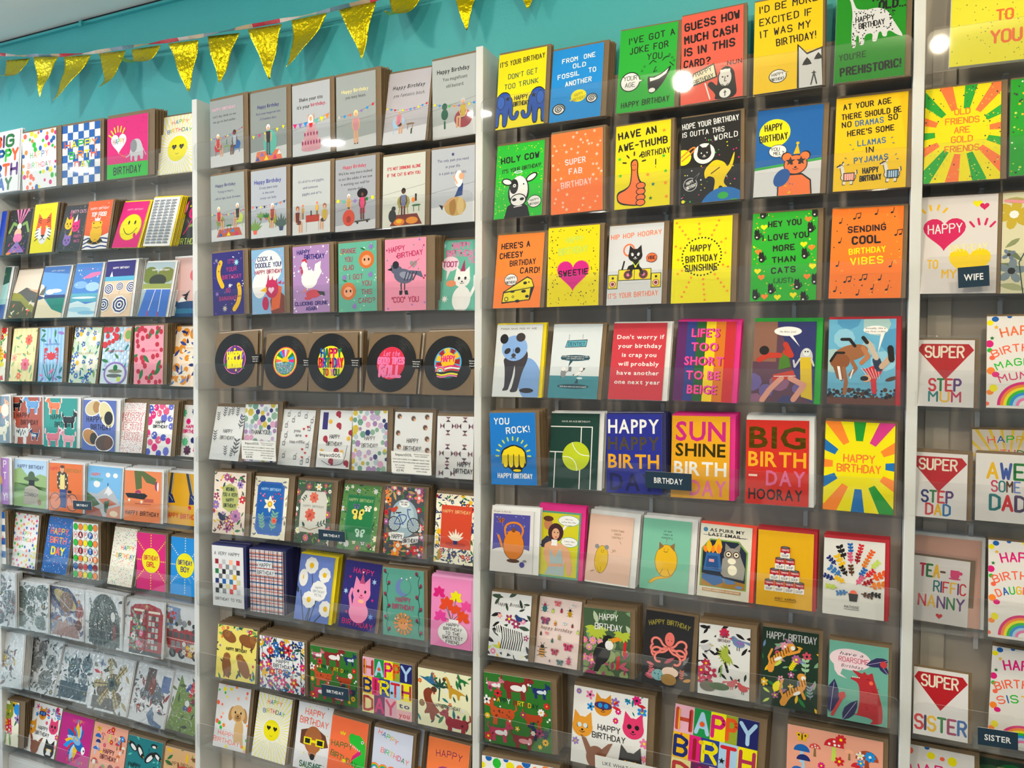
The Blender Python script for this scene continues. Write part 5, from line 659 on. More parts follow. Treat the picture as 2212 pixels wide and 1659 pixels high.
# ---- bay 3
HN = dict(wt=.16, j=.45)
def hbub(a, x, y, rx, ry, tx, ty, c='w', tc='k', sz=3.4): a.bub(x, y, rx, ry, tx, ty, c); a.t('HAPPY', x, y+.6, sz, tc, rx*1.4, wt=.15, rot=4); a.t('BIRTHDAY', x, y-sz*1.5, sz, tc, rx*1.6, wt=.15, rot=4)
def ele(a):
    a.bg('#f6e400'); a.t("IT'S YOUR BIRTHDAY", 50, 84, 7, 'k', 92, **HN, rot=3); a.t("DON'T GET", 52, 66, 7, '#245c48', 60, **HN, rot=3); a.t('TOO TRUNK', 50, 53, 7, '#245c48', 70, **HN, rot=3)
    for g, x0 in ((1, 0), (-1, 100)):
        q = lambda *v: [(x0+g*v[i] if i % 2 == 0 else v[i]) for i in range(len(v))]
        a.l('k', 9.5, *q(28, 38, 31, 26, 30, 17, 35, 12, 42, 13, 44, 19)); a.p('k', *q(-4, 2, -4, 40, 8, 49, 20, 49, 29, 44, 31, 30, 26, 24, 24, 2, 13, 2, 13, 20, 7, 20, 7, 2)); a.l('#1f52b4', 6.6, *q(28, 38, 31, 26, 30, 17, 35, 12, 42, 13, 44, 19)); a.p('#1f52b4', *q(-4, 4, -4, 38.5, 8, 47.5, 20, 47.5, 28, 43, 29.5, 30, 25, 25, 22.5, 3.5, 14.5, 3.5, 14.5, 21.5, 5.5, 21.5, 5.5, 3.5)); a.c(x0+g*9, 35, 8.6, 'k', 14); a.c(x0+g*9, 35, 7.4, '#2860c4', 12.8)
        a.s_(x0+g*23, 39, 6, 'k')
    a.t('HAPPY', 51, 36, 5.5, 'k', 27, wt=.17); a.t('BIRTHDAY', 52, 28, 5.5, 'k', 32, wt=.17)
D('3.1a', 'k8,3', 2, "yellow card with two blue elephants, reading DON'T GET TOO TRUNK", ele)
def spiral(a, x, y, r):
    a.c(x, y, r, 'k', r*.85); a.c(x, y, r*.82, 'w', r*.68); v = []
    for i in range(22): t = i*.6; k = r*.72*(1-i/24); v += [x+cos(t)*k, y+sin(t)*k*.85/a.asp]
    a.l('k', r*.15, *v)
D('3.1b', 'k10,3', 5, 'blue card reading FROM ONE OLD FOSSIL TO ANOTHER with two ammonites', lambda a: (a.bg('#1b8fe0'), a.t('FROM  ONE', 52, 81, 6.4, 'w', 64, wt=.2, j=.3, rot=3), a.t('OLD', 54, 71, 6.4, 'w', 24, wt=.2, j=.3), a.t('FOSSIL   TO', 50, 60, 6.6, 'w', 74, wt=.2, j=.3, rot=4), a.t('ANOTHER', 54, 48, 6.8, 'w', 50, wt=.2, j=.3, rot=3), a.bub(56, 32, 15, 12, 38, 26, 'y', 'y', 0), a.t('HAPPY|BIRTHDAY', 56, 32, 4, '#a89018', 24, wt=.12, rot=10), spiral(a, 18, 17, 13), spiral(a, 82, 26, 11)))
def joke(a):
    a.bg('#27ad38'); a.t("I'VE GOT A", 56, 83, 8, 'k', 78, **HN, rot=4); a.t('JOKE FOR', 52, 70, 8, 'k', 66, **HN, rot=3); a.t('YOU...', 68, 59, 8, 'k', 36, wt=.14, j=.4)
    a.bub(22, 36, 16, 16, 44, 36, 'w', 'k', 1.8); a.t('YOUR', 22, 38, 5, 'k', 23, wt=.13); a.t('AGE', 22, 30, 5, 'k', 17, wt=.13); a.l('k', 1.3, 66, 50, 62, 44, 68, 45)
    a.p('k', 52, 40, 60, 38, 72, 40, 82, 44, 93, 50, 88, 40, 80, 30, 70, 22, 62, 18, 55, 20, 53, 30); a.p('w', 56, 37.5, 64, 37, 76, 40, 88, 46, 84, 40, 72, 35, 57, 33); a.c(61, 22.5, 5.5, 'w', 4); a.l('k', 1.4, 89, 53, 96, 48); [a.c(x, y, 1.8, 'k') or a.c(x, y, 1.1, '#27ad38') for x, y in ((46, 52), (42, 47), (93, 58), (88, 62), (96, 54))]
    a.l('k', 1.2, 54, 54, 60, 58, 66, 55); a.l('k', 1.2, 76, 56, 82, 60, 88, 60); a.t('HAPPY BIRTHDAY', 50, 6, 7, 'k', 82, wt=.14, j=.4, rot=2)
D('3.1c', 'k7,2', 4, "green card reading I'VE GOT A JOKE FOR YOU with a laughing face", joke)
def nun(a):
    a.bg('#f0604e'); a.t('GUESS HOW', 50, 84, 9, 'k', 88, wt=.24, j=.4, rot=4); a.t('MUCH CASH', 48, 69, 9, 'k', 84, wt=.24, j=.4, rot=3); a.t('IS IN THIS', 46, 55, 9, 'k', 80, wt=.24, j=.4, rot=2); a.t('CARD?', 26, 41, 8, 'k', 42, wt=.22, j=.4); a.t('...NUN', 82, 36, 5, 'k', 32, wt=.2, j=.4)
    a.p('k', 42, 18, 58, 6, 54, 0, 92, 0, 88, 20, 86, 30, 76, 36, 66, 34, 60, 26, 60, 14, 50, 22); a.c(72, 23, 10, '#e8e2e0', 15); a.r(64, 29, 80, 32, 'w'); a.c(68, 24, 1.4, 'k'); a.c(76, 24, 1.4, 'k'); a.l('k', 1.2, 72, 24, 71, 19, 74, 19); a.l('k', 1.2, 67, 16, 72, 13, 77, 16); a.c(72, 6, 9, 'w', 8); a.l('k', 1.4, 72, 3, 72, 9); a.l('k', 1.4, 70, 7, 74, 7)
    a.l('w', 2, 40, 20, 48, 2); a.p('#302818', 16, 18, 20, 33, 54, 41, 60, 25); a.p('#efe4c4', 18, 20, 22, 32, 53, 39, 57, 26); a.t('HAPPY', 38, 31, 4.5, 'k', 26, wt=.14, rot=14); a.t('BIRTHDAY', 38, 23, 4.5, 'k', 32, wt=.14, rot=14)
D('3.1d', 'k6,2', 2, 'coral red card reading GUESS HOW MUCH CASH IS IN THIS CARD with a nun', nun)
def cat3(a):
    a.bg('#f6c90c'); [a.t(t_, x, y, 8, 'k', w_, **HN, rot=3) for t_, x, y, w_ in (("I'D BE MORE", 50, 88, 84), ('EXCITED IF', 46, 74, 76), ('IT WAS MY', 46, 61, 72), ('BIRTHDAY!', 62, 49, 56))]
    hbub(a, 36, 16, 12, 10, 50, 19, 'w', 'k', 3); a.p('k', 64, 0, 64, 47, 78, 36, 100, 40, 100, 0); a.p('#d4d4d8', 67, 0, 66, 44, 78, 34, 98, 38, 100, 0); a.s_(78, 26, 8, 'k', 3, .6); a.s_(94, 30, 7, 'k', 3, .6); a.l('x', 2, 88, 14, 84, 2); a.l('x', 2, 88, 14, 92, 2); a.s_(88, 14, 4, 'x', 4)
D('3.1e', 'k3,2', 3, "yellow card reading I'D BE MORE EXCITED IF IT WAS MY BIRTHDAY with a white cat", cat3)
def dino2(a):
    a.bg('#1b8a1c'); a.t("YOU'RE", 70, 98, 8, 'k', 40, wt=.25); a.t('NOT', 66, 84, 8, 'k', 26, wt=.25, j=.3); a.t('OLD...', 80, 74, 9, 'k', 36, wt=.26, j=.3); a.p('#d8d8dc', 6, 96, 12, 100, 20, 97, 26, 84, 30, 78, 44, 76, 60, 77, 74, 72, 84, 58, 98, 41, 88, 44, 78, 50, 74, 49, 74, 44, 68, 44, 66, 50, 62, 50, 60, 40, 53, 40, 54, 50, 42, 49, 42, 38, 35, 38, 34, 49, 30, 49, 30, 36, 24, 36, 23, 60, 24, 74, 20, 90, 12, 93, 7, 92); a.sc('c', 60, ['k'], 1.1, (24, 50, 84, 76), [(30, 56, 76, 70)], 2)
    a.sc('c', 8, ['k'], 1, (25, 38, 29, 50)); a.sc('c', 6, ['k'], 1, (36, 40, 41, 50)); a.t('HAPPY', 42, 64, 5.5, 'k', 26, wt=.17, rot=3); a.t('BIRTHDAY', 52, 57, 5.5, 'k', 36, wt=.17, rot=4); a.t("YOU'RE", 26, 24, 7, '#0c3818', 38, wt=.15, j=.3, rot=3); a.t('PREHISTORIC!', 52, 8, 9, 'k', 84, wt=.22, j=.3, rot=3)
D('3.1f', 'k8,2', 4, "dark green card reading YOU'RE PREHISTORIC with a spotted white dinosaur", dino2)
D('3.2a', 'k8,3', 2, 'bright green card reading HOLY COW with a black and white cow', lambda a: (a.bg('#22c033'), a.sc('c', 90, ['y', 'l'], .9, ex=[(10, 60, 92, 90), (24, 4, 92, 56)]), a.t('HOLY COW', 50, 76, 8, 'k', 78, wt=.26, j=.3, rot=3), a.t("IT'S YOUR BIRTHDAY!", 54, 63, 5, 'k', 80, wt=.17, rot=4), a.p('k', 22, 0, 28, 16, 40, 20, 58, 20, 70, 14, 76, 0), a.c(50, 34, 22, 'k', 32), a.c(50, 36, 19, 'w', 29), a.c(40, 42, 9, 'k', 15), a.c(41, 43, 3.4, 'w'), a.c(41, 43, 1.4, 'k'), a.c(60, 44, 1.6, 'k'), a.c(25, 49, 12, 'k', 7, rot=-20), a.c(25, 49, 9.4, 'w', 4.6, rot=-20), a.c(76, 52, 13, 'k', 7, rot=30), a.c(76, 52, 10.2, 'w', 4.6, rot=30), a.c(50, 23, 17, 'k', 13), a.c(50, 23, 15, 'w', 11), a.c(42, 24, 4.6, 'k', 3), a.c(58, 24, 4.6, 'k', 3), a.c(48, 61, 9, 'a', 3), a.c(48, 61, 6.5, '#22c033', 1.2), a.l('w', 1.6, 42, 14, 58, 15), hbub(a, 84, 19, 13, 11, 68, 20, 'w', 'k', 3)))
D('3.2b', 'k5,3', 4, 'orange card with pale stars reading SUPER FAB BIRTHDAY', lambda a: (a.bg('#ff7c3c'), a.sc('s', 44, ['#f8c8b0'], 3.4, (2, 2, 98, 98), [(20, 24, 80, 70)], 3, .2), a.sc('c', 40, ['Y'], .7), a.t('SUPER', 48, 60, 7, '#f4d8e0', 38, wt=.2, j=.4, rot=3), a.t('FAB', 48, 48, 7, '#f4d8e0', 24, wt=.2, j=.4), a.t('BIRTHDAY', 50, 32, 8, '#f4d0d4', 58, wt=.15, j=.3, rot=4)))
D('3.2c', 'k6,2', 4, 'yellow card reading HAVE AN AWE-THUMB BIRTHDAY with a big orange thumb', lambda a: (a.bg('#f0df08'), a.t('HAVE AN', 40, 85, 8.5, 'k', 68, wt=.24, j=.4, rot=4), a.t('AWE-THUMB', 50, 71, 8.5, 'k', 88, wt=.22, j=.4, rot=4), a.t('BIRTHDAY', 74, 60, 7, 'k', 50, wt=.18, j=.3, rot=3), a.t('!', 74, 46, 9, 'k', 0, wt=.14), [a.s_(x, y, 4, c) for x, y, c in ((88, 88, 'o'), (8, 60, 'g'), (88, 58, 'g'), (10, 40, 'g'), (92, 40, 'g'), (70, 26, 'T'), (66, 10, 'G'), (92, 26, 'o'), (94, 10, 'o'), (60, 38, 'o'))],
    a.p('k', 28, 28, 30, 44, 28, 54, 32, 58, 40, 58, 43, 52, 42, 42, 46, 32, 54, 28, 56, 20, 52, 4, 40, 2, 6, 6, 3, 20, 20, 24), a.p('#ff7c3c', 30, 28, 32, 44, 30, 53, 34, 56.5, 39, 56.5, 41, 52, 40, 41, 44, 31, 50, 28, 52, 14, 50, 5, 38, 3.4, 8, 8, 5, 18, 21, 22), [(a.c(48, y, 9, 'k', 6.5), a.c(48, y, 7.4, '#ff7c3c', 5)) for y in (26, 19, 12, 6)], a.c(33, 51, .9, 'k'), a.c(37, 51, .9, 'k'), a.l('k', .9, 32, 46, 35, 44.5, 38, 46), a.arms(35, 53, 21, ['k'], 5, 2.4, 10, 170, .72)))
def space(a):
    a.bg('#17181a'); a.sc('c', 60, ['y', 'g', 'P', 'w'], 1.1, ex=[(0, 74, 100, 100)]); a.t('HOPE YOUR BIRTHDAY', 50, 88, 6.6, 'w', 94, **HN, rot=3); a.t('IS OUTTA THIS', 38, 78, 6, 'w', 70, **HN, rot=2); a.t('WORLD', 76, 70, 6.4, 'w', 38, **HN, rot=3)
    a.c(4, 54, 14, 'y', 14); a.l('o', 2.4, 0, 54, 22, 66, 26, 62, 2, 50); a.c(40, 56, 18, 'w', 18); a.face(40, 56, 12, 'k', 'c', 'w', 'w', .1, 'w'); a.p('#f0d000', 44, 40, 58, 48, 74, 44, 80, 36, 92, 58, 88, 38, 76, 28, 72, 20, 84, 12, 78, 10, 66, 20, 60, 4, 54, 6, 60, 26, 48, 30, 42, 26, 40, 34); a.l('k', 1.6, 52, 32, 66, 38); a.c(60, 2, 5, 'P', 3); a.c(85, 11, 5, 'P', 4); a.c(74, -12, 42, '#1c70c0', 42); a.c(72, 6, 9, '#30b048', 6); a.c(90, -2, 9, '#30b048', 5)
    a.bub(17, 22, 11, 11, 32, 34, 'k', 'w', .8); a.t('HAPPY|BIRTHDAY', 17, 23, 3.4, 'w', 18, wt=.14, rot=20); a.c(5, 3, 3, 'y')
D('3.2d', 'k6,2', 4, 'black card with a cat astronaut in a yellow suit floating in space', space)
def bear(a):
    a.bg('#0d62b0'); a.p('#dcdce2', 0, 0, 100, 0, 100, 37, 0, 30); a.p('#30a848', 0, 30, 100, 37, 100, 40, 0, 33); a.c(28, 72, 24, 'y', 24); a.t('HAPPY', 26, 75, 8, 'k', 26, wt=.16, rot=3, j=.3); a.t('BIRTHDAY', 27, 63, 8, 'k', 42, wt=.16, rot=4, j=.3)
    a.c(34, 51, 14, 'k', 11); a.c(34, 51, 13, 'w', 10); a.p('w', 44, 46, 49, 42, 38, 44); a.t('YOU', 30, 51.5, 3.6, 'k', 13, wt=.16); a.t('MELT', 36, 46.5, 3.6, 'k', 16, wt=.16)
    a.p('k', 36, 0, 36, 14, 52, 24, 72, 24, 86, 16, 88, 0); a.p('#fd7c3c', 38, 0, 38, 13, 52, 22, 72, 22, 84, 15, 86, 0); a.face(62, 34, 18, 'k', 'm', 'k'); a.face(62, 34, 16.6, '#fd7c3c', 'm', '#fd7c3c', 'k', .1, 'k'); a.s_(54, 38, 8, 'k'); a.s_(70, 38, 8, 'k'); a.p('Y', 58, 46, 68, 46, 64, 58); a.c(64, 58, 2.5, 'Y')
    a.l('Y', 5, 48, 10, 54, 3); a.c(42, 20, 11, '#1c58a8', 16, rot=-30); a.sc('d', 10, ['B'], 1.3, (28, 4, 60, 22)); a.c(48, 6, 7, '#fd7c3c', 6)
D('3.2e', 'k8,2', 3, 'blue card with an orange bear eating an ice lolly, YOU MELT', bear)
def llama(a):
    a.bg('#f7c80e'); [a.t(t_, x, y, 6.2, c, w_, wt=.2, j=.4, rot=3) for t_, x, y, w_, c in (('AT YOUR AGE', 44, 88, 66, 'k'), ('THERE SHOULD BE', 50, 77.5, 82, 'k'), ('NO', 16, 68, 12, 'k'), ('DRAMAS', 48, 68.5, 38, '#3c6c98'), ('SO', 80, 71, 12, 'k'), ("HERE'S SOME", 50, 59, 64, 'k'), ('LLAMAS', 52, 47, 38, '#3c6c98'), ('IN', 50, 39, 9, 'k'), ('PYJAMAS', 52, 29, 46, '#3c6c98'), ('HAPPY', 52, 17, 21, 'k'), ('BIRTHDAY', 52, 9, 29, 'k'))]
    for x, c in ((18, '#f48870'), (78, '#4c88b8')): a.beast(x+3, 14, 26, 'k', -1, neck=.7, head=.16, leg=.3, L=.34); a.beast(x+3, 14, 24, '#efe8dc', -1, neck=.7, head=.15, leg=.3, L=.33); a.r(x-4, 10, x+12, 19, 'k'); a.r(x-3, 11, x+11, 18, c); [a.r(x-1+k*3, 11, x+k*3, 18, 'w') for k in range(4)]
    [a.lf(x, y, 4, an, '#3c6c98') for x, y, an in ((24, 48, 150), (28, 44, 200), (78, 52, 30), (80, 47, -10), (18, 34, 150), (22, 28, 200), (84, 34, 30), (86, 30, -10))]
D('3.2f', 'k8,3', 2, 'yellow card reading NO DRAMAS SO HERE\'S SOME LLAMAS IN PYJAMAS', llama)
D('3.3a', 'k8,3', 2, "orange card reading HERE'S A CHEESY BIRTHDAY CARD with a wedge of cheese", lambda a: (a.bg('#ff8533'), a.t("HERE'S A", 40, 81, 8, 'k', 60, wt=.22, j=.4, rot=3), a.t('CHEESY', 32, 68, 8, 'k', 48, wt=.22, j=.4, rot=3), a.t('BIRTHDAY', 58, 57, 8, 'k', 54, wt=.18, j=.4, rot=3), a.t('CARD!', 74, 46, 8, 'k', 40, wt=.2, j=.4), hbub(a, 35, 38, 13, 11, 48, 30, 'w', 'k', 3.4), a.p('k', 18, 6, 20, 22, 70, 42, 80, 38, 86, 28, 78, 10), a.p('#f4e020', 20, 8, 22, 20, 78, 26, 76, 11), a.p('#f4e020', 24, 22, 70, 40, 79, 37, 84, 28, 78, 27), a.c(28, 12, 4.5, 'k'), a.c(28, 12, 3, '#f4e020'), a.c(42, 15, 2.6, 'k'), a.c(42, 15, 1.4, '#f4e020'), a.c(52, 9, 5, 'k', 3), a.c(64, 22, 5, 'k', 3), a.c(66, 33, 4, 'k', 3), a.c(72, 15, 4, 'k', 3), a.c(40, 22, 5, 'k', 2.4), a.c(74, 34, 1.5, 'k')))
D('3.3b', 'k8,2', 3, 'yellow card with a magenta heart reading SWEETIE', lambda a: (a.bg('#efdc00'), a.sc('c', 100, ['k'], .95, ex=[(20, 60, 80, 90), (20, 18, 80, 60)]), a.t('HAPPY', 52, 80, 7, 'l', 34, wt=.18, rot=2), a.t('BIRTHDAY', 50, 66, 8, 'l', 56, wt=.18, rot=4), a.hh(50, 41, 32, '#ff9060'), a.hh(50, 41, 30.5, '#d81c88'), a.t('SWEETIE', 51, 38, 7.5, 'k', 56, wt=.22, j=.5, rot=3)))
def hip(a):
    a.bg('#d9dbe1'); a.t('HIP HOP HOORAY', 50, 84, 6, '#f48c6c', 92, wt=.22, j=.3, rot=3); a.t("IT'S YOUR BIRTHDAY", 48, 9, 6.5, '#f4805c', 90, wt=.16, j=.3, rot=2)
    a.c(38, 68, 11, '#f47850', 12); a.c(38, 68, 8, '#d9dbe1', 9); a.l('k', 3, 26, 42, 30, 54); a.p('k', 34, 42, 38, 48, 46, 50, 46, 56, 56, 56, 58, 48, 64, 42); a.face(50, 61, 13, 'k', 'c', 'w', 'w', .17, 'w'); a.s_(44, 63, 3, 'w'); a.s_(56, 63, 3, 'w'); a.l('l', 1.6, 45, 53, 51, 47, 58, 53); a.c(51, 47, 2, 'y')
    for x0, x1, y0, y1 in ((20, 50, 30, 44), (49, 80, 30, 44), (1, 19, 20, 38), (80, 98, 20, 38)): a.r(x0, y0, x1, y1, 'k'); a.r(x0+1, y0+.8, x1-1, y1-.8, '#f0e020')
    [(a.c(x, 37, 8.5, '#d86c58'), a.c(x, 37, 7.6, 'd'), a.c(x, 37, 3, 'p')) for x in (38, 66)]; [(a.c(x, 26, 6, '#c04c40'), a.c(x, 26, 4.6, 'w'), a.c(x, 26, 3.2, 'R'), a.c(x, 33.5, 2.2, 'k')) for x in (10, 89)]; a.l('k', 5, 44, 44, 42, 38); a.l('k', 5, 60, 44, 64, 38); a.bub(80, 57, 9, 8, 71, 53, '#fd7040', 'k', .8); a.t('VIBE', 80, 55, 4, 'k', 13, wt=.2)
D('3.3c', 'k9,2', 3, 'white card with a black cat playing records, reading HIP HOP HOORAY', hip)
def sunsh(a):
    a.bg('#f4e800'); [a.c(50+cos(t)*33, 54+sin(t)*33/a.asp, 1.5, 'k', nz=t == 0) for t in [2*pi*i/36 for i in range(36)]]; [a.s_(50+cos(t)*r, 54+sin(t)*r/a.asp, 3, 'o', nz=r == 40) for t in [2*pi*i/12+.1 for i in range(12)] for r in (40, 49, 58, 67, 76) if 3 < 50+cos(t)*r < 97 and 2 < 54+sin(t)*r/a.asp < 98]
    a.t('HAPPY', 48, 60, 8, 'k', 34, **HN); a.t('BIRTHDAY', 50, 48, 8, 'k', 52, **HN, rot=2); a.t('SUNSHINE', 50, 37, 8, 'k', 54, **HN, rot=1)
D('3.3d', 'k9,2', 4, 'yellow card reading HAPPY BIRTHDAY SUNSHINE inside a ring of dots', sunsh)
def kit(a, x, y, r=5): a.nz(); a.c(x, y, r, 'k', r*1.3, nz=0); a.c(x-1, y+r*1.1/a.asp, r*.8, 'k', nz=0); a.p('k', x-r, y+r*1.3/a.asp, x-r*.7, y+r*2.4/a.asp, x, y+r*1.7/a.asp, nz=0); a.p('k', x+r*.6, y+r*1.3/a.asp, x+r*.3, y+r*2.5/a.asp, x-r*.2, y+r*1.7/a.asp, nz=0); a.l('k', 1.2, x+r*.7, y-r*.6/a.asp, x+r*1.4, y, x+r, y+r/a.asp, nz=0); a.c(x-r*.2, y-r*.4/a.asp, r*.3, 'w')
D('3.3e', 'k8,2', 4, 'green card reading HEY YOU I LOVE YOU MORE THAN CATS with black kittens', lambda a: (a.bg('#25b02c'), a.sc('c', 60, ['y', 'l', 'o'], 1.1, ex=[(22, 20, 84, 90)]), [a.t(t_, x, y, 6.5, 'k', w_, wt=.25, j=.3, rot=2) for t_, x, y, w_ in (('HEY YOU', 50, 84, 50), ('I LOVE YOU', 52, 69, 70), ('MORE', 50, 56, 32), ('THAN', 50, 43, 34), ('CATS', 50, 31, 36))], a.t('(JUST)', 50, 20, 5, 'k', 28, wt=.14), [a.hh(x, y, 5.4, c) for x, y, c in ((18, 84, 'y'), (86, 90, 'o'), (80, 62, 'y'), (92, 58, 'o'), (10, 56, 'o'), (10, 34, 'y'), (16, 27, 'o'), (94, 37, 'y'), (86, 26, 'o'), (22, 5, 'o'), (42, 4, 'y'), (66, 6, 'y'))], [kit(a, *q) for q in ((16, 98), (96, 96), (90, 79), (8, 74), (16, 48), (82, 50), (32, 12), (72, 16), (8, 6), (82, 2), (98, 21))]))
D('3.3f', 'k6,2', 2, 'orange card with music notes reading SENDING COOL BIRTHDAY VIBES', lambda a: (a.bg('#ff7e24'), a.sc('c', 46, ['k', '#ffb040', '#ffb040'], .9, ex=[(20, 30, 80, 80)]), [a.note(x, y, 7, 'k', t_) for x, y, t_ in ((12, 84, 0), (32, 88, 1), (62, 92, 0), (84, 93, 0), (90, 68, 1), (12, 62, 0), (10, 36, 0), (84, 34, 0), (22, 18, 1), (44, 20, 1), (70, 20, 0), (8, 8, 0), (40, 4, 0), (60, 10, 0), (80, 9, 0))], a.t('SENDING', 50, 73, 7, 'k', 52, wt=.22, j=.4, rot=3), a.t('COOL', 50, 60, 8.5, 'k', 38, wt=.26, j=.3, rot=2), a.t('BIRTHDAY', 52, 49, 6.5, 'y', 50, wt=.22, j=.3, rot=3), a.t('VIBES', 52, 37, 8, 'y', 44, wt=.22, j=.3, rot=3)))
def panda(a):
    a.bg('#dde2e6'); a.t('PANDA SAVE PIGS MY AGE', 48, 93, 2.2, 'd', 78, wt=.16)
    a.c(78, 24, 26, '#80a8e0', 44, rot=12); a.p('#38343c', 18, 54, 24, 40, 26, 14, 22, 10, 22, 8, 34, 9, 36, 14, 42, 28, 44, 40, 48, 56); a.p('#3c383e', 42, 52, 48, 34, 42, 12, 38, 9, 40, 6, 54, 7, 56, 14, 62, 34, 72, 50, 72, 60, 66, 66, 58, 66); a.c(74, 9, 15, '#302c34', 5); a.c(42, 67, 28, '#88b0e8', 26); a.c(18, 80, 9, '#1c1c24', 10); a.c(54, 82, 10, '#3c3434', 9); a.c(27, 63, 7.5, '#2c2c34', 5.4, rot=35); a.c(49, 64, 6, '#2c2c34', 6.4); a.c(41, 57, 5, '#443c44', 4); a.l('k', 1.4, 36, 53, 41, 54, 46, 53); a.l('#4068a8', 1.2, 40, 66, 40, 60)
D('3.4a', 'y7,2', 1, 'white card with a blue and black painted panda, yellow envelope behind', panda)
D('3.4b', 'k8,2', 1, 'teal and white cartoon card about a dentist', lambda a: (a.bg('#dbe3e8'), a.r(0, 0, 100, 30, '#438c9c'), a.l('k', .6, 34, 78, 34, 86), a.l('k', .6, 62, 80, 62, 86), a.p('k', 27, 68, 31, 77.6, 72, 79, 70, 69), a.p('#60acc0', 28, 68.8, 32, 77, 71, 78, 69, 69.8), a.t('DENTIST', 50, 70.8, 4.4, '#205060', 34, wt=.16), a.c(50, 54, 30, '#285060', 6), a.r(22, 51.4, 78, 57, '#285060'), a.p('#285060', 40, 52, 48, 52, 37, 42), a.t('Looks like we might have to take|your wisdom tooth out', 50, 55, 1.5, 'w', 52, f='B', dy=1.8), a.c(28, 33, 5.5, 'E', 8), a.c(28, 39, 4.5, 'w', 4), a.l('k', .7, 24, 27, 24, 29), a.l('k', .8, 33, 34, 40, 38), a.r(38, 36, 44, 42, 'F'), a.p('k', 46, 31, 58, 30, 72, 40, 69, 41, 58, 34), a.c(58, 33, 8, 'w', 3, rot=25), a.c(64, 39, 4, 'w'), a.c(62, 27, 6, 'a', 2), a.p('#285060', 52, 20, 60, 20, 58, 27), a.c(50, 16, 32, '#285060', 4.4), a.t('Will that make me more stupid?', 50, 14.8, 1.7, 'w', 54, f='B')))
D('3.4c', 'w9,2', 1, "red card reading Don't worry if your birthday is crap", lambda a: (a.bg('#cf3846'), a.t("Don't worry if|your birthday|is crap you|will probably|have another|one next year", 52, 79, 5.6, 'w', 88, f='B', dy=2.1)))
D('3.4d', 'p9,2', 3, "rainbow striped card reading LIFE'S TOO SHORT TO BE BEIGE", lambda a: ([a.r(i*16.67, 0, i*16.67+16.8, 100, c) for i, c in enumerate(('#5c1c64', '#2c3c88', '#1c5c2c', '#f4d010', '#dc7818', '#cc2830'))], a.t("LIFE'S|TOO|SHORT|TO BE|BEIGE", 51, 80, 11, 'R', 67, wt=.2, f='B', dy=1.62), a.t("LIFE'S|TOO|SHORT|TO BE|BEIGE", 49, 80.6, 11, '#f44cac', 67, wt=.2, f='B', dy=1.62)))
def skel(a):
    a.bg('#5c3c50'); a.p('#28306c', 36, 100, 100, 100, 100, 0, 70, 20, 60, 60); a.sc('c', 16, ['#6c5c9c', '#8c5c80', '#3c3c70'], 13, (0, 0, 100, 26)); a.r(0, 50, 38, 100, '#8c6050'); a.bub(55, 88, 21, 7, 74, 70, 'w', 'w'); a.t('He likes you!', 55, 86.4, 2.4, 'k', 26, f='b')
    a.c(86, 56, 10, 'e', 16); a.c(86, 62, 5.5, '#dfe4e4', 6.5); a.c(84, 63, 1.3, 'k'); a.c(88, 63, 1.3, 'k'); a.p('#d8b828', 76, 56, 94, 56, 98, 4, 80, 8, 78, 30); a.l('e', 3, 76, 54, 68, 44, 66, 52); a.l('e', 3, 94, 54, 98, 46)
    a.p('#c03828', 34, 34, 66, 40, 72, 30, 34, 26); a.p('#48782c', 42, 40, 44, 60, 56, 64, 62, 44); a.l('#c03828', 9, 44, 58, 24, 58, 10, 52); a.l('#c03828', 9, 52, 62, 62, 58, 52, 72); a.c(18, 64, 8, 'k', 8); a.l('#d89888', 9, 48, 30, 30, 16, 18, 2); a.l('#d89888', 9, 62, 30, 84, 22, 68, 4); a.l('#e8e0e0', 1.2, 36, 32, 70, 33)
D('3.4e', 'g10,5', 2, 'old comic style card of a running figure and a skeleton in yellow, green envelope behind', skel)
def rodeo(a):
    a.bg('#68b0d4'); a.sc('c', 10, ['#90c8e0', '#a8c8c8', '#5098c4'], 18, (0, 50, 100, 100)); a.r(0, 0, 100, 8, '#684038'); a.sc('c', 60, ['k', 'd', '#305068'], 3, (0, 8, 100, 17)); a.l('k', 1, 36, 16, 72, 17); a.l('k', 1, 36, 12, 72, 13); a.c(70, 87, 18, 'w', 7); a.p('w', 78, 84, 84, 84, 74, 60); a.t('Actually, this is|my first rodeo', 70, 88, 2.2, 'k', 30, f='b', dy=1.7)
    a.c(34, 60, 26, '#9c6440', 13, rot=15); a.c(18, 50, 15, '#8c5434', 13); a.p('#8c5434', 6, 48, 24, 50, 26, 34, 22, 26, 14, 30); a.p('w', 14, 44, 18, 44, 22, 28, 18, 28); a.l('k', 5, 20, 76, 32, 76, 40, 68); a.l('k', 4, 4, 50, 12, 60, 24, 60); a.l('#9c6440', 6, 24, 42, 28, 26, 26, 12); a.l('#9c6440', 6, 36, 50, 42, 42, 34, 34); a.l('#b87850', 7, 52, 66, 60, 56, 50, 48); a.l('w', 2, 34, 30, 38, 40)
    a.p('#d02c38', 46, 46, 54, 40, 70, 46, 84, 44, 78, 34, 72, 30, 74, 12, 66, 12, 64, 32); [a.l('w', .6, 50+i*5, 42, 62+i*3, 30) for i in range(6)]; a.l('#283850', 12, 76, 42, 72, 52); a.l('#c8b8a8', 8, 72, 54, 62, 70, 56, 74); a.l('k', 6, 52, 78, 58, 72); a.l('#c8a890', 9, 80, 44, 92, 54); a.l('k', 9, 94, 52, 92, 66); a.c(58, 30, 7, 'D', 6); a.c(55, 30, 6, 'k', 4); a.c(94, 30, 9, 'd', 3, rot=20)
D('3.4f', 'r7,3', 1, 'old comic style rodeo card with a bucking horse, red envelope behind', rodeo)
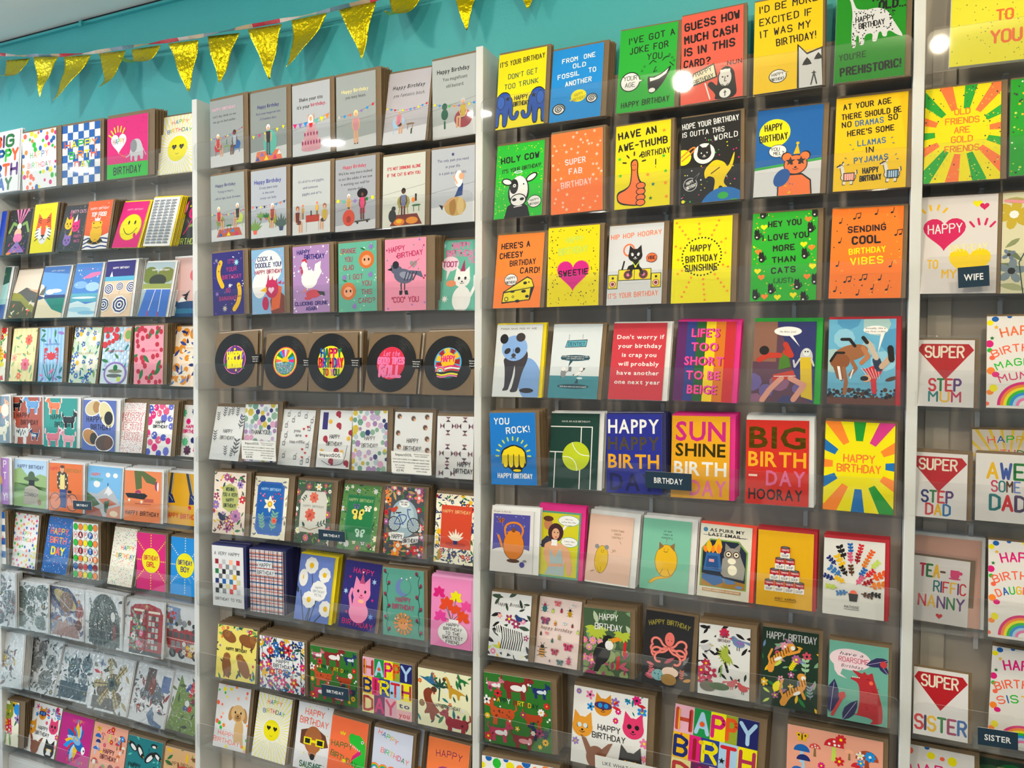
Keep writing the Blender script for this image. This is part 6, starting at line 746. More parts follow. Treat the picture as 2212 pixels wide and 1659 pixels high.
D('3.5a', 'k8,2', 7, 'blue card with a yellow fist reading YOU ROCK', lambda a: (a.bg('#1878cc'), a.t('YOU', 26, 84, 9, 'w', 32, wt=.2, j=.4), a.t('ROCK!', 62, 72, 9, 'w', 50, wt=.2, j=.4, rot=4), a.t('HAPPY', 30, 9, 7, 'w', 30, wt=.18, j=.3), a.t('BIRTHDAY', 70, 9, 7, 'w', 40, wt=.18, j=.3), a.arms(50, 40, 38, ['l'], 11, 3.2, 0, 180, .84), a.p('k', 22, 42, 28, 50, 44, 55, 54, 56, 70, 52, 78, 46, 80, 28, 72, 24, 66, 19, 50, 18, 40, 24, 26, 26), a.p('#f4d818', 25, 41, 30, 48, 45, 53, 54, 54, 69, 50, 75, 45, 77, 30, 25, 29), [a.c(x, 29, 5.8, 'k', 9) for x in (33, 45, 57, 69)], [a.c(x, 30, 5, '#f4d818', 8.6) for x in (33, 45, 57, 69)], [a.l('k', 1.6, x, 42, x, 25) for x in (39, 51, 63)], a.r(28, 34, 38, 42, '#f4d818'), a.c(58, 20, 11, 'k', 4), a.c(58, 20, 9, '#f4d818', 2.6)))
D('3.5b', 'w9,2', 2, 'dark green card with a tennis ball on court lines', lambda a: (a.bg('#123c34'), a.t('HAVE AN ACE BIRTHDAY!', 52, 88, 2.4, 'w', 58, f='b'), a.l('w', 2, 0, 82, 86, 82, 86, 0), a.l('w', 2, 64, 82, 64, 0), a.l('w', 2, 0, 48, 40, 48), a.l('w', 2, 12, 48, 12, 0), a.c(55, 43, 28, '#c0d020', 28, n=32), a.l('w', 1.5, 46, 61, 52, 52, 64, 45, 82, 44), a.l('w', 1.5, 28, 42, 42, 42, 54, 36, 58, 27, 58, 24)))
def words(bg, *L):
    def g(a):
        a.bg(bg)
        for t_, y, H, c, W, x in L: a.t(t_, x, y, H, c, W, wt=.2, f='B')
    return g
D('3.5c', 'n7,1', 6, 'navy card reading HAPPY HAPPY BIRTH DAY in giant letters', words('#262e94', ('HAPPY', 76, 18, 'w', 92, 49), ('HAPPY', 55, 17, '*#7c6c48', 92, 49), ('BIRTH', 32, 18, '#f0ac20', 92, 49), ('DAY', 4, 22, '#191c58', 84, 48)))
D('3.5d', 'p9,2', 6, 'golden yellow card reading SUNSHINE BIRTH DAY in giant letters', words('#eeaa18', ('SUN', 70, 24, '#cc2080', 86, 50), ('SHINE', 51, 16, '*#4c4420', 86, 50), ('BIRTH', 28, 17, 'w', 90, 50), ('DAY', 4, 19, '#ec74a8', 62, 64)))
D('3.5e', 'w8,4', 11, 'red card reading BIG BIRTH-DAY HOORAY in giant letters', words('#d12a1e', ('BIG', 67, 26, '*#6c5418', 90, 50), ('BIRTH', 45, 18, '#f4b020', 92, 50), ('-', 30, 13, '#f4d8c8', 14, 12), ('DAY', 23, 18, '#dc6898', 62, 64), ('HOORAY', 6, 13, '#2c2424', 86, 48)))
D('3.5f', 'k4,2', 2, 'yellow sunburst card with orange, blue, green and pink rays', lambda a: (a.bg('#f6e600'), a.rays(50, 52, 38, 110, 12, ['#1870b8', 'o', '#d8388c', '#18962c', 'o', '#1870b8', 'o', '#1870b8', 'o', '#1870b8', '#18962c', 'o'], .5, 0), a.c(50, 52, 37, '#f6e600', 36), a.t('HAPPY', 50, 55, 8, '#fa8230', 44, wt=.19, j=.2), a.t('BIRTHDAY', 50, 44, 8, '#fa8230', 62, wt=.19, j=.2)))
D('3.6a', 'w14,6', 2, 'white bordered purple card with an orange teapot', lambda a: (a.bg('#e2dedd'), a.r(5, 32, 92, 93, '#4c489c'), a.t('Roger la Borde', 26, 95.5, 2.6, 'k', 40, f='b'), a.c(52, 30, 52, '#e2dedd', 14), a.sc('c', 30, ['w'], .6, (10, 60, 80, 92)), a.fly(24, 82, 8, '#a85c3c'), a.c(55, 44, 25, '#7c4418', 31), a.c(55, 44, 23.6, '#e08020', 29.6), a.c(55, 19, 15, 'd', 4), a.l('#e08020', 5, 28, 40, 22, 52, 18, 58), a.l('#e08020', 4.5, 36, 58, 32, 72, 44, 80, 66, 80, 78, 70, 72, 58), a.c(55, 63, 15, '#e08020', 6), a.c(54, 68, 5, '#7c4418', 5), a.c(76, 14, 6, '#4c489c', 6), a.c(82, 20, 5, 'E', 2.5)))
D('3.6b', 'p10,10', 2, 'green framed retro card of a woman drinking coffee and a man behind', lambda a: (a.bg('#58a088'), a.r(4, 3, 96, 97, '#d4cc20'), a.bub(72, 87, 24, 11, 54, 66, 'w', '#58a088'), a.t('I like my|coffee like I like|my men.', 72, 88, 2.4, 'k', 34, f='b', dy=1.8), a.bub(76, 55, 19, 10, 56, 60, 'w', '#58a088'), a.t("I don't like|coffee...", 76, 55, 2.4, 'k', 24, f='b', dy=1.8), a.p('#383848', 6, 50, 22, 62, 36, 60, 36, 44, 12, 44), a.c(24, 80, 10, '#c88458', 13), a.c(24, 88, 12, '#5c3420', 6), a.c(43, 68, 18, '#402028', 20), a.c(43, 66, 9, 'D', 12), a.c(44, 61, 2.6, 'r', 1), a.c(40, 68, 1.4, 'k'), a.c(48, 68, 1.4, 'k'), a.p('D', 20, 44, 36, 52, 60, 52, 78, 44, 86, 14, 82, 4, 72, 8, 70, 30, 66, 8, 26, 8, 30, 26, 20, 34), a.p('#a8bcc0', 30, 44, 38, 36, 44, 30, 56, 46, 66, 20, 68, 4, 22, 4, 34, 22), a.l('D', 6, 22, 30, 32, 18, 62, 20), a.r(34, 48, 48, 57, 'w'), a.l('D', 7, 20, 34, 22, 48, 32, 52)))
D('3.6c', 'w14,6', 6, 'pale pink card with a small yellow mouse saying NO', lambda a: (a.bg('#eac4b2'), a.r(0, 0, 100, 2, 'w'), a.t('EVERYTHING|UNDER|CONTROL?', 66, 77, 2.6, 'K', 28, wt=.14, dy=1.9), a.l('K', .8, 72, 64, 76, 60), a.t('NO.', 62, 48, 2.8, 'K', 8, wt=.14), a.l('K', .8, 56, 46, 60, 48), a.c(34, 35, 15.6, 'K', 30, rot=-3), a.c(34, 35, 14.6, '#e4bc28', 29, rot=-3), a.c(22, 53, 5, 'E', 5), a.c(44, 53, 5, 'E', 5), a.c(33, 48, .8, 'k'), a.c(38, 48, .8, 'k'), a.l('K', .9, 32, 46, 35, 45, 38, 46), a.l('K', .8, 34, 18, 34, 24), a.l('K', .8, 26, 22, 34, 14), a.l('K', 1, 20, 18, 12, 16)))
D('3.6d', 'w12,4', 5, 'mint green card with a tall yellow cat', lambda a: (a.bg('#7cc2a8'), a.t('MY MUM|THINKS IM|WONDERFUL', 52, 82, 2.4, '#3c5c50', 24, wt=.14, dy=1.9), a.l('K', .8, 50, 68, 51, 73), a.l('#a87818', 6, 66, 26, 60, 20, 34, 17, 22, 10), a.l('#ecb81c', 4.4, 66, 26, 60, 20, 34, 17, 22, 10), a.c(52, 42, 23.4, 'K', 33), a.c(52, 42, 22.4, '#f0bc1c', 32), a.p('K', 36, 56, 36, 68, 46, 62), a.p('K', 58, 63, 68, 68, 68, 56), a.c(47, 58, .8, 'k'), a.c(55, 58, .8, 'k'), a.l('k', .9, 46, 55, 50, 54, 54, 55), a.l('K', 1, 40, 22, 46, 30), a.l('K', 1, 62, 22, 56, 30)))
D('3.6e', 'o8,3', 1, 'cream card of a tabby cat with glasses beside a burning computer', lambda a: (a.bg('#e7e2d2'), a.c(10, 92, 4.5, '#4c88b0', 4.5), a.t('AS PURR MY|LAST EMAIL...', 52, 90, 4.6, 'k', 72, f='B', dy=1.35), a.r(6, 84.5, 92, 85, 'k'), a.p('j', 4, 14, 4, 66, 20, 80, 76, 80, 94, 66, 94, 14), a.p('#1f2a40', 7, 15, 7, 65, 22, 78, 74, 78, 91, 65, 91, 15), a.p('#b07c28', 7, 15, 7, 32, 40, 28, 91, 24, 91, 15), a.p('#9c9890', 44, 34, 46, 54, 56, 60, 80, 60, 90, 44, 88, 28, 50, 30), a.c(64, 60, 16, '#9c9890', 14), a.p('#8c8880', 50, 66, 50, 76, 60, 70), a.p('#8c8880', 68, 70, 80, 78, 78, 66), a.c(64, 52, 8, 'm', 6), a.c(66, 40, 9, 'm', 10), a.c(57, 61, 6.5, 'd'), a.c(72, 61, 6.5, 'd'), a.c(57, 61, 4.6, 'm'), a.c(72, 61, 4.6, 'm'), a.c(57, 61, 2, 'k'), a.c(72, 61, 2, 'k'), a.p('#3468a8', 10, 36, 14, 60, 40, 62, 46, 36), a.p('#24508c', 14, 40, 17, 56, 36, 57, 40, 38), a.p('#e8a0a8', 20, 48, 20, 52, 30, 52, 30, 48), a.p('#3468a8', 8, 24, 8, 31, 46, 30, 50, 22, 32, 16), a.p('#5c84b8', 46, 28, 70, 26, 74, 22, 56, 20), a.c(80, 18, 7, '#6c8cc0', 3), [a.lf(x, 60, s_, an, c, .5) for x, s_, an, c in ((20, 26, 95, 'Y'), (26, 18, 80, 'o'), (36, 32, 88, 'Y'), (40, 20, 100, 'o'), (14, 16, 110, 'o'))], a.r(10, 8, 84, 12, '#d09858'), a.t('PASSIVE AGGRESSIVE ADVENTURES', 47, 9, 2, 'w', 68, f='B')))
def cans(a):
    a.bg('#eab010')
    for j, n_ in enumerate((4, 3, 2, 1)):
        for i in range(n_):
            x, y = 50+(i-(n_-1)/2)*18, 20+j*15
            a.r(x-8.5, y, x+8.5, y+14, 'w'); a.r(x-8.5, y+7, x+8.5, y+14, '#c02434'); a.c(x, y+14, 8.5, '#4c484c', 2.6); a.c(x, y+14, 5, '#6c686c', 1.4); a.c(x, y+7, 2.2, '#7c2050'); a.t('TOMATO', x, y+9.6, 1.8, 'w', 13, wt=.18); a.t('SOUP', x, y+1.6, 2.8, '#503848', 12, wt=.14)
    a.t('ANDY WARHOL', 54, 10, 2.6, 'd', 40, wt=.16); a.r(34, 8, 72, 8.5, 'd')
D('3.6f', 'r6,4', 4, 'yellow card with a pyramid of plain red and white tins', cans)
def leaves(a):
    a.bg('#e6e3e0'); R = random.Random(7); C_ = ['k', 'B', 'r', 'O', 'n', 'Y', '#d8587c', 'R', '#e07c28', 'l', '#3c78b8', 'd']
    for k, (x, y) in enumerate(((30, 82), (44, 88), (60, 88), (76, 82), (14, 70), (28, 70), (44, 76), (56, 76), (68, 70), (84, 70), (20, 56), (46, 60), (34, 58), (64, 58), (76, 58), (90, 56), (10, 48), (28, 46), (60, 48), (72, 46), (88, 44), (14, 36), (32, 30), (72, 30), (84, 32))):
        an = math.degrees(math.atan2(y-34, x-50)); z = 17 if k % 5 else 23; a.l(C_[k % 12], 2.2, x-cos(radians(an))*z*.5, y-sin(radians(an))*z*.5/a.asp, x+cos(radians(an))*z*.35, y+sin(radians(an))*z*.35/a.asp); a.sp(x-cos(radians(an))*z*.5, y-sin(radians(an))*z*.5/a.asp, z, an, C_[k % 12], 3, .75)
    a.c(50, 30, 6, 'C', 6); a.p('k', 44, 20, 56, 20, 58, 30, 42, 30); a.t('MATISSE', 48, 11, 3, 'k', 24, wt=.13); a.r(35, 9, 60, 9.5, 'k')
D('3.6g', 'r7,4', 3, 'white card with a bunch of colourful leaf shapes', leaves)
def zebra(a):
    a.bg('#e4e4e8'); a.sc('l', 40, ['k', '#24382c', '#3c5040'], 12, (0, 0, 100, 100), [(14, 74, 90, 92), (20, 16, 84, 50)], 3); a.sc('f', 9, ['#e890b0', 'w', 'M'], 9, (2, 4, 98, 66), [(20, 16, 84, 50)], 8); a.sc('l', 8, ['l', 'Y'], 10, (0, 4, 34, 26)); a.p('#eeeeee', 10, 44, 22, 52, 34, 50, 60, 44, 84, 40, 88, 22, 84, 0, 66, 0, 64, 14, 50, 12, 46, 0, 34, 0, 36, 26, 28, 32, 12, 38)
    [a.l('k', 2.3, 30+i*5.5, 47-i*.6, 34+i*5.5, 30, 30+i*5.5, 14) for i in range(10)]; [a.l('k', 1.7, 12+i*5, 46+i, 16+i*5, 38) for i in range(4)]; a.c(12, 41, 5, 'k', 4); a.bird(72, 62, 20, '#28407c', -1); a.t('Happy Birthday', 50, 80, 6, 'k', 74, f='bi')
D('3.7a', 'k13,3', 2, 'jungle card with a striped zebra among dark leaves', zebra)
def bugs(a):
    a.bg('#ecd6d2'); [a.bug(x, y, r, c, c2, st) for x, y, r, c, c2, st in ((14, 83, 9.5, 'T', '#b02858', None), (74, 80, 8.5, '#c89818', 'k', None), (54, 82, 5, '#b03048', 'k', None), (34, 80, 5, 'l', 'j', None), (42, 62, 5, '#b03040', 'Y', 'Y'), (82, 62, 4, '#8c2838', 'k', None), (10, 44, 4, '#4c3840', 'k', None), (38, 36, 4.4, '#3c6c64', 'k', None), (54, 42, 5.5, '#a89870', 'z', None), (16, 18, 13, '#e09c38', 'k', 'k'), (80, 10, 8, '#d84878', 'M', None), (96, 54, 4.4, 'l', 'j', None), (36, 6, 2.6, '#8c3848', 'k', None))]; [a.fly(x, y, r, c, c2) for x, y, r, c, c2 in ((44, 92, 9, '#e88080', 'M'), (80, 92, 5.4, 'w', 'k'), (18, 64, 12, '#6c4c6c', '#d83868'), (64, 64, 5, 'a', '#486060'), (24, 46, 5, '#f0a0a0', 'M'), (46, 20, 10, '#c03058', 'k'), (60, 6, 9, '#587880', 'q'), (76, 30, 12, '#d83c70', '#4c3440'))]
    a.t('happy birthday', 46, 52, 5.4, 'd', 74, f='bi')
D('3.7b', 'k7,3', 2, 'pale pink card covered in beetles and butterflies', bugs)
def toucan(a):
    a.bg('#445c40'); a.sc('l', 50, ['#34583c', '#7c9c74', '#507850', '#b8c8a8'], 13, (0, 50, 100, 100), seed=4); a.sc('c', 40, ['#7c9458', '#94a86c', '#546c44'], 9, (0, 0, 100, 50)); [a.lf(28, 70, 26, an, '#b4c43c', .4) for an in range(180, 380, 25)]; [a.lf(84, 66, 20, an, '#b4c43c', .4) for an in range(180, 380, 25)]; a.sc('l', 26, ['M', '#a83c6c', '#c05870'], 10, (0, 0, 100, 26)); a.sc('f', 8, ['#e898b8', 'p'], 8, (2, 20, 46, 56)); a.l('r', 6, 90, 52, 88, 34); a.l('r', 6, 76, 30, 74, 12)
    a.c(40, 32, 17, 'k', 25, rot=-25); a.c(54, 52, 12, 'k', 12); a.c(56, 46, 9, 'w', 10); a.p('#e89020', 58, 56, 74, 60, 84, 56, 62, 50); a.c(56, 54, 2.6, 'l'); a.c(56, 54, 1.2, 'k'); a.p('k', 30, 22, 22, 4, 32, 4, 42, 18); a.t(HB, 54, 84, 9, 'w', 58, wt=.13, dy=1.7)
D('3.7c', 'k10,4', 7, 'green jungle card with a black toucan', toucan)
def octo(a):
    a.bg('#26262a'); a.t('HAPPY BIRTHDAY', 50, 84, 6, '*#c8b450', 82, wt=.2, arc=22); R = random.Random(2); cx, cy = 52, 52
    for an, cu in ((165, 1), (185, -1), (205, 1), (230, 1), (15, -1), (-5, 1), (-25, -1), (-55, -1)):
        v = []; x, y, t = cx, cy, radians(an)
        for k in range(11): v += [x, y]; x += cos(t)*5.4; y += sin(t)*5.4/a.asp; t += cu*(.12+.075*k)*(1 if k > 2 else -1.4)
        a.l('#c85c58', 5, *v); a.l('#f08c80', 3, *v)
    a.c(53, 64, 10, '#e8746c', 14); a.c(50, 62, 1.2, 'k', .8); a.c(57, 62, 1.2, 'k', .8)
    a.sc('l', 16, ['#d87080', '#b05060', 'F', '#c89048'], 10, (4, 10, 96, 32)); a.c(34, 14, 14, '#88b8c0', 11); a.c(58, 20, 17, '#f4d8c8', 10); a.c(56, 10, 16, '#a88040', 11); a.sc('c', 10, ['T'], 1.2, (24, 8, 42, 20)); a.sp(18, 14, 18, 90, '#d86c78', 4); a.sp(82, 12, 18, 90, '#d86c58', 4)
D('3.7d', 'k9,3', 1, 'black card with a pink octopus above corals', octo)
def aviary(a):
    a.bg('#e4e4e4'); a.sc('l', 90, ['k', '#24342c', 'k'], 9, (0, 26, 100, 100), [(34, 72, 70, 92)], 3); a.l('k', 5, 36, 66, 52, 50, 58, 36); a.r(34, 74, 68, 90, '#e4e4e4'); a.f(50, 90, 10, '#c8284c', 'M', 8); [a.lf(58, 60, 22, an, '#a4b440', .2) for an in range(100, 300, 18)]; a.bird(78, 78, 28, '#6c84b0', -1, '#8c6cb0', 'r'); a.bird(14, 66, 22, 'e', 1); a.sc('f', 7, ['#c8305c', '#b82850'], 10, (0, 18, 26, 46)); a.bird(66, 20, 22, '#c86068', 1, None, 'w', 'r'); a.bird(88, 16, 22, '#d03840', -1, None, 'w'); a.c(20, 12, 16, '#706c60', 10); a.c(42, 14, 20, '#4c6844', 7); a.c(58, 5, 16, '#dcdcdc', 5); a.l('j', 3, 46, 44, 44, 28); a.t('HAPPY|BIRTHDAY', 50, 83, 3.8, '#6c4c58', 24, wt=.14)
D('3.7e', 'k12,6', 5, 'black and white leaf card with parrots, a crane and red flowers', aviary)
def tigers(a):
    a.bg('#1c3426'); a.sc('l', 34, ['#6c88b8', 'Y', '#7ca880', '#a8789c', 'l', 'G'], 9, (2, 4, 98, 84), seed=5); a.sc('f', 9, ['#b06090', '#e89cb0', 'Y', '#d04860'], 7, (4, 6, 96, 84), seed=4); a.sp(78, 46, 26, 90, '#a0c8a0', 3, .6); a.sp(50, 48, 18, 60, 'y', 5); a.sp(88, 16, 22, 95, '#8898a8', 4); a.lf(24, 18, 24, 70, 'y', .6)
    for q in ((16, 46, 18, 56, 30, 64, 46, 72, 52, 78), (40, 6, 48, 18, 66, 24, 76, 32, 72, 42)):
        a.l('#e49a38', 12, *q); x, y = q[-2:]; a.c(x, y, 8, '#e49a38', 7); a.c(x+3, y-1, 4, 'w'); [a.l('k', 1.3, q[2]+i*4.4, q[3]+i*2.6-3, q[2]+i*4.4-3, q[3]+i*2.6+4) for i in range(8)]; a.c(q[4]-1, q[5]-3, 8, 'w', 3, rot=30)
    a.l('#e49a38', 5, 46, 68, 66, 74, 68, 78); a.l('#e49a38', 4, 16, 52, 12, 62, 18, 72); a.l('#e49a38', 5, 70, 28, 78, 16); a.l('#e49a38', 4, 40, 14, 34, 24, 38, 34); a.t('HAPPY BIRTHDAY', 52, 86, 8.5, 'e', 88, wt=.13)
D('3.7f', 'k7,4', 2, 'dark green card with two tigers among flowers', tigers)
def roar(a):
    a.bg('#6cae9e'); a.c(36, 78, 35, '#f0d8e0', 19); a.p('#f0d8e0', 8, 72, 24, 66, 20, 58, 32, 53, 16, 56, 10, 62); a.t('have a', 38, 83, 4.6, '#4c2c50', 40, f='bi'); a.t('ROARSOME', 42, 74.5, 6, '#c8486c', 50, wt=.13); a.t('Birthday', 40, 67.5, 4.4, '#4c2c50', 38, f='bi')
    a.p('#b82c34', 50, 8, 54, 30, 52, 50, 36, 54, 40, 56, 54, 56, 38, 66, 50, 64, 58, 62, 60, 66, 66, 61, 74, 66, 76, 58, 84, 42, 92, 22, 92, 4, 86, 2, 70, 0, 78, 6, 62, 9, 42, 11); [a.p('w', 40+i*3.4, 57.4, 41.6+i*3.4, 55.6, 43.2+i*3.4, 57) for i in range(4)]; a.c(72, 52, 3.4, 'C'); a.sc('d', 30, ['#7c1820'], 1.2, (58, 10, 88, 46)); a.l('k', .8, 64, 56, 70, 56)
    for x, y, L, an in ((4, 6, 62, 84), (26, 0, 46, 58), (100, 66, 30, 130), (100, 84, 40, 200)): a.lf(x, y, L, an, '#30305c', .42); a.l('#c0b8d8', .7, x, y, x+cos(radians(an))*L*.9, y+sin(radians(an))*L*.9/a.asp)
    a.l('#c83c40', 5, 8, 4, 24, 28); a.lf(20, 26, 16, 60, '#c83c40', .8); a.c(92, 78, 6, '#c83c40')
D('3.7g', 'k5,4', 2, 'teal card with a roaring red beast, reading ROARSOME', roar)
D('3.8a', 'k8,4', 10, 'large green card covered in dogs beside the second upright', dogs)
D('3.8b', 'k9,5', 7, 'large white card with painted cat and deer faces', catcard)
D('3.8c', 'k9,5', 9, 'large card with bold patchwork letters spelling HAPPY BIRTH DAY', bold)
D('3.8d', 'k5,4', 9, 'large peach card with painted toadstools beside the third upright', shrooms)
D('3.9a', 'k8,5', 12, 'large white card with coloured dots below the green dog card', lambda a: (a.bg('w'), confetti(a, 5, 40, [(20, 20, 80, 80)])))
D('3.9b', 'k8,5', 8, 'large pale card at the bottom edge below the cat faces card', lambda a: (a.bg('w'), confetti(a, 5, 30)))
# ---- bay 4
D('4.1a', 'w2,1', 2, 'yellow card with orange letters BIRTHDAY TO YOU at the top of the fourth bay', lambda a: (a.bg('#eee43c'), a.sc('c', 90, ['#98903c'], .7), a.t('HAPPY', 50, 96, 8, 'C', 50, arc=20), a.t('BIRTHDAY', 56, 78, 9, '#f47438', 82, wt=.2, arc=34), a.t('TO', 56, 43, 10, '#f47438', 16, wt=.2), a.t('YOU', 58, 20, 12, '#f47438', 30, wt=.2)))
D('4.2a', 'k8,2', 2, 'yellow sunburst card reading OLD FRIENDS ARE GOLD FRIENDS', lambda a: (a.bg('#f4e30c'), a.rays(50, 52, 36, 110, 14, ['#fd7c40', '#28a838'], .5, 4), a.c(50, 52, 36, '#f4e30c', 36), a.sc('c', 150, ['x', 'Y', 'l'], .9, (0, 0, 100, 100), [(22, 30, 78, 76)]), a.t('OLD|FRIENDS|ARE|GOLD|FRIENDS', 50, 70, 6, '#e8802c', 44, wt=.18, dy=1.62, j=.2)))
D('4.2b', 'k8,2', 1, 'green glitter dotted card at the right edge of the photo', lambda a: (a.bg('#1ea028'), a.sc('c', 130, ['l', 'x', 'w', 'Y'], 1.5)))
D('4.3a', 'k5,1', 1, 'pale card with pink and yellow hearts to my wife', lambda a: (a.bg('#e2dada'), a.hh(66, 32, 27, '#fad40c'), a.hh(32, 63, 28, '#d81c60'), a.t('HAPPY', 33, 62, 9, 'w', 44, wt=.12, rot=2), a.t('BIRTHDAY', 64, 43, 6.5, '#f4eaa0', 48, wt=.13, rot=3), a.hh(74, 91, 6, 'y'), a.hh(83, 88, 6, '#d81c60'), a.t('TO', 18, 26, 8, 'Y', 13, wt=.17), a.t('MY', 40, 16, 8, 'Y', 18, wt=.17), a.arms(18, 74, 26, ['Y'], 4, 3, 50, 130, .72), a.arms(80, 58, 26, ['#d81c60'], 4, 3, 50, 125, .66)))
D('4.3b', 'k5,2', 1, 'vintage floral card with grey blue pansies and yellow petals', lambda a: (a.bg('#dcd6b4'), a.sc('l', 26, ['#8c9468', '#a8ac80', '#6c7850', '#b8a868'], 14, seed=3), a.f(16, 78, 24, '#c8ac34', 'w', 6), a.f(60, 88, 18, '#c8ac34', 'w', 6), a.f(14, 22, 20, '#7c8c98', 'k', 5), a.f(10, 38, 10, '#6c7c94', 'k', 4), a.f(60, 46, 14, '#e87890', 'w', 5), a.l('q', 1.6, 30, 0, 24, 30, 34, 44), a.l('#e898a0', 5, 4, 92, 30, 90, 60, 94)))
def sup(*L):
    def g(a): a.bg('#e8e4e6'); a.p('#ba1c26', 8, 94, 90, 94, 99, 85, 50, 40, 1, 85); a.t('SUPER', 48, 74, 16, '#f4e8d8', 66, wt=.16); [a.t(t_, x, y, H, c, W, wt=.18) for t_, x, y, H, c, W in L]
    return g
D('4.4a', 'kW7,2', 1, 'small square card with a red jewel shape reading SUPER STEP MUM', sup(('STEP', 50, 24, 17, ['r', 'G', 'r', 'V'], 54), ('MUM', 50, 8, 14, ['T', 'Y', '#c8305c'], 54)))
def mummy(w_, H_=1):
    def g(a): a.bg('#ece6e4'); confetti(a, 5, 14, [(16, 0, 100, 94)]); a.t('HAPPY', 56, 80, 9, '#f4784c' if H_ else 'P', 66, wt=.18, arc=24); a.t('BIRTHDAY', 56, 62, 7.5, 'C', 90, wt=.17, arc=34); a.t('MAGICAL' if H_ else w_, 56, 47, 7, 'g' if H_ else MC, 80, wt=.17, arc=34); a.t(w_ if H_ else '', 56, 32, 7, '#d83070', 70, wt=.17, arc=34); a.rb(58, 3, 42); a.s_(14, 88, 4, 'Y'); a.s_(8, 76, 4, 'G')
    return g
D('4.4b', 'k3,2', 1, 'white card with a rainbow, reading HAPPY BIRTHDAY MAGICAL MUMMY', mummy('MUMMY'))
D('4.5a', 'kW9,5', 1, 'small square card with a red jewel shape reading SUPER STEP DAD', sup(('STEP', 48, 24, 17, ['n', 'G', 'r', 'V'], 54), ('DAD', 50, 5, 16, ['r', 'Y', '#2478b8'], 42)))
D('4.5b', 'kW3,3', 1, 'small white card reading AWE SOME DAD in coloured capitals', lambda a: (a.bg('#e9e5e6'), a.t('AWE', 50, 64, 22, ['Y', '#3c58a8', 'G'], 60, wt=.17), a.t('SOME', 50, 45, 15, ['#c8305c', 'T', 'd', '#6c84d0'], 46, wt=.15), a.t('DAD!', 56, 18, 21, ['T', 'r', '#4c3864', '#5c6c34'], 62, wt=.19)))
D('4.6a', 'kW9,3', 1, 'small white card reading TEA-RIFFIC NANNY with a pink teacup', lambda a: (a.bg('#e6e2e4'), a.t('TEA-', 34, 70, 18, ['#c8204c', 'G', 'Y', 'd'], 44, wt=.18), a.t('RIFFIC', 66, 48, 16, ['T', 'n', 'r', 'Y', 'V', 'r'], 56, wt=.14), a.t('NANNY', 52, 24, 17, ['r', 'Y', 'V', 'G', 'V'], 80, wt=.15), a.hh(50, 11, 6, 'r'), a.r(66, 76, 82, 84, '#d83c78'), a.c(74, 75, 8, '#d83c78', 5), a.c(74, 71, 11, '#d83c78', 2), a.c(84, 80, 3.4, '#d83c78')))
D('4.6b', 'k3,2', 1, 'white card with coloured dots and a rainbow for a daughter', mummy('DAUGHTER', 0))
D('4.7a', 'k7,3', 0, 'small white card with a red jewel shape reading SUPER SISTER', sup(('SISTER', 50, 9, 20, ['r', '#34245c', 'Y', 'G', 'M', '#2c68b0'], 92)))
D('4.7b', 'k3,2', 1, 'white card with coloured dots and a rainbow for a sister', mummy('SISTER', 0))
D('4.8a', 'k7,4', 2, 'white card with coloured dots and pink HAPPY letters at the bottom of the fourth bay', lambda a: (a.bg('#e6e0e0'), confetti(a, 5, 22, [(6, 40, 90, 86)]), a.t('HAPPY', 52, 72, 10, 'P', 76, wt=.16, arc=20)))
D('4.8b', 'k3,3', 1, 'dark green palm leaf card in the bottom right corner', lambda a: (a.bg('#2c4434'), [a.lf(30, 92, 50, an, c, .3) for an, c in ((0, 'G'), (-25, '#b8a868'), (-50, '#c8c090'), (-80, '#4c7040'), (200, '#3c6840'), (-110, '#6c8850'))]))

D('2.9x', 'k6,3', 0, 'second pale lilac rainbow card standing higher behind the first one', lambda a: (a.bg('#d8dcf0'), a.t('HAPPY', 36, 86, 7, MC, 52, wt=.14, rot=-18), a.t('BIRTHDAY', 56, 60, 7, MC, 72, wt=.14, rot=-12), [a.rb(x+(r % 2)*11, 38-r*10, 13, 'CYgbs') for r in range(5) for x in range(8, 100, 22)]))
D('4.5x', 'k3,3', 0, 'cream card with yellow sun rays standing behind the AWE SOME DAD card', lambda a: (a.bg('#e2d6cc'), a.rays(50, 40, 26, 120, 30, ['#f0cc48'], .28), a.t('HAPPY', 54, 84, 8, MC, 62, wt=.16, arc=12), a.t('BIRTHDAY', 54, 66, 8, MC[1:], 80, wt=.16, arc=14), a.c(50, 38, 24, 'y')))
D('4.6x', 'wW6,4', 1, 'large plain pink wrapped card behind the TEA-RIFFIC NANNY card', lambda a: (a.bg('#d8a898'), ))

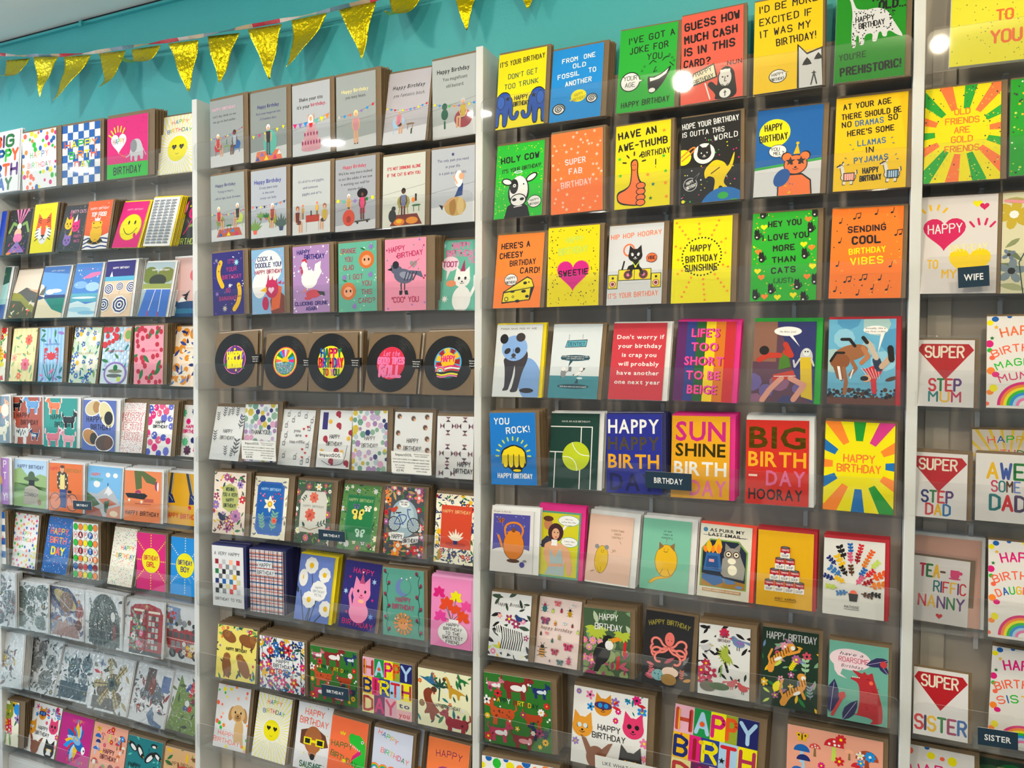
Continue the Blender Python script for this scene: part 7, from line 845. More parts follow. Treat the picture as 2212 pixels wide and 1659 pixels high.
GEOT = """
1.1a -1.0957 -0.0003 0.0061 0.2405 0.2236 4.0 1.0
1.1b -0.8267 -0.0003 0.0055 0.1831 0.2030 0.5 0.3
1.1c -0.6128 -0.0002 0.0051 0.1911 0.2019 0.5 -0.6
1.1d -0.3877 -0.0002 0.0038 0.1914 0.2000 0.5 -0.5
1.1e -0.1745 0.0130 -0.0002 0.1686 0.1943 7.2 -0.9
1.2a -1.0849 -0.0003 0.0091 0.1350 0.1666 8.2 0.1
1.2b -0.9374 -0.0003 0.0084 0.1246 0.1705 10.0 -0.7
1.2c -0.7935 -0.0002 0.0071 0.1217 0.1793 8.2 0.0
1.2d -0.6473 -0.0002 0.0072 0.1189 0.1674 12.2 -1.4
1.2e -0.5155 -0.0002 0.0050 0.1210 0.1705 9.3 -0.7
1.2f -0.3690 -0.0001 0.0036 0.1225 0.1666 16.4 -2.3
1.2g -0.2213 -0.0000 0.0010 0.1217 0.1686 13.6 -2.7
1.2h -0.1133 0.0331 -0.0020 0.1079 0.1661 10.7 -2.8
1.3a -1.1222 -0.0001 0.0078 0.1744 0.1962 10.2 -1.0
1.3b -0.9278 -0.0001 0.0064 0.1371 0.1890 15.6 -0.3
1.3c -0.7711 -0.0001 0.0046 0.1423 0.1900 12.7 -0.3
1.3d -0.5948 -0.0000 0.0038 0.1349 0.1917 11.2 -0.5
1.3e -0.4263 -0.0000 0.0020 0.1396 0.1912 8.5 0.0
1.3f -0.2491 -0.0000 0.0006 0.1298 0.1837 11.2 -1.5
1.3g -0.1299 0.0300 -0.0038 0.1245 0.2005 5.4 0.0
1.4a -1.0804 0.0000 0.0018 0.1372 0.1970 4.9 0.7
1.4b -0.9189 0.0000 0.0040 0.1337 0.1941 7.3 0.7
1.4c -0.7557 0.0000 0.0037 0.1314 0.1931 4.4 0.8
1.4d -0.5915 0.0000 0.0045 0.1364 0.1947 8.3 -0.5
1.4e -0.4330 0.0000 0.0042 0.1312 0.1924 6.5 -0.0
1.4f -0.2685 0.0000 0.0044 0.1327 0.1919 2.7 0.8
1.4g -0.1257 0.0190 0.0008 0.1202 0.1959 7.9 -0.4
1.5a -1.0898 0.0016 -0.0007 0.1671 0.1717 1.0 1.8
1.5b -0.9348 0.0162 0.0016 0.1746 0.1704 1.5 1.2
1.5c -0.7436 0.0121 0.0010 0.1734 0.1728 2.5 0.8
1.5d -0.5381 0.0090 0.0005 0.1659 0.1726 2.7 0.2
1.5e -0.3622 0.0116 0.0009 0.1140 0.1678 8.1 0.9
1.5f -0.2235 0.0088 0.0004 0.1110 0.1664 6.3 0.5
1.5g -0.1200 0.0329 0.0003 0.1144 0.1675 7.6 -0.3
1.6a -1.1253 0.0061 0.0000 0.1915 0.1713 0.5 0.8
1.6b -0.9169 0.0125 0.0006 0.1802 0.1710 2.0 0.5
1.6c -0.7215 0.0130 0.0007 0.1779 0.1699 1.7 0.7
1.6d -0.5294 0.0170 0.0010 0.1678 0.1707 3.6 -0.2
1.6e -0.3332 0.0104 0.0004 0.1720 0.1679 3.0 1.1
1.6f -0.1753 0.0356 0.0007 0.1693 0.1683 2.3 0.6
1.7a -1.0930 0.0058 -0.0000 0.1371 0.1941 0.9 2.6
1.7b -0.9437 0.0170 0.0007 0.1337 0.1955 5.8 -0.2
1.7c -0.7701 0.0148 0.0006 0.1332 0.1971 10.3 0.2
1.7d -0.5974 0.0161 0.0007 0.1295 0.1942 1.3 1.7
1.7e -0.4211 0.0133 0.0005 0.1175 0.1934 10.0 -0.1
1.7f -0.2859 0.0195 0.0009 0.1339 0.1874 2.2 1.3
1.7g -0.1342 0.0242 0.0012 0.1287 0.1869 2.5 0.9
1.8a -1.0921 -0.0039 -0.0005 0.2024 0.1972 1.9 2.4
1.8b -0.9147 0.0114 0.0003 0.1862 0.1739 1.9 2.1
1.8c -0.7373 0.0174 0.0005 0.1847 0.1774 3.1 0.8
1.8d -0.5442 0.0200 0.0007 0.1847 0.1829 1.1 0.2
1.8e -0.3509 0.0186 0.0007 0.1822 0.1798 5.6 1.4
1.8f -0.1760 0.0382 0.0009 0.1706 0.1820 1.8 0.3
1.9a -1.0820 -0.0069 -0.0006 0.2213 0.1917 7.5 3.6
1.9b -0.9045 0.0209 0.0007 0.1854 0.1918 12.9 0.3
1.9c -0.7162 0.0238 0.0008 0.1748 0.1729 13.6 1.6
1.9d -0.5341 0.0172 0.0005 0.1931 0.1804 13.7 1.2
1.9e -0.3376 0.0224 0.0008 0.1695 0.1838 13.9 -1.5
1.9f -0.1636 0.0279 0.0006 0.1583 0.1831 13.0 -0.7
1.Aa -1.1280 0.0060 0.0000 0.2266 0.1618 4.3 2.5
1.Ab -0.8913 0.0202 0.0006 0.1717 0.1741 12.5 0.1
1.Ac -0.7061 0.0190 0.0005 0.1660 0.1696 10.7 0.5
1.Ad -0.5279 0.0141 0.0003 0.1695 0.1717 10.1 0.5
1.Ae -0.3479 0.0110 0.0002 0.1634 0.1647 9.6 0.8
1.Af -0.1749 0.0132 0.0003 0.1597 0.1615 9.8 1.1
2.1a 0.0778 0.0004 -0.0040 0.1334 0.2048 0.5 1.4
2.1b 0.2395 0.0003 -0.0040 0.1366 0.2063 0.5 0.9
2.1c 0.3987 0.0003 -0.0040 0.1357 0.2060 0.5 1.1
2.1d 0.5563 0.0004 -0.0040 0.1339 0.2085 0.5 1.0
2.1e 0.7102 0.0003 -0.0040 0.1371 0.2082 9.7 -0.0
2.1f 0.8616 0.0164 -0.0040 0.1331 0.2129 1.4 1.6
2.2a 0.0800 0.0002 -0.0040 0.1354 0.2028 0.5 1.6
2.2b 0.2397 0.0001 -0.0040 0.1351 0.2025 1.2 1.2
2.2c 0.3974 0.0002 -0.0040 0.1356 0.2036 1.7 1.1
2.2d 0.5514 0.0002 -0.0040 0.1368 0.2048 1.8 1.1
2.2e 0.7109 0.0002 -0.0040 0.1357 0.1977 2.2 0.6
2.2f 0.8645 0.0042 -0.0040 0.1305 0.1999 1.2 0.4
2.3a 0.0864 0.0001 -0.0040 0.1264 0.1921 0.5 2.1
2.3b 0.2436 0.0001 -0.0040 0.1254 0.1934 0.5 1.6
2.3c 0.4002 0.0001 -0.0040 0.1325 0.1941 0.5 1.3
2.3d 0.5641 0.0001 -0.0040 0.1300 0.1949 0.5 1.0
2.3e 0.7200 0.0001 -0.0040 0.1319 0.1960 0.5 0.4
2.3f 0.8681 0.0181 -0.0040 0.1266 0.1932 8.1 -1.2
2.4a 0.0887 -0.0000 -0.0028 0.1700 0.1726 5.7 3.1
2.4b 0.2825 -0.0000 -0.0030 0.1666 0.1693 6.7 0.2
2.4c 0.4543 -0.0000 -0.0037 0.1732 0.1705 1.4 0.4
2.4d 0.6510 -0.0000 -0.0026 0.1697 0.1687 9.2 -0.2
2.4e 0.8404 -0.0001 -0.0040 0.1546 0.1729 8.8 0.5
2.5a 0.0506 0.0128 0.0011 0.1218 0.1688 12.3 -0.1
2.5b 0.1866 0.0183 0.0020 0.1278 0.1755 6.1 1.7
2.5c 0.3277 0.0128 0.0011 0.1207 0.1674 10.4 -0.0
2.5d 0.4688 0.0161 0.0016 0.1180 0.1684 8.6 0.6
2.5e 0.5995 0.0127 0.0011 0.1181 0.1696 5.4 2.1
2.5f 0.7380 0.0124 0.0010 0.1205 0.1716 5.7 0.6
2.5g 0.8803 0.0071 0.0002 0.1117 0.1662 4.5 0.9
2.6a 0.0736 0.0026 -0.0003 0.1301 0.1906 5.1 1.1
2.6b 0.2260 0.0086 0.0002 0.1307 0.1858 7.6 0.6
2.6c 0.3900 0.0115 0.0005 0.1271 0.1843 7.3 0.3
2.6d 0.5498 0.0092 0.0003 0.1308 0.1860 11.7 0.1
2.6e 0.7093 0.0096 0.0003 0.1296 0.1912 4.0 0.4
2.6f 0.8755 0.0045 -0.0002 0.1192 0.1840 5.2 0.1
2.7a 0.0794 0.0002 -0.0004 0.1285 0.1886 0.5 1.9
2.7b 0.2280 0.0063 0.0000 0.1300 0.1901 0.5 1.8
2.7c 0.3922 0.0085 0.0002 0.1265 0.1906 10.1 -0.2
2.7d 0.5543 0.0095 0.0002 0.1274 0.1903 10.7 -0.7
2.7e 0.7092 0.0106 0.0003 0.1343 0.1891 1.2 1.4
2.7f 0.8675 0.0030 -0.0002 0.1223 0.1852 3.2 0.7
2.8a 0.0865 0.0018 -0.0002 0.1607 0.1624 6.0 1.7
2.8b 0.2664 0.0046 -0.0001 0.1713 0.1583 0.5 1.2
2.8c 0.4596 0.0046 -0.0001 0.1678 0.1591 0.5 1.6
2.8d 0.6444 0.0042 -0.0001 0.1646 0.1564 0.5 0.4
2.8e 0.8277 0.0058 -0.0000 0.1646 0.1561 0.5 0.7
2.9a 0.0652 0.0091 0.0001 0.1346 0.1896 9.9 1.4
2.9b 0.2208 0.0139 0.0004 0.1316 0.1897 10.6 -0.7
2.9c 0.3799 0.0174 0.0005 0.1301 0.1885 10.6 0.7
2.9d 0.5135 0.0043 -0.0001 0.1291 0.1827 8.6 -1.5
2.9e 0.6715 -0.0014 -0.0003 0.1299 0.1819 7.7 -0.3
2.9f 0.8426 0.0089 0.0001 0.1293 0.1844 9.3 -0.3
3.1a 1.0564 0.0004 -0.0040 0.1331 0.2027 8.1 1.0
3.1b 1.2041 0.0003 -0.0040 0.1328 0.1916 10.0 0.8
3.1c 1.3764 0.0001 -0.0029 0.1390 0.2098 9.0 -0.1
3.1d 1.5303 0.0002 -0.0038 0.1390 0.2194 9.0 1.6
3.1e 1.6914 0.0001 -0.0015 0.1426 0.2203 9.5 0.9
3.1f 1.8564 0.0000 -0.0005 0.1344 0.2066 9.3 -0.8
3.2a 1.0528 0.0003 -0.0040 0.1331 0.1974 8.9 1.4
3.2b 1.2113 0.0003 -0.0040 0.1341 0.2020 3.2 1.5
3.2c 1.3747 0.0002 -0.0040 0.1333 0.2059 6.5 1.2
3.2d 1.5326 0.0002 -0.0040 0.1341 0.2057 6.4 1.3
3.2e 1.6952 0.0000 -0.0005 0.1378 0.2045 10.5 -0.8
3.2f 1.8584 0.0001 -0.0019 0.1386 0.2095 9.7 -0.9
3.3a 1.0519 0.0001 -0.0040 0.1309 0.1942 9.0 0.0
3.3b 1.2021 0.0001 -0.0040 0.1348 0.1980 4.0 0.6
3.3c 1.3573 0.0001 -0.0040 0.1339 0.1967 8.4 0.6
3.3d 1.5135 0.0000 -0.0036 0.1349 0.2012 7.9 0.4
3.3e 1.6922 0.0000 -0.0036 0.1363 0.2016 8.6 0.1
3.3f 1.8537 0.0000 -0.0016 0.1387 0.1993 9.7 -1.1
3.4a 1.0504 -0.0000 -0.0040 0.1296 0.1898 10.4 0.3
3.4b 1.2058 -0.0000 -0.0030 0.1295 0.1896 12.2 -0.4
3.4c 1.3630 -0.0000 -0.0022 0.1322 0.1901 13.6 -0.3
3.4d 1.5203 -0.0000 -0.0007 0.1333 0.1888 11.9 -1.1
3.4e 1.6964 0.0000 0.0005 0.1309 0.1830 10.6 -0.7
3.4f 1.8543 0.0000 0.0011 0.1313 0.1840 9.4 -0.2
3.5a 1.0565 -0.0103 -0.0025 0.1276 0.1839 0.5 2.5
3.5b 1.2090 -0.0000 -0.0010 0.1284 0.1876 9.2 1.1
3.5c 1.3636 -0.0028 -0.0014 0.1358 0.1897 3.6 1.8
3.5d 1.5187 0.0010 -0.0008 0.1334 0.1909 6.3 1.0
3.5e 1.6877 -0.0013 -0.0012 0.1334 0.1883 7.6 0.9
3.5f 1.8501 0.0006 -0.0009 0.1363 0.1919 8.7 -0.6
3.6a 1.0501 -0.0068 -0.0012 0.1197 0.1587 7.5 1.4
3.6b 1.1754 0.0009 -0.0005 0.1145 0.1647 9.1 0.3
3.6c 1.3058 0.0058 -0.0000 0.1124 0.1666 11.8 -1.1
3.6d 1.4432 0.0110 0.0005 0.1162 0.1666 11.2 -0.5
3.6e 1.5802 0.0102 0.0004 0.1169 0.1666 10.2 -1.0
3.6f 1.7135 0.0041 -0.0002 0.1179 0.1660 8.8 -0.2
3.6g 1.8529 0.0028 -0.0003 0.1203 0.1621 8.8 -0.2
3.7a 1.0422 0.0021 -0.0003 0.1146 0.1633 10.4 1.0
3.7b 1.1712 0.0099 0.0003 0.1154 0.1652 12.3 -0.2
3.7c 1.3049 0.0058 -0.0000 0.1188 0.1579 6.3 1.9
3.7d 1.4510 0.0095 0.0002 0.1163 0.1695 12.1 -0.7
3.7e 1.5859 0.0070 0.0001 0.1160 0.1590 7.9 0.7
3.7f 1.7263 0.0103 0.0003 0.1186 0.1701 9.4 0.0
3.7g 1.8664 0.0062 0.0000 0.1175 0.1635 9.0 -0.3
3.8a 1.0381 -0.0036 -0.0005 0.1895 0.1823 1.2 2.2
3.8b 1.2757 0.0002 -0.0003 0.1899 0.1837 8.1 0.3
3.8c 1.5243 0.0010 -0.0003 0.1921 0.1860 8.1 -2.0
3.8d 1.7833 0.0014 -0.0002 0.1939 0.1875 8.0 -0.1
3.9a 1.0403 -0.0196 -0.0011 0.2026 0.1908 4.7 3.2
3.9b 1.3061 0.0045 -0.0001 0.1845 0.1801 8.7 2.9
4.1a 2.0708 -0.0000 0.0009 0.1660 0.2050 9.3 -1.5
4.2a 2.0292 0.0000 -0.0006 0.1336 0.2015 8.6 -0.7
4.2b 2.1786 -0.0000 0.0010 0.1222 0.1981 8.3 -0.8
4.3a 2.0237 -0.0000 0.0033 0.1365 0.2028 7.7 -1.2
4.3b 2.1681 0.0000 -0.0005 0.1242 0.2047 8.3 -1.2
4.4a 2.0240 0.0000 0.0008 0.1029 0.1376 8.1 -0.8
4.4b 2.1486 0.0000 0.0006 0.1133 0.1843 7.5 -0.2
4.5a 2.0174 0.0041 -0.0003 0.1019 0.1331 8.4 -1.0
4.5b 2.1345 0.0073 0.0002 0.1046 0.1355 7.5 -0.6
4.6a 2.0252 0.0338 0.0027 0.1032 0.1342 7.6 -2.3
4.6b 2.1606 -0.0059 -0.0011 0.1031 0.1908 10.5 -0.3
4.7a 2.0320 0.0031 -0.0002 0.0989 0.1355 8.0 -0.2
4.7b 2.1661 0.0166 0.0007 0.1023 0.1976 4.3 -2.2
4.8a 2.0155 0.0064 0.0000 0.1316 0.1908 9.0 0.0
4.8b 2.1572 0.0307 0.0014 0.1168 0.1793 11.8 0.1
2.9x 0.6778 0.0339 -0.0001 0.1329 0.1878 8.5 -1.6
4.5x 2.1346 0.0404 0.0230 0.1242 0.1577 5.0 1.2
4.6x 2.0224 0.0345 0.0010 0.1279 0.1787 9.3 -1.1
"""
# ------------------------------------------------------------------ the room
ROWZ = lambda r: 2.148-.2275*(r-1)
PB = .085                                  # depth of the shelving uprights
def st(name, mb, m, kind='structure'):
    o = mb.build(name, m); o['kind'] = kind; return o
st('wall_back', MB().box(-6, .095, 0, 6, .25, 2.753), M['teal'])
st('wall_left', MB().box(-6.15, -5.6, 0, -6, .25, 2.753), M['teal'])
st('wall_right', MB().box(6, -5.6, 0, 6.15, .25, 2.753), M['teal'])
st('ceiling', MB().box(-6, -5.6, 2.757, 6, .25, 2.85), M['ceil'])
st('trim_1', MB().box(-6, .080, 2.738, 6, .0949, 2.7465), M['teal'])
st('trim_2', MB().box(-6, .088, 2.7466, 6, .0949, 2.7569), M['gap'])
st('floor', MB().box(-6, -5.6, -.1, 6, .25, 0), M['floor'])
for x_ in (-.62, .31, 1.2):
    o = MB().box(x_, .072, 2.728, x_+.012, .0798, 2.748).build('cable_clip', M['teal']); tag(o, 'small painted clip holding the cable under the ceiling line, %s' % {-.62: 'nearest the left corner', .31: 'above the second bay', 1.2: 'furthest right'}[x_], 'cable clip', 'cable clips')

def upright(x, lab):
    mb = MB(); b = .0012
    mb.box(x, 0, 0, x+.021, .094, 2.365); o = mb.build('shelving_upright', M['post']); md = o.modifiers.new('b', 'BEVEL'); md.width = .0015; md.segments = 2
    return tag(o, lab, 'shelving upright', 'white shelving uprights')
upright(-1.001, 'painted white upright panel off the left edge of the photo'); upright(-.001, 'first white upright panel, between the beach cards and the doll cards'); upright(.999, 'second white upright panel, beside the yellow elephant card'); upright(2.007, 'third white upright panel, cream lit, beside the llama card'); upright(3.007, 'white upright panel beyond the right edge of the photo')
for i_, (x0, x1) in enumerate(((-.979, -.002), (.021, .998), (1.021, 2.006), (2.029, 3.006))):
    bn = ('left bay', 'second bay', 'third bay', 'right bay')[i_]
    o = MB().box(x0, PB, .05, x1, .0945, 2.27 if i_ < 3 else 2.365).build('back_panel', M['back']); tag(o, 'greige back panel behind the cards of the '+bn, 'back panel', 'back panels')
    o2 = MB().box(x0+.001, .02, 0, x1-.001, .0945, .049).box(x0+.001, .022, .0495, x1-.001, .0845, .062).build('plinth', M['post']); tag(o2, 'white plinth board under the lowest shelf of the '+bn, 'plinth', 'plinths')
    r = MB().box(x0+.018, .076, .05, x0+.062, .0848, 2.262).build('batten', M['rail'], o)

# acrylic shelves: one per bay and row
def shelf(x0, x1, r, bay, lab, screw=None):
    z = ROWZ(r)-.0052; n = Vector
    root = bpy.data.objects.new('acrylic_shelf', None); COL.objects.link(root); root.location = (x0, 0, z)
    tag(root, lab, 'card shelf', 'clear acrylic card shelves'); L = x1-x0
    f = MB().box(0, -.006, -.003, L, .0755, 0)
    # back plate lies flat against the panel
    f.box(0, .0756, .0, L, .0758, .05) if 0 else None
    f.build('tray', M['acry'], root)
    # front lip: leans out a little, rounded top corners
    R = .016; H = .080; t = .0024; P = [(0, 0)]
    P += [(L, 0)] + [(L-R+R*cos(a), H-R+R*sin(a)) for a in [i*pi/10 for i in range(6)]] + [(R-R*sin(a), H-R+R*cos(a)) for a in [i*pi/10 for i in range(6)]]
    fr = [(x, -.0100-h*.05, h) for x, h in P]; bk = [(x, -.0100-h*.05+t, h) for x, h in P]; k = len(P)
    lip = MB(); lip.add(fr+bk, [tuple(range(k)), tuple(range(2*k-1, k-1, -1))]+[(i, i+k, (i+1) % k+k, (i+1) % k) for i in range(k)])
    lip.mi = [0, 0]+[1 if i > 1 else 0 for i in range(k)]
    o = lip.build('front_lip', [M['acry'], M['edge']], root)
    R_ = random.Random(bay*40+r)
    for q in range(3):  # frosted tabs added to imitate the pale light streaks below the shelf
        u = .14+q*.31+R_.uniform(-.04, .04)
        if u < L-.03: MB().box(u, .0735, -.05, u+.009, .0748, -.0032).box(u, .052, -.0052, u+.009, .0735, -.0034).build('light_streak_tab', M['tabm'], root)
    if screw:
        for sx in screw:
            s = MB(); V = [(0, -.0032, 0)]+[(cos(a)*.0062, -.001, sin(a)*.0062) for a in [i*pi/8 for i in range(16)]]+[(cos(a)*.0066, .0, sin(a)*.0066) for a in [i*pi/8 for i in range(16)]]
            F_ = [(0, 1+i, 1+(i+1) % 16) for i in range(16)]+[(1+i, 17+i, 17+(i+1) % 16, 1+(i+1) % 16) for i in range(16)]
            s.add([(x+sx-x0, y+.0849, zz+.102) for x, y, zz in V], [f_[::-1] for f_ in F_]); s.box(sx-x0-.0035, .0812, .1014, sx-x0+.0035, .0822, .1026, mi=1).box(sx-x0-.0006, .0812, .0985, sx-x0+.0006, .0822, .1055, mi=1)
            s.build('screw', [M['steel'], M['gap']], root)
DESC = {1: ['large bright birthday cards under the bunting', 'tiger, frog and smiley cards', 'seaside and parasol cards', 'cherry and crab floral cards', 'dog, cat and guinea pig cards', 'cowboy, cyclist and skateboard cards', 'neon birthday girl and boy cards', 'telephone box and bus die cut cards', 'windmill and kitten die cut cards', 'penguin and toadstool cards'],
    2: ['top row of grey toy doll cards', 'second row of toy doll cards', 'banana, hen and pigeon cards', 'record shaped cards', 'wrapped white and hexagon cards', 'bicycle and daffodil floral cards', 'tartan, daisy and pink cat cards', 'capybara and dinosaur cards', 'puppy, sausage dog and rainbow cards'],
    3: ['elephant, fossil and nun cards', 'cow, thumb and llama cards', 'cheese, sunshine and music note cards', 'panda, dentist and rodeo cards', 'fist, tennis and giant letter cards', 'teapot, soup tin and leaf bunch cards', 'zebra, octopus and tiger cards', 'large green dog card and toadstool card', 'large dotted card at the bottom edge'],
    4: ['yellow BIRTHDAY TO YOU card', 'OLD FRIENDS sunburst card', 'pink heart WIFE card', 'SUPER STEP MUM card', 'SUPER STEP DAD card', 'TEA-RIFFIC NANNY card', 'SUPER SISTER card', 'dotted HAPPY card at the bottom right']}
XB = {1: (-.979, -.003), 2: (.0215, .997), 3: (1.0215, 2.005), 4: (2.030, 3.004)}
for b_ in DESC:
    for r_i, d_ in enumerate(DESC[b_], 1): shelf(*XB[b_], r_i, b_, 'clear acrylic shelf with lip holding the '+d_, [2.058, 2.52, 2.96] if (b_, r_i) == (4, 1) else None)

# ------------------------------------------------------------------ cards on the shelves
GEO = {}
for ln in GEOT.strip().split('\n'):
    t = ln.split(); GEO[t[0]] = [float(v) for v in t[1:]]
SHD = Matrix
def pose(o, x, y, z, th, ph, yaw=0):
    o.matrix_world = Matrix.Translation((x, y, z)) @ Matrix.Rotation(yaw, 4, 'Z') @ Matrix.Rotation(-radians(th), 4, 'X') @ Matrix.Rotation(-radians(ph), 4, 'Y')
def disc_card(w, h, name, art, parent):
    """round black record with grooves and a printed centre, cut to a circle"""
    A_ = Art(w, h, 5); N = 56; cx, cy, R = w*.475, h*.5, w*.475
    V = []; F = []; mi = []; cols = []
    rings = [R, R*.985, R*.62, R*.6]
    for yy in (-.0012, .0):
        for i in range(N): a = 2*pi*i/N; V.append((cx+R*cos(a), yy, cy+R*sin(a)))
    F.append(tuple(range(N))); F.append(tuple(range(2*N-1, N-1, -1))); F += [(i, i+N, (i+1) % N+N, (i+1) % N) for i in range(N)]
    mi += [0]*(N+2); cols += [lin('#131415')]*(N+2); Rr = random.Random(3)
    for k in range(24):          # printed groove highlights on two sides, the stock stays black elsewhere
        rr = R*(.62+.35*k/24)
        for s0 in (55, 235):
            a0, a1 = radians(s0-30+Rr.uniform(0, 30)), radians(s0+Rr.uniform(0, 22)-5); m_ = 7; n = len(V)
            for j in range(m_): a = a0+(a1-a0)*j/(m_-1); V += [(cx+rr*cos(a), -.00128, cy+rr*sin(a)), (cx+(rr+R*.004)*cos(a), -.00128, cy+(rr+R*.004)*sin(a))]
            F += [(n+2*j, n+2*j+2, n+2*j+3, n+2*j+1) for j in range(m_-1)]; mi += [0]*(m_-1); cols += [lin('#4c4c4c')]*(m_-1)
    art(A_); dx, dy = cx-w/2, cy-h/2
    for pts, c, z, foil in A_.P:
        q = [(p[0]+dx, p[1]+dy) for p in pts]; n = len(V); V += [(p[0], -.0014-.00003*z, p[1]) for p in q]; F.append(tuple(range(n, n+len(q)))); mi.append(foil); cols.append(c)
    return mesh_obj(name, V, F, [M['ink'], M['foil'], M['stock']], mi, parent, cols)
def copy_tree(o):
    c = o.copy(); COL.objects.link(c)
    for ch in o.children:
        d = ch.copy(); COL.objects.link(d); d.parent = c
    return c
ROWG = lambda b, r: 'greeting cards on the %s shelf of the %s bay' % (('top', 'second', 'third', 'fourth', 'fifth', 'sixth', 'seventh', 'eighth', 'ninth', 'tenth')[r-1], ('left', 'second', 'third', 'right')[b-1])
FRONT = []; rest = MB(); rest_cols = []
for cid, env, n, lab, art in CARDS:
    X, Y0, dz, w_, h_, th, ph = GEO[cid]; b_ = int(cid[0]); r_i = 10 if cid[2] == 'A' else int(cid[2])
    code = env[0]; wrap = 'W' in env or 'X' in env; nums = env[1:].replace('W', '').replace('X', '')
    er, et = (float(v) for v in nums.split(',')) if nums else (2, 2)
    rec_ = cid.startswith('2.4'); z = ROWZ(r_i)+dz
    # a lean that keeps the top of the stack off the panel, and the stack in front of it
    ew, eh = (w_*(1+er/100), h_*(1+et/100))
    if rec_:
        root = mesh_obj('record_card', boxv(0, .0006, 0, w_, .0016, h_), BF, [M['envk']])
        root.name = 'record_card'; disc_card(w_, h_, 'disc', art, root)
        tb = MB().box(w_*.86, -.0022, h_*.42, w_*1.06, -.0017, h_*.57).build('label_tab', M['gap'], root)
        tx = Art(w_*.2, h_*.15); tx.t('Greetings|Written|Card', 50, 66, 14, 'w', 74, f='B', dy=2.0) if 0 else tx.t('Unseen|Wires|Cards', 50, 66, 13, 'w', 70, f='B', dy=2.0)
        tv = []; tf = []
        for pts, c, zz, fo in tx.P: k = len(tv); tv += [(p[0]+w_*.86, -.0023, p[1]+h_*.42) for p in pts]; tf.append(tuple(range(k, k+len(pts))))
        mesh_obj('label_print', tv, tf, [M['stock']], None, tb)
    else:
        A_ = Art(w_, h_, int(cid[0])*100+r_i); art(A_)
        root = A_.build('greeting_card', [M['silver'] if 'X' in env else M['ink'], M['foil'], M['stock']])
        if code != '-':
            e = MB().box(0 if er > 3 else -w_*.004, .0019, -.0004, ew, .0030, eh); eo = e.build('envelope', M['env'+code], root)
        if wrap:
            s = MB().box(-w_*.02, -.0045, -.001, ew+.003, -.0042, eh+.006); s.box(-w_*.02, .0034, -.001, ew+.003, .0037, eh+.006); s.build('clear_sleeve', M['crinkle'] if 'X' in env else M['cello'], root)
    tag(root, lab, 'greeting card', ROWG(b_, r_i))
    FRONT.append((w_*h_/(( X+w_/2-CX)**2+CY**2+(z+.1-CZ)**2), cid, root, n, X, Y0, z, th, ph, ew, eh, code, er, et, lab, b_, r_i))
    pose(root, X, Y0, z, th, ph)
budget = 300-len(FRONT); RR = random.Random(11)
for rank, (ar, cid, root, n, X, Y0, z, th, ph, ew, eh, code, er, et, lab, b_, r_i) in enumerate(sorted(FRONT, key=lambda q: -q[0])):
    room_ = .0735-Y0-.004
    ST_ = min(.0062, max(.0042, room_/max(n, 1))); kmax = max(0, int(room_/ST_))
    for k in range(1, min(n, kmax)+1):
        y = Y0+k*ST_+.0012; dx = RR.uniform(-.0022, .0022)+(er*.00008 if er > 8 else .0002)*min(k, 6); zz = z+RR.uniform(0, .0016)*min(k, 4)-(.0 if z > ROWZ(r_i)-.003 else .0)
        top = y+eh*sin(radians(th)); th2 = th+k*.15
        if y+eh*sin(radians(th2)) > .0835: th2 = max(.5, math.degrees(math.asin(max(.0, min(1, (.083-y)/eh)))))
        zz = max(zz, ROWZ(r_i)-.003)
        if X+dx+ew > XB[b_][1] or X+dx < XB[b_][0]: dx = 0
        if k == 1 and budget > 0 or (k == 2 and rank < 24 and budget > 0):
            budget -= 1; c = copy_tree(root); s_ = ' '.join(lab.split()[:11]); s_ = s_.rstrip(',')
            c['label'] = ('spare copy tucked behind the ' if k == 1 else 'second spare copy behind the ')+s_
            pose(c, X+dx, y, zz, th2, ph)
        else:
            m_ = Matrix.Translation((X+dx, y, zz)) @ Matrix.Rotation(-radians(th2), 4, 'X') @ Matrix.Rotation(-radians(ph), 4, 'Y')
            w2, h2 = ew/(1+er/100), eh/(1+et/100)
            rest.add([m_ @ Vector(v) for v in boxv(0, 0, 0, w2, .0009, h2)], BF, 0); rest.add([m_ @ Vector(v) for v in boxv(0, .0016, 0, ew, .0027, eh)], BF, 1+'kwyrognpclid'.index(code))
o = rest.build('greeting_cards', [M['stock']]+[M['env'+c] for c in 'kwyrognpclid']); tag(o, 'the many further cards and envelopes stacked behind the front cards', 'greeting cards', None, 'stuff')

# ------------------------------------------------------------------ signs on the lips
def sign(name, x, z, w_, h_, text, lab, bay, colr='sign', tcol='w', W=62, H=26, f='B', tilt=-5.7, roll=0, y=-.021, art=None, cat='sign'):
    A_ = Art(w_, h_, 9); A_.bg('#22384a' if colr == 'sign' else '#e9e8e4')
    if art: art(A_)
    else: A_.t(text, 50, 50-H/2, H, tcol, W, f=f)
    o = A_.build(name, [M['ink'], M['foil'], M['stock']]); tag(o, lab, cat, 'shelf signs')
    o.matrix_world = Matrix.Translation((x, y, z)) @ Matrix.Rotation(.05, 4, 'X') @ Matrix.Rotation(radians(-roll), 4, 'Y'); return o

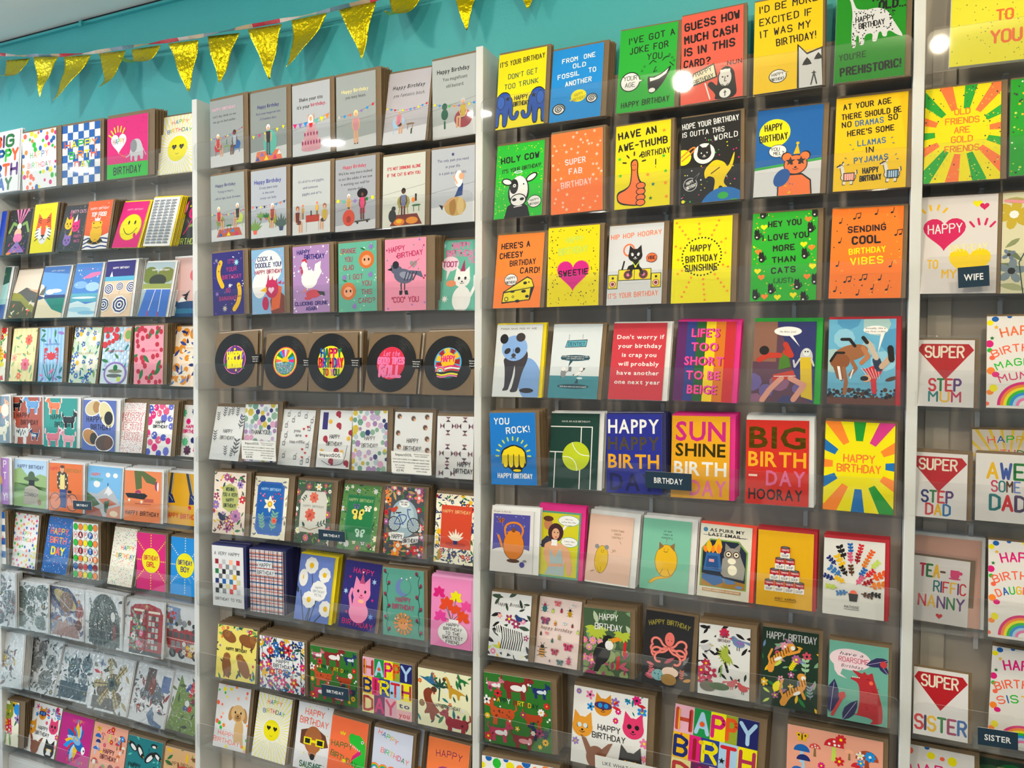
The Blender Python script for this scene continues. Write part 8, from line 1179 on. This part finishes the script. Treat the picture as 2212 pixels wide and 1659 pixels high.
SG = dict(y=-.0165)
sign('shelf_sign', -.548, 1.0347, .0943, .0297, 'BIRTHDAY', 'small slate blue BIRTHDAY sign clipped below the cyclist card in the left bay', 1, roll=2, **SG)
sign('shelf_sign', .506, 1.0367, .0936, .0301, 'BIRTHDAY', 'slate blue BIRTHDAY sign clipped below the green butterfly card', 2, roll=1, **SG)
sign('shelf_sign', .5173, .5833, .0961, .0345, 'BIRTHDAY', 'slate blue BIRTHDAY sign clipped over the green dog card of the second bay', 2, roll=2, **SG)
sign('shelf_sign', 1.4629, 1.2576, .108, .0396, 'BIRTHDAY', 'slate blue BIRTHDAY sign clipped between the navy and golden giant letter cards', 3, H=34, **SG)
sign('shelf_sign', 2.094, 1.704, .0537, .0403, 'WIFE', 'slate blue sign reading WIFE on the pink heart card', 4, H=32, roll=3, **SG)
sign('shelf_sign', 2.1458, .7926, .0683, .0356, 'SISTER', 'slate blue sign reading SISTER in the right bay', 4, H=34, W=66, roll=2, **SG)
def info(a):
    a.t('ImpactSOS.', 32, 80, 12, 'k', 42, f='B'); a.t('GREETING CARDS FOR GOOD|PROUDLY INDEPENDENT', 76, 88, 4.4, 'k', 38, f='B', dy=2); a.t('EACH CARD IS LINKED TO A COMMUNITY GROUP. THESE|GROUPS ARE OFTEN OVERLOOKED AND UNDERFUNDED.', 50, 62, 5.5, 'k', 92, f='B', dy=2.5)
    a.t('BUY A CARD|TO SUPPORT', 22, 34, 5.5, 'k', 24, f='B', dy=2.1); a.t('\u00a33.95', 22, 8, 10, 'k', 18, f='B'); a.t('SCAN & FOLLOW TO|SUPPORT THESE GREAT|LOCAL CAUSES', 76, 36, 5, 'k', 40, f='B', dy=2.5)
sign('info_card', .2166, 1.2529, .132, .0574, '', 'white ImpactSOS information card in front of the THANKYOU hexagon card', 2, 'p', art=info, **SG)
sign('info_card', .7545, 1.2469, .126, .0595, '', 'white ImpactSOS information card in front of the hedgehog card', 2, 'p', art=info, **SG)
sign('info_card', .5038, 1.2734, .087, .019, 'ImpactSOS.', 'small white strip reading ImpactSOS below the boxing glove card', 2, 'p', 'k', W=86, H=52, **SG)
sign('info_card', 1.3459, .5623, .158, .0315, "LIKE WHAT YOU SEE?", 'white paper strip reading LIKE WHAT YOU SEE below the large cat faces card', 3, 'p', 'k', W=76, H=30, f='b', roll=1, **SG)

# ------------------------------------------------------------------ gold foil bunting
bt = bpy.data.objects.new('bunting', None); COL.objects.link(bt); bt.location = (0, .045, 2.6); tag(bt, 'gold foil pennant bunting strung across the teal wall', 'bunting')
TP = [(-1.4, 2.75), (-1.2, 2.715), (-1.018, 2.683), (-.911, 2.661), (-.82, 2.647), (-.682, 2.626), (-.537, 2.61), (-.421, 2.604), (-.309, 2.597), (-.223, 2.592), (-.149, 2.588), (-.016, 2.58), (.027, 2.579), (.158, 2.576), (.304, 2.571), (.366, 2.569), (.493, 2.568), (.535, 2.569), (.639, 2.57), (.701, 2.57), (.836, 2.574), (.936, 2.579), (1.137, 2.586), (1.3, 2.595), (1.5, 2.61)]
V = []; F = []; cols = []
for i in range(len(TP)-1):
    for s in range(6):
        t = s/6; x = TP[i][0]*(1-t)+TP[i+1][0]*t; z = TP[i][1]*(1-t)+TP[i+1][1]*t; tw = .9*sin(x*19); V += [(x, sin(tw)*.005-.002, z-2.6+cos(tw)*.0058), (x, -sin(tw)*.005-.002, z-2.6-cos(tw)*.0058)]
        V += [(x, sin(tw)*.005-.0012, z-2.6+cos(tw)*.0058), (x, -sin(tw)*.005-.0012, z-2.6-cos(tw)*.0058)]
n = len(V)//4; rib = ['#c03040', '#c04850', '#d8c8c0', '#c8b49c', '#8c98a8', '#5c7c88', '#b8a080']
for i in range(n-1):
    for a, b in ((0, 1), (3, 2), (1, 3), (2, 0)): F.append((i*4+a, i*4+b, i*4+4+b, i*4+4+a)); cols.append(rgb(rib[int((V[i*4][0]+2)*16) % 7]))
mesh_obj('tape', V, F, [M['ink']], None, bt, cols)
for k, (x0, z0, x1, z1, xt, zt, R) in enumerate([(-1.14, 2.69, -1.01, 2.67, -1.1, 2.54, 9), (-.983, 2.656, -.846, 2.642, -.90, 0, .085), (-.817, 2.641, -.684, 2.619, -.799, 2.498, 9), (-.655, 2.616, -.516, 2.601, -.66, 2.501, .3), (-.481, 2.6, -.351, 2.59, -.385, 0, .2), (-.316, 2.586, -.18, 2.578, -.25, 0, .068), (-.147, 2.577, -.014, 2.567, -.06, 2.412, 9), (.021, 2.574, .154, 2.562, .071, 2.423, 9), (.191, 2.565, .324, 2.558, .27, 2.404, 9), (.361, 2.561, .492, 2.56, .381, 2.454, .25), (.53, 2.563, .659, 2.564, .617, 2.408, 9), (.704, 2.566, .821, 2.562, .755, 0, .085), (.896, 2.572, .99, 2.575, .95, 2.432, 9), (1.065, 2.58, 1.175, 2.583, 1.126, 2.457, 9)]):
    N = 12; V = []; F = []; L = .165 if R > .1 else .135; R_ = random.Random(k)
    for j in range(N+1):
        v = j/N; s = v*L; dr, out = (s, 0) if R > 5 else (R*sin(s/R), R*(1-cos(s/R)))
        if R > 5: dr = s*((z0+z1)/2-zt)/L
        for i in range(N+1):
            u = (i/N-.5)*(1-v*.97); x = (x0+x1)/2+u*(x1-x0)+(xt-(x0+x1)/2)*v; z = z0+(z1-z0)*(i/N)*(1-v)+(z1-z0)*.5*v-dr
            V.append((x, -out-.004+.007*sin(u*5+k)*v+.003*sin(v*9+k*2), z-2.6))
    for j in range(N):
        for i in range(N): q = j*(N+1)+i; F.append((q, q+N+1, q+N+2, q+1))
    o = mesh_obj('pennant', V, F, [M['gold']], None, bt, smooth=True); md = o.modifiers.new('s', 'SOLIDIFY'); md.thickness = .0004
print('objects', len(bpy.data.objects))
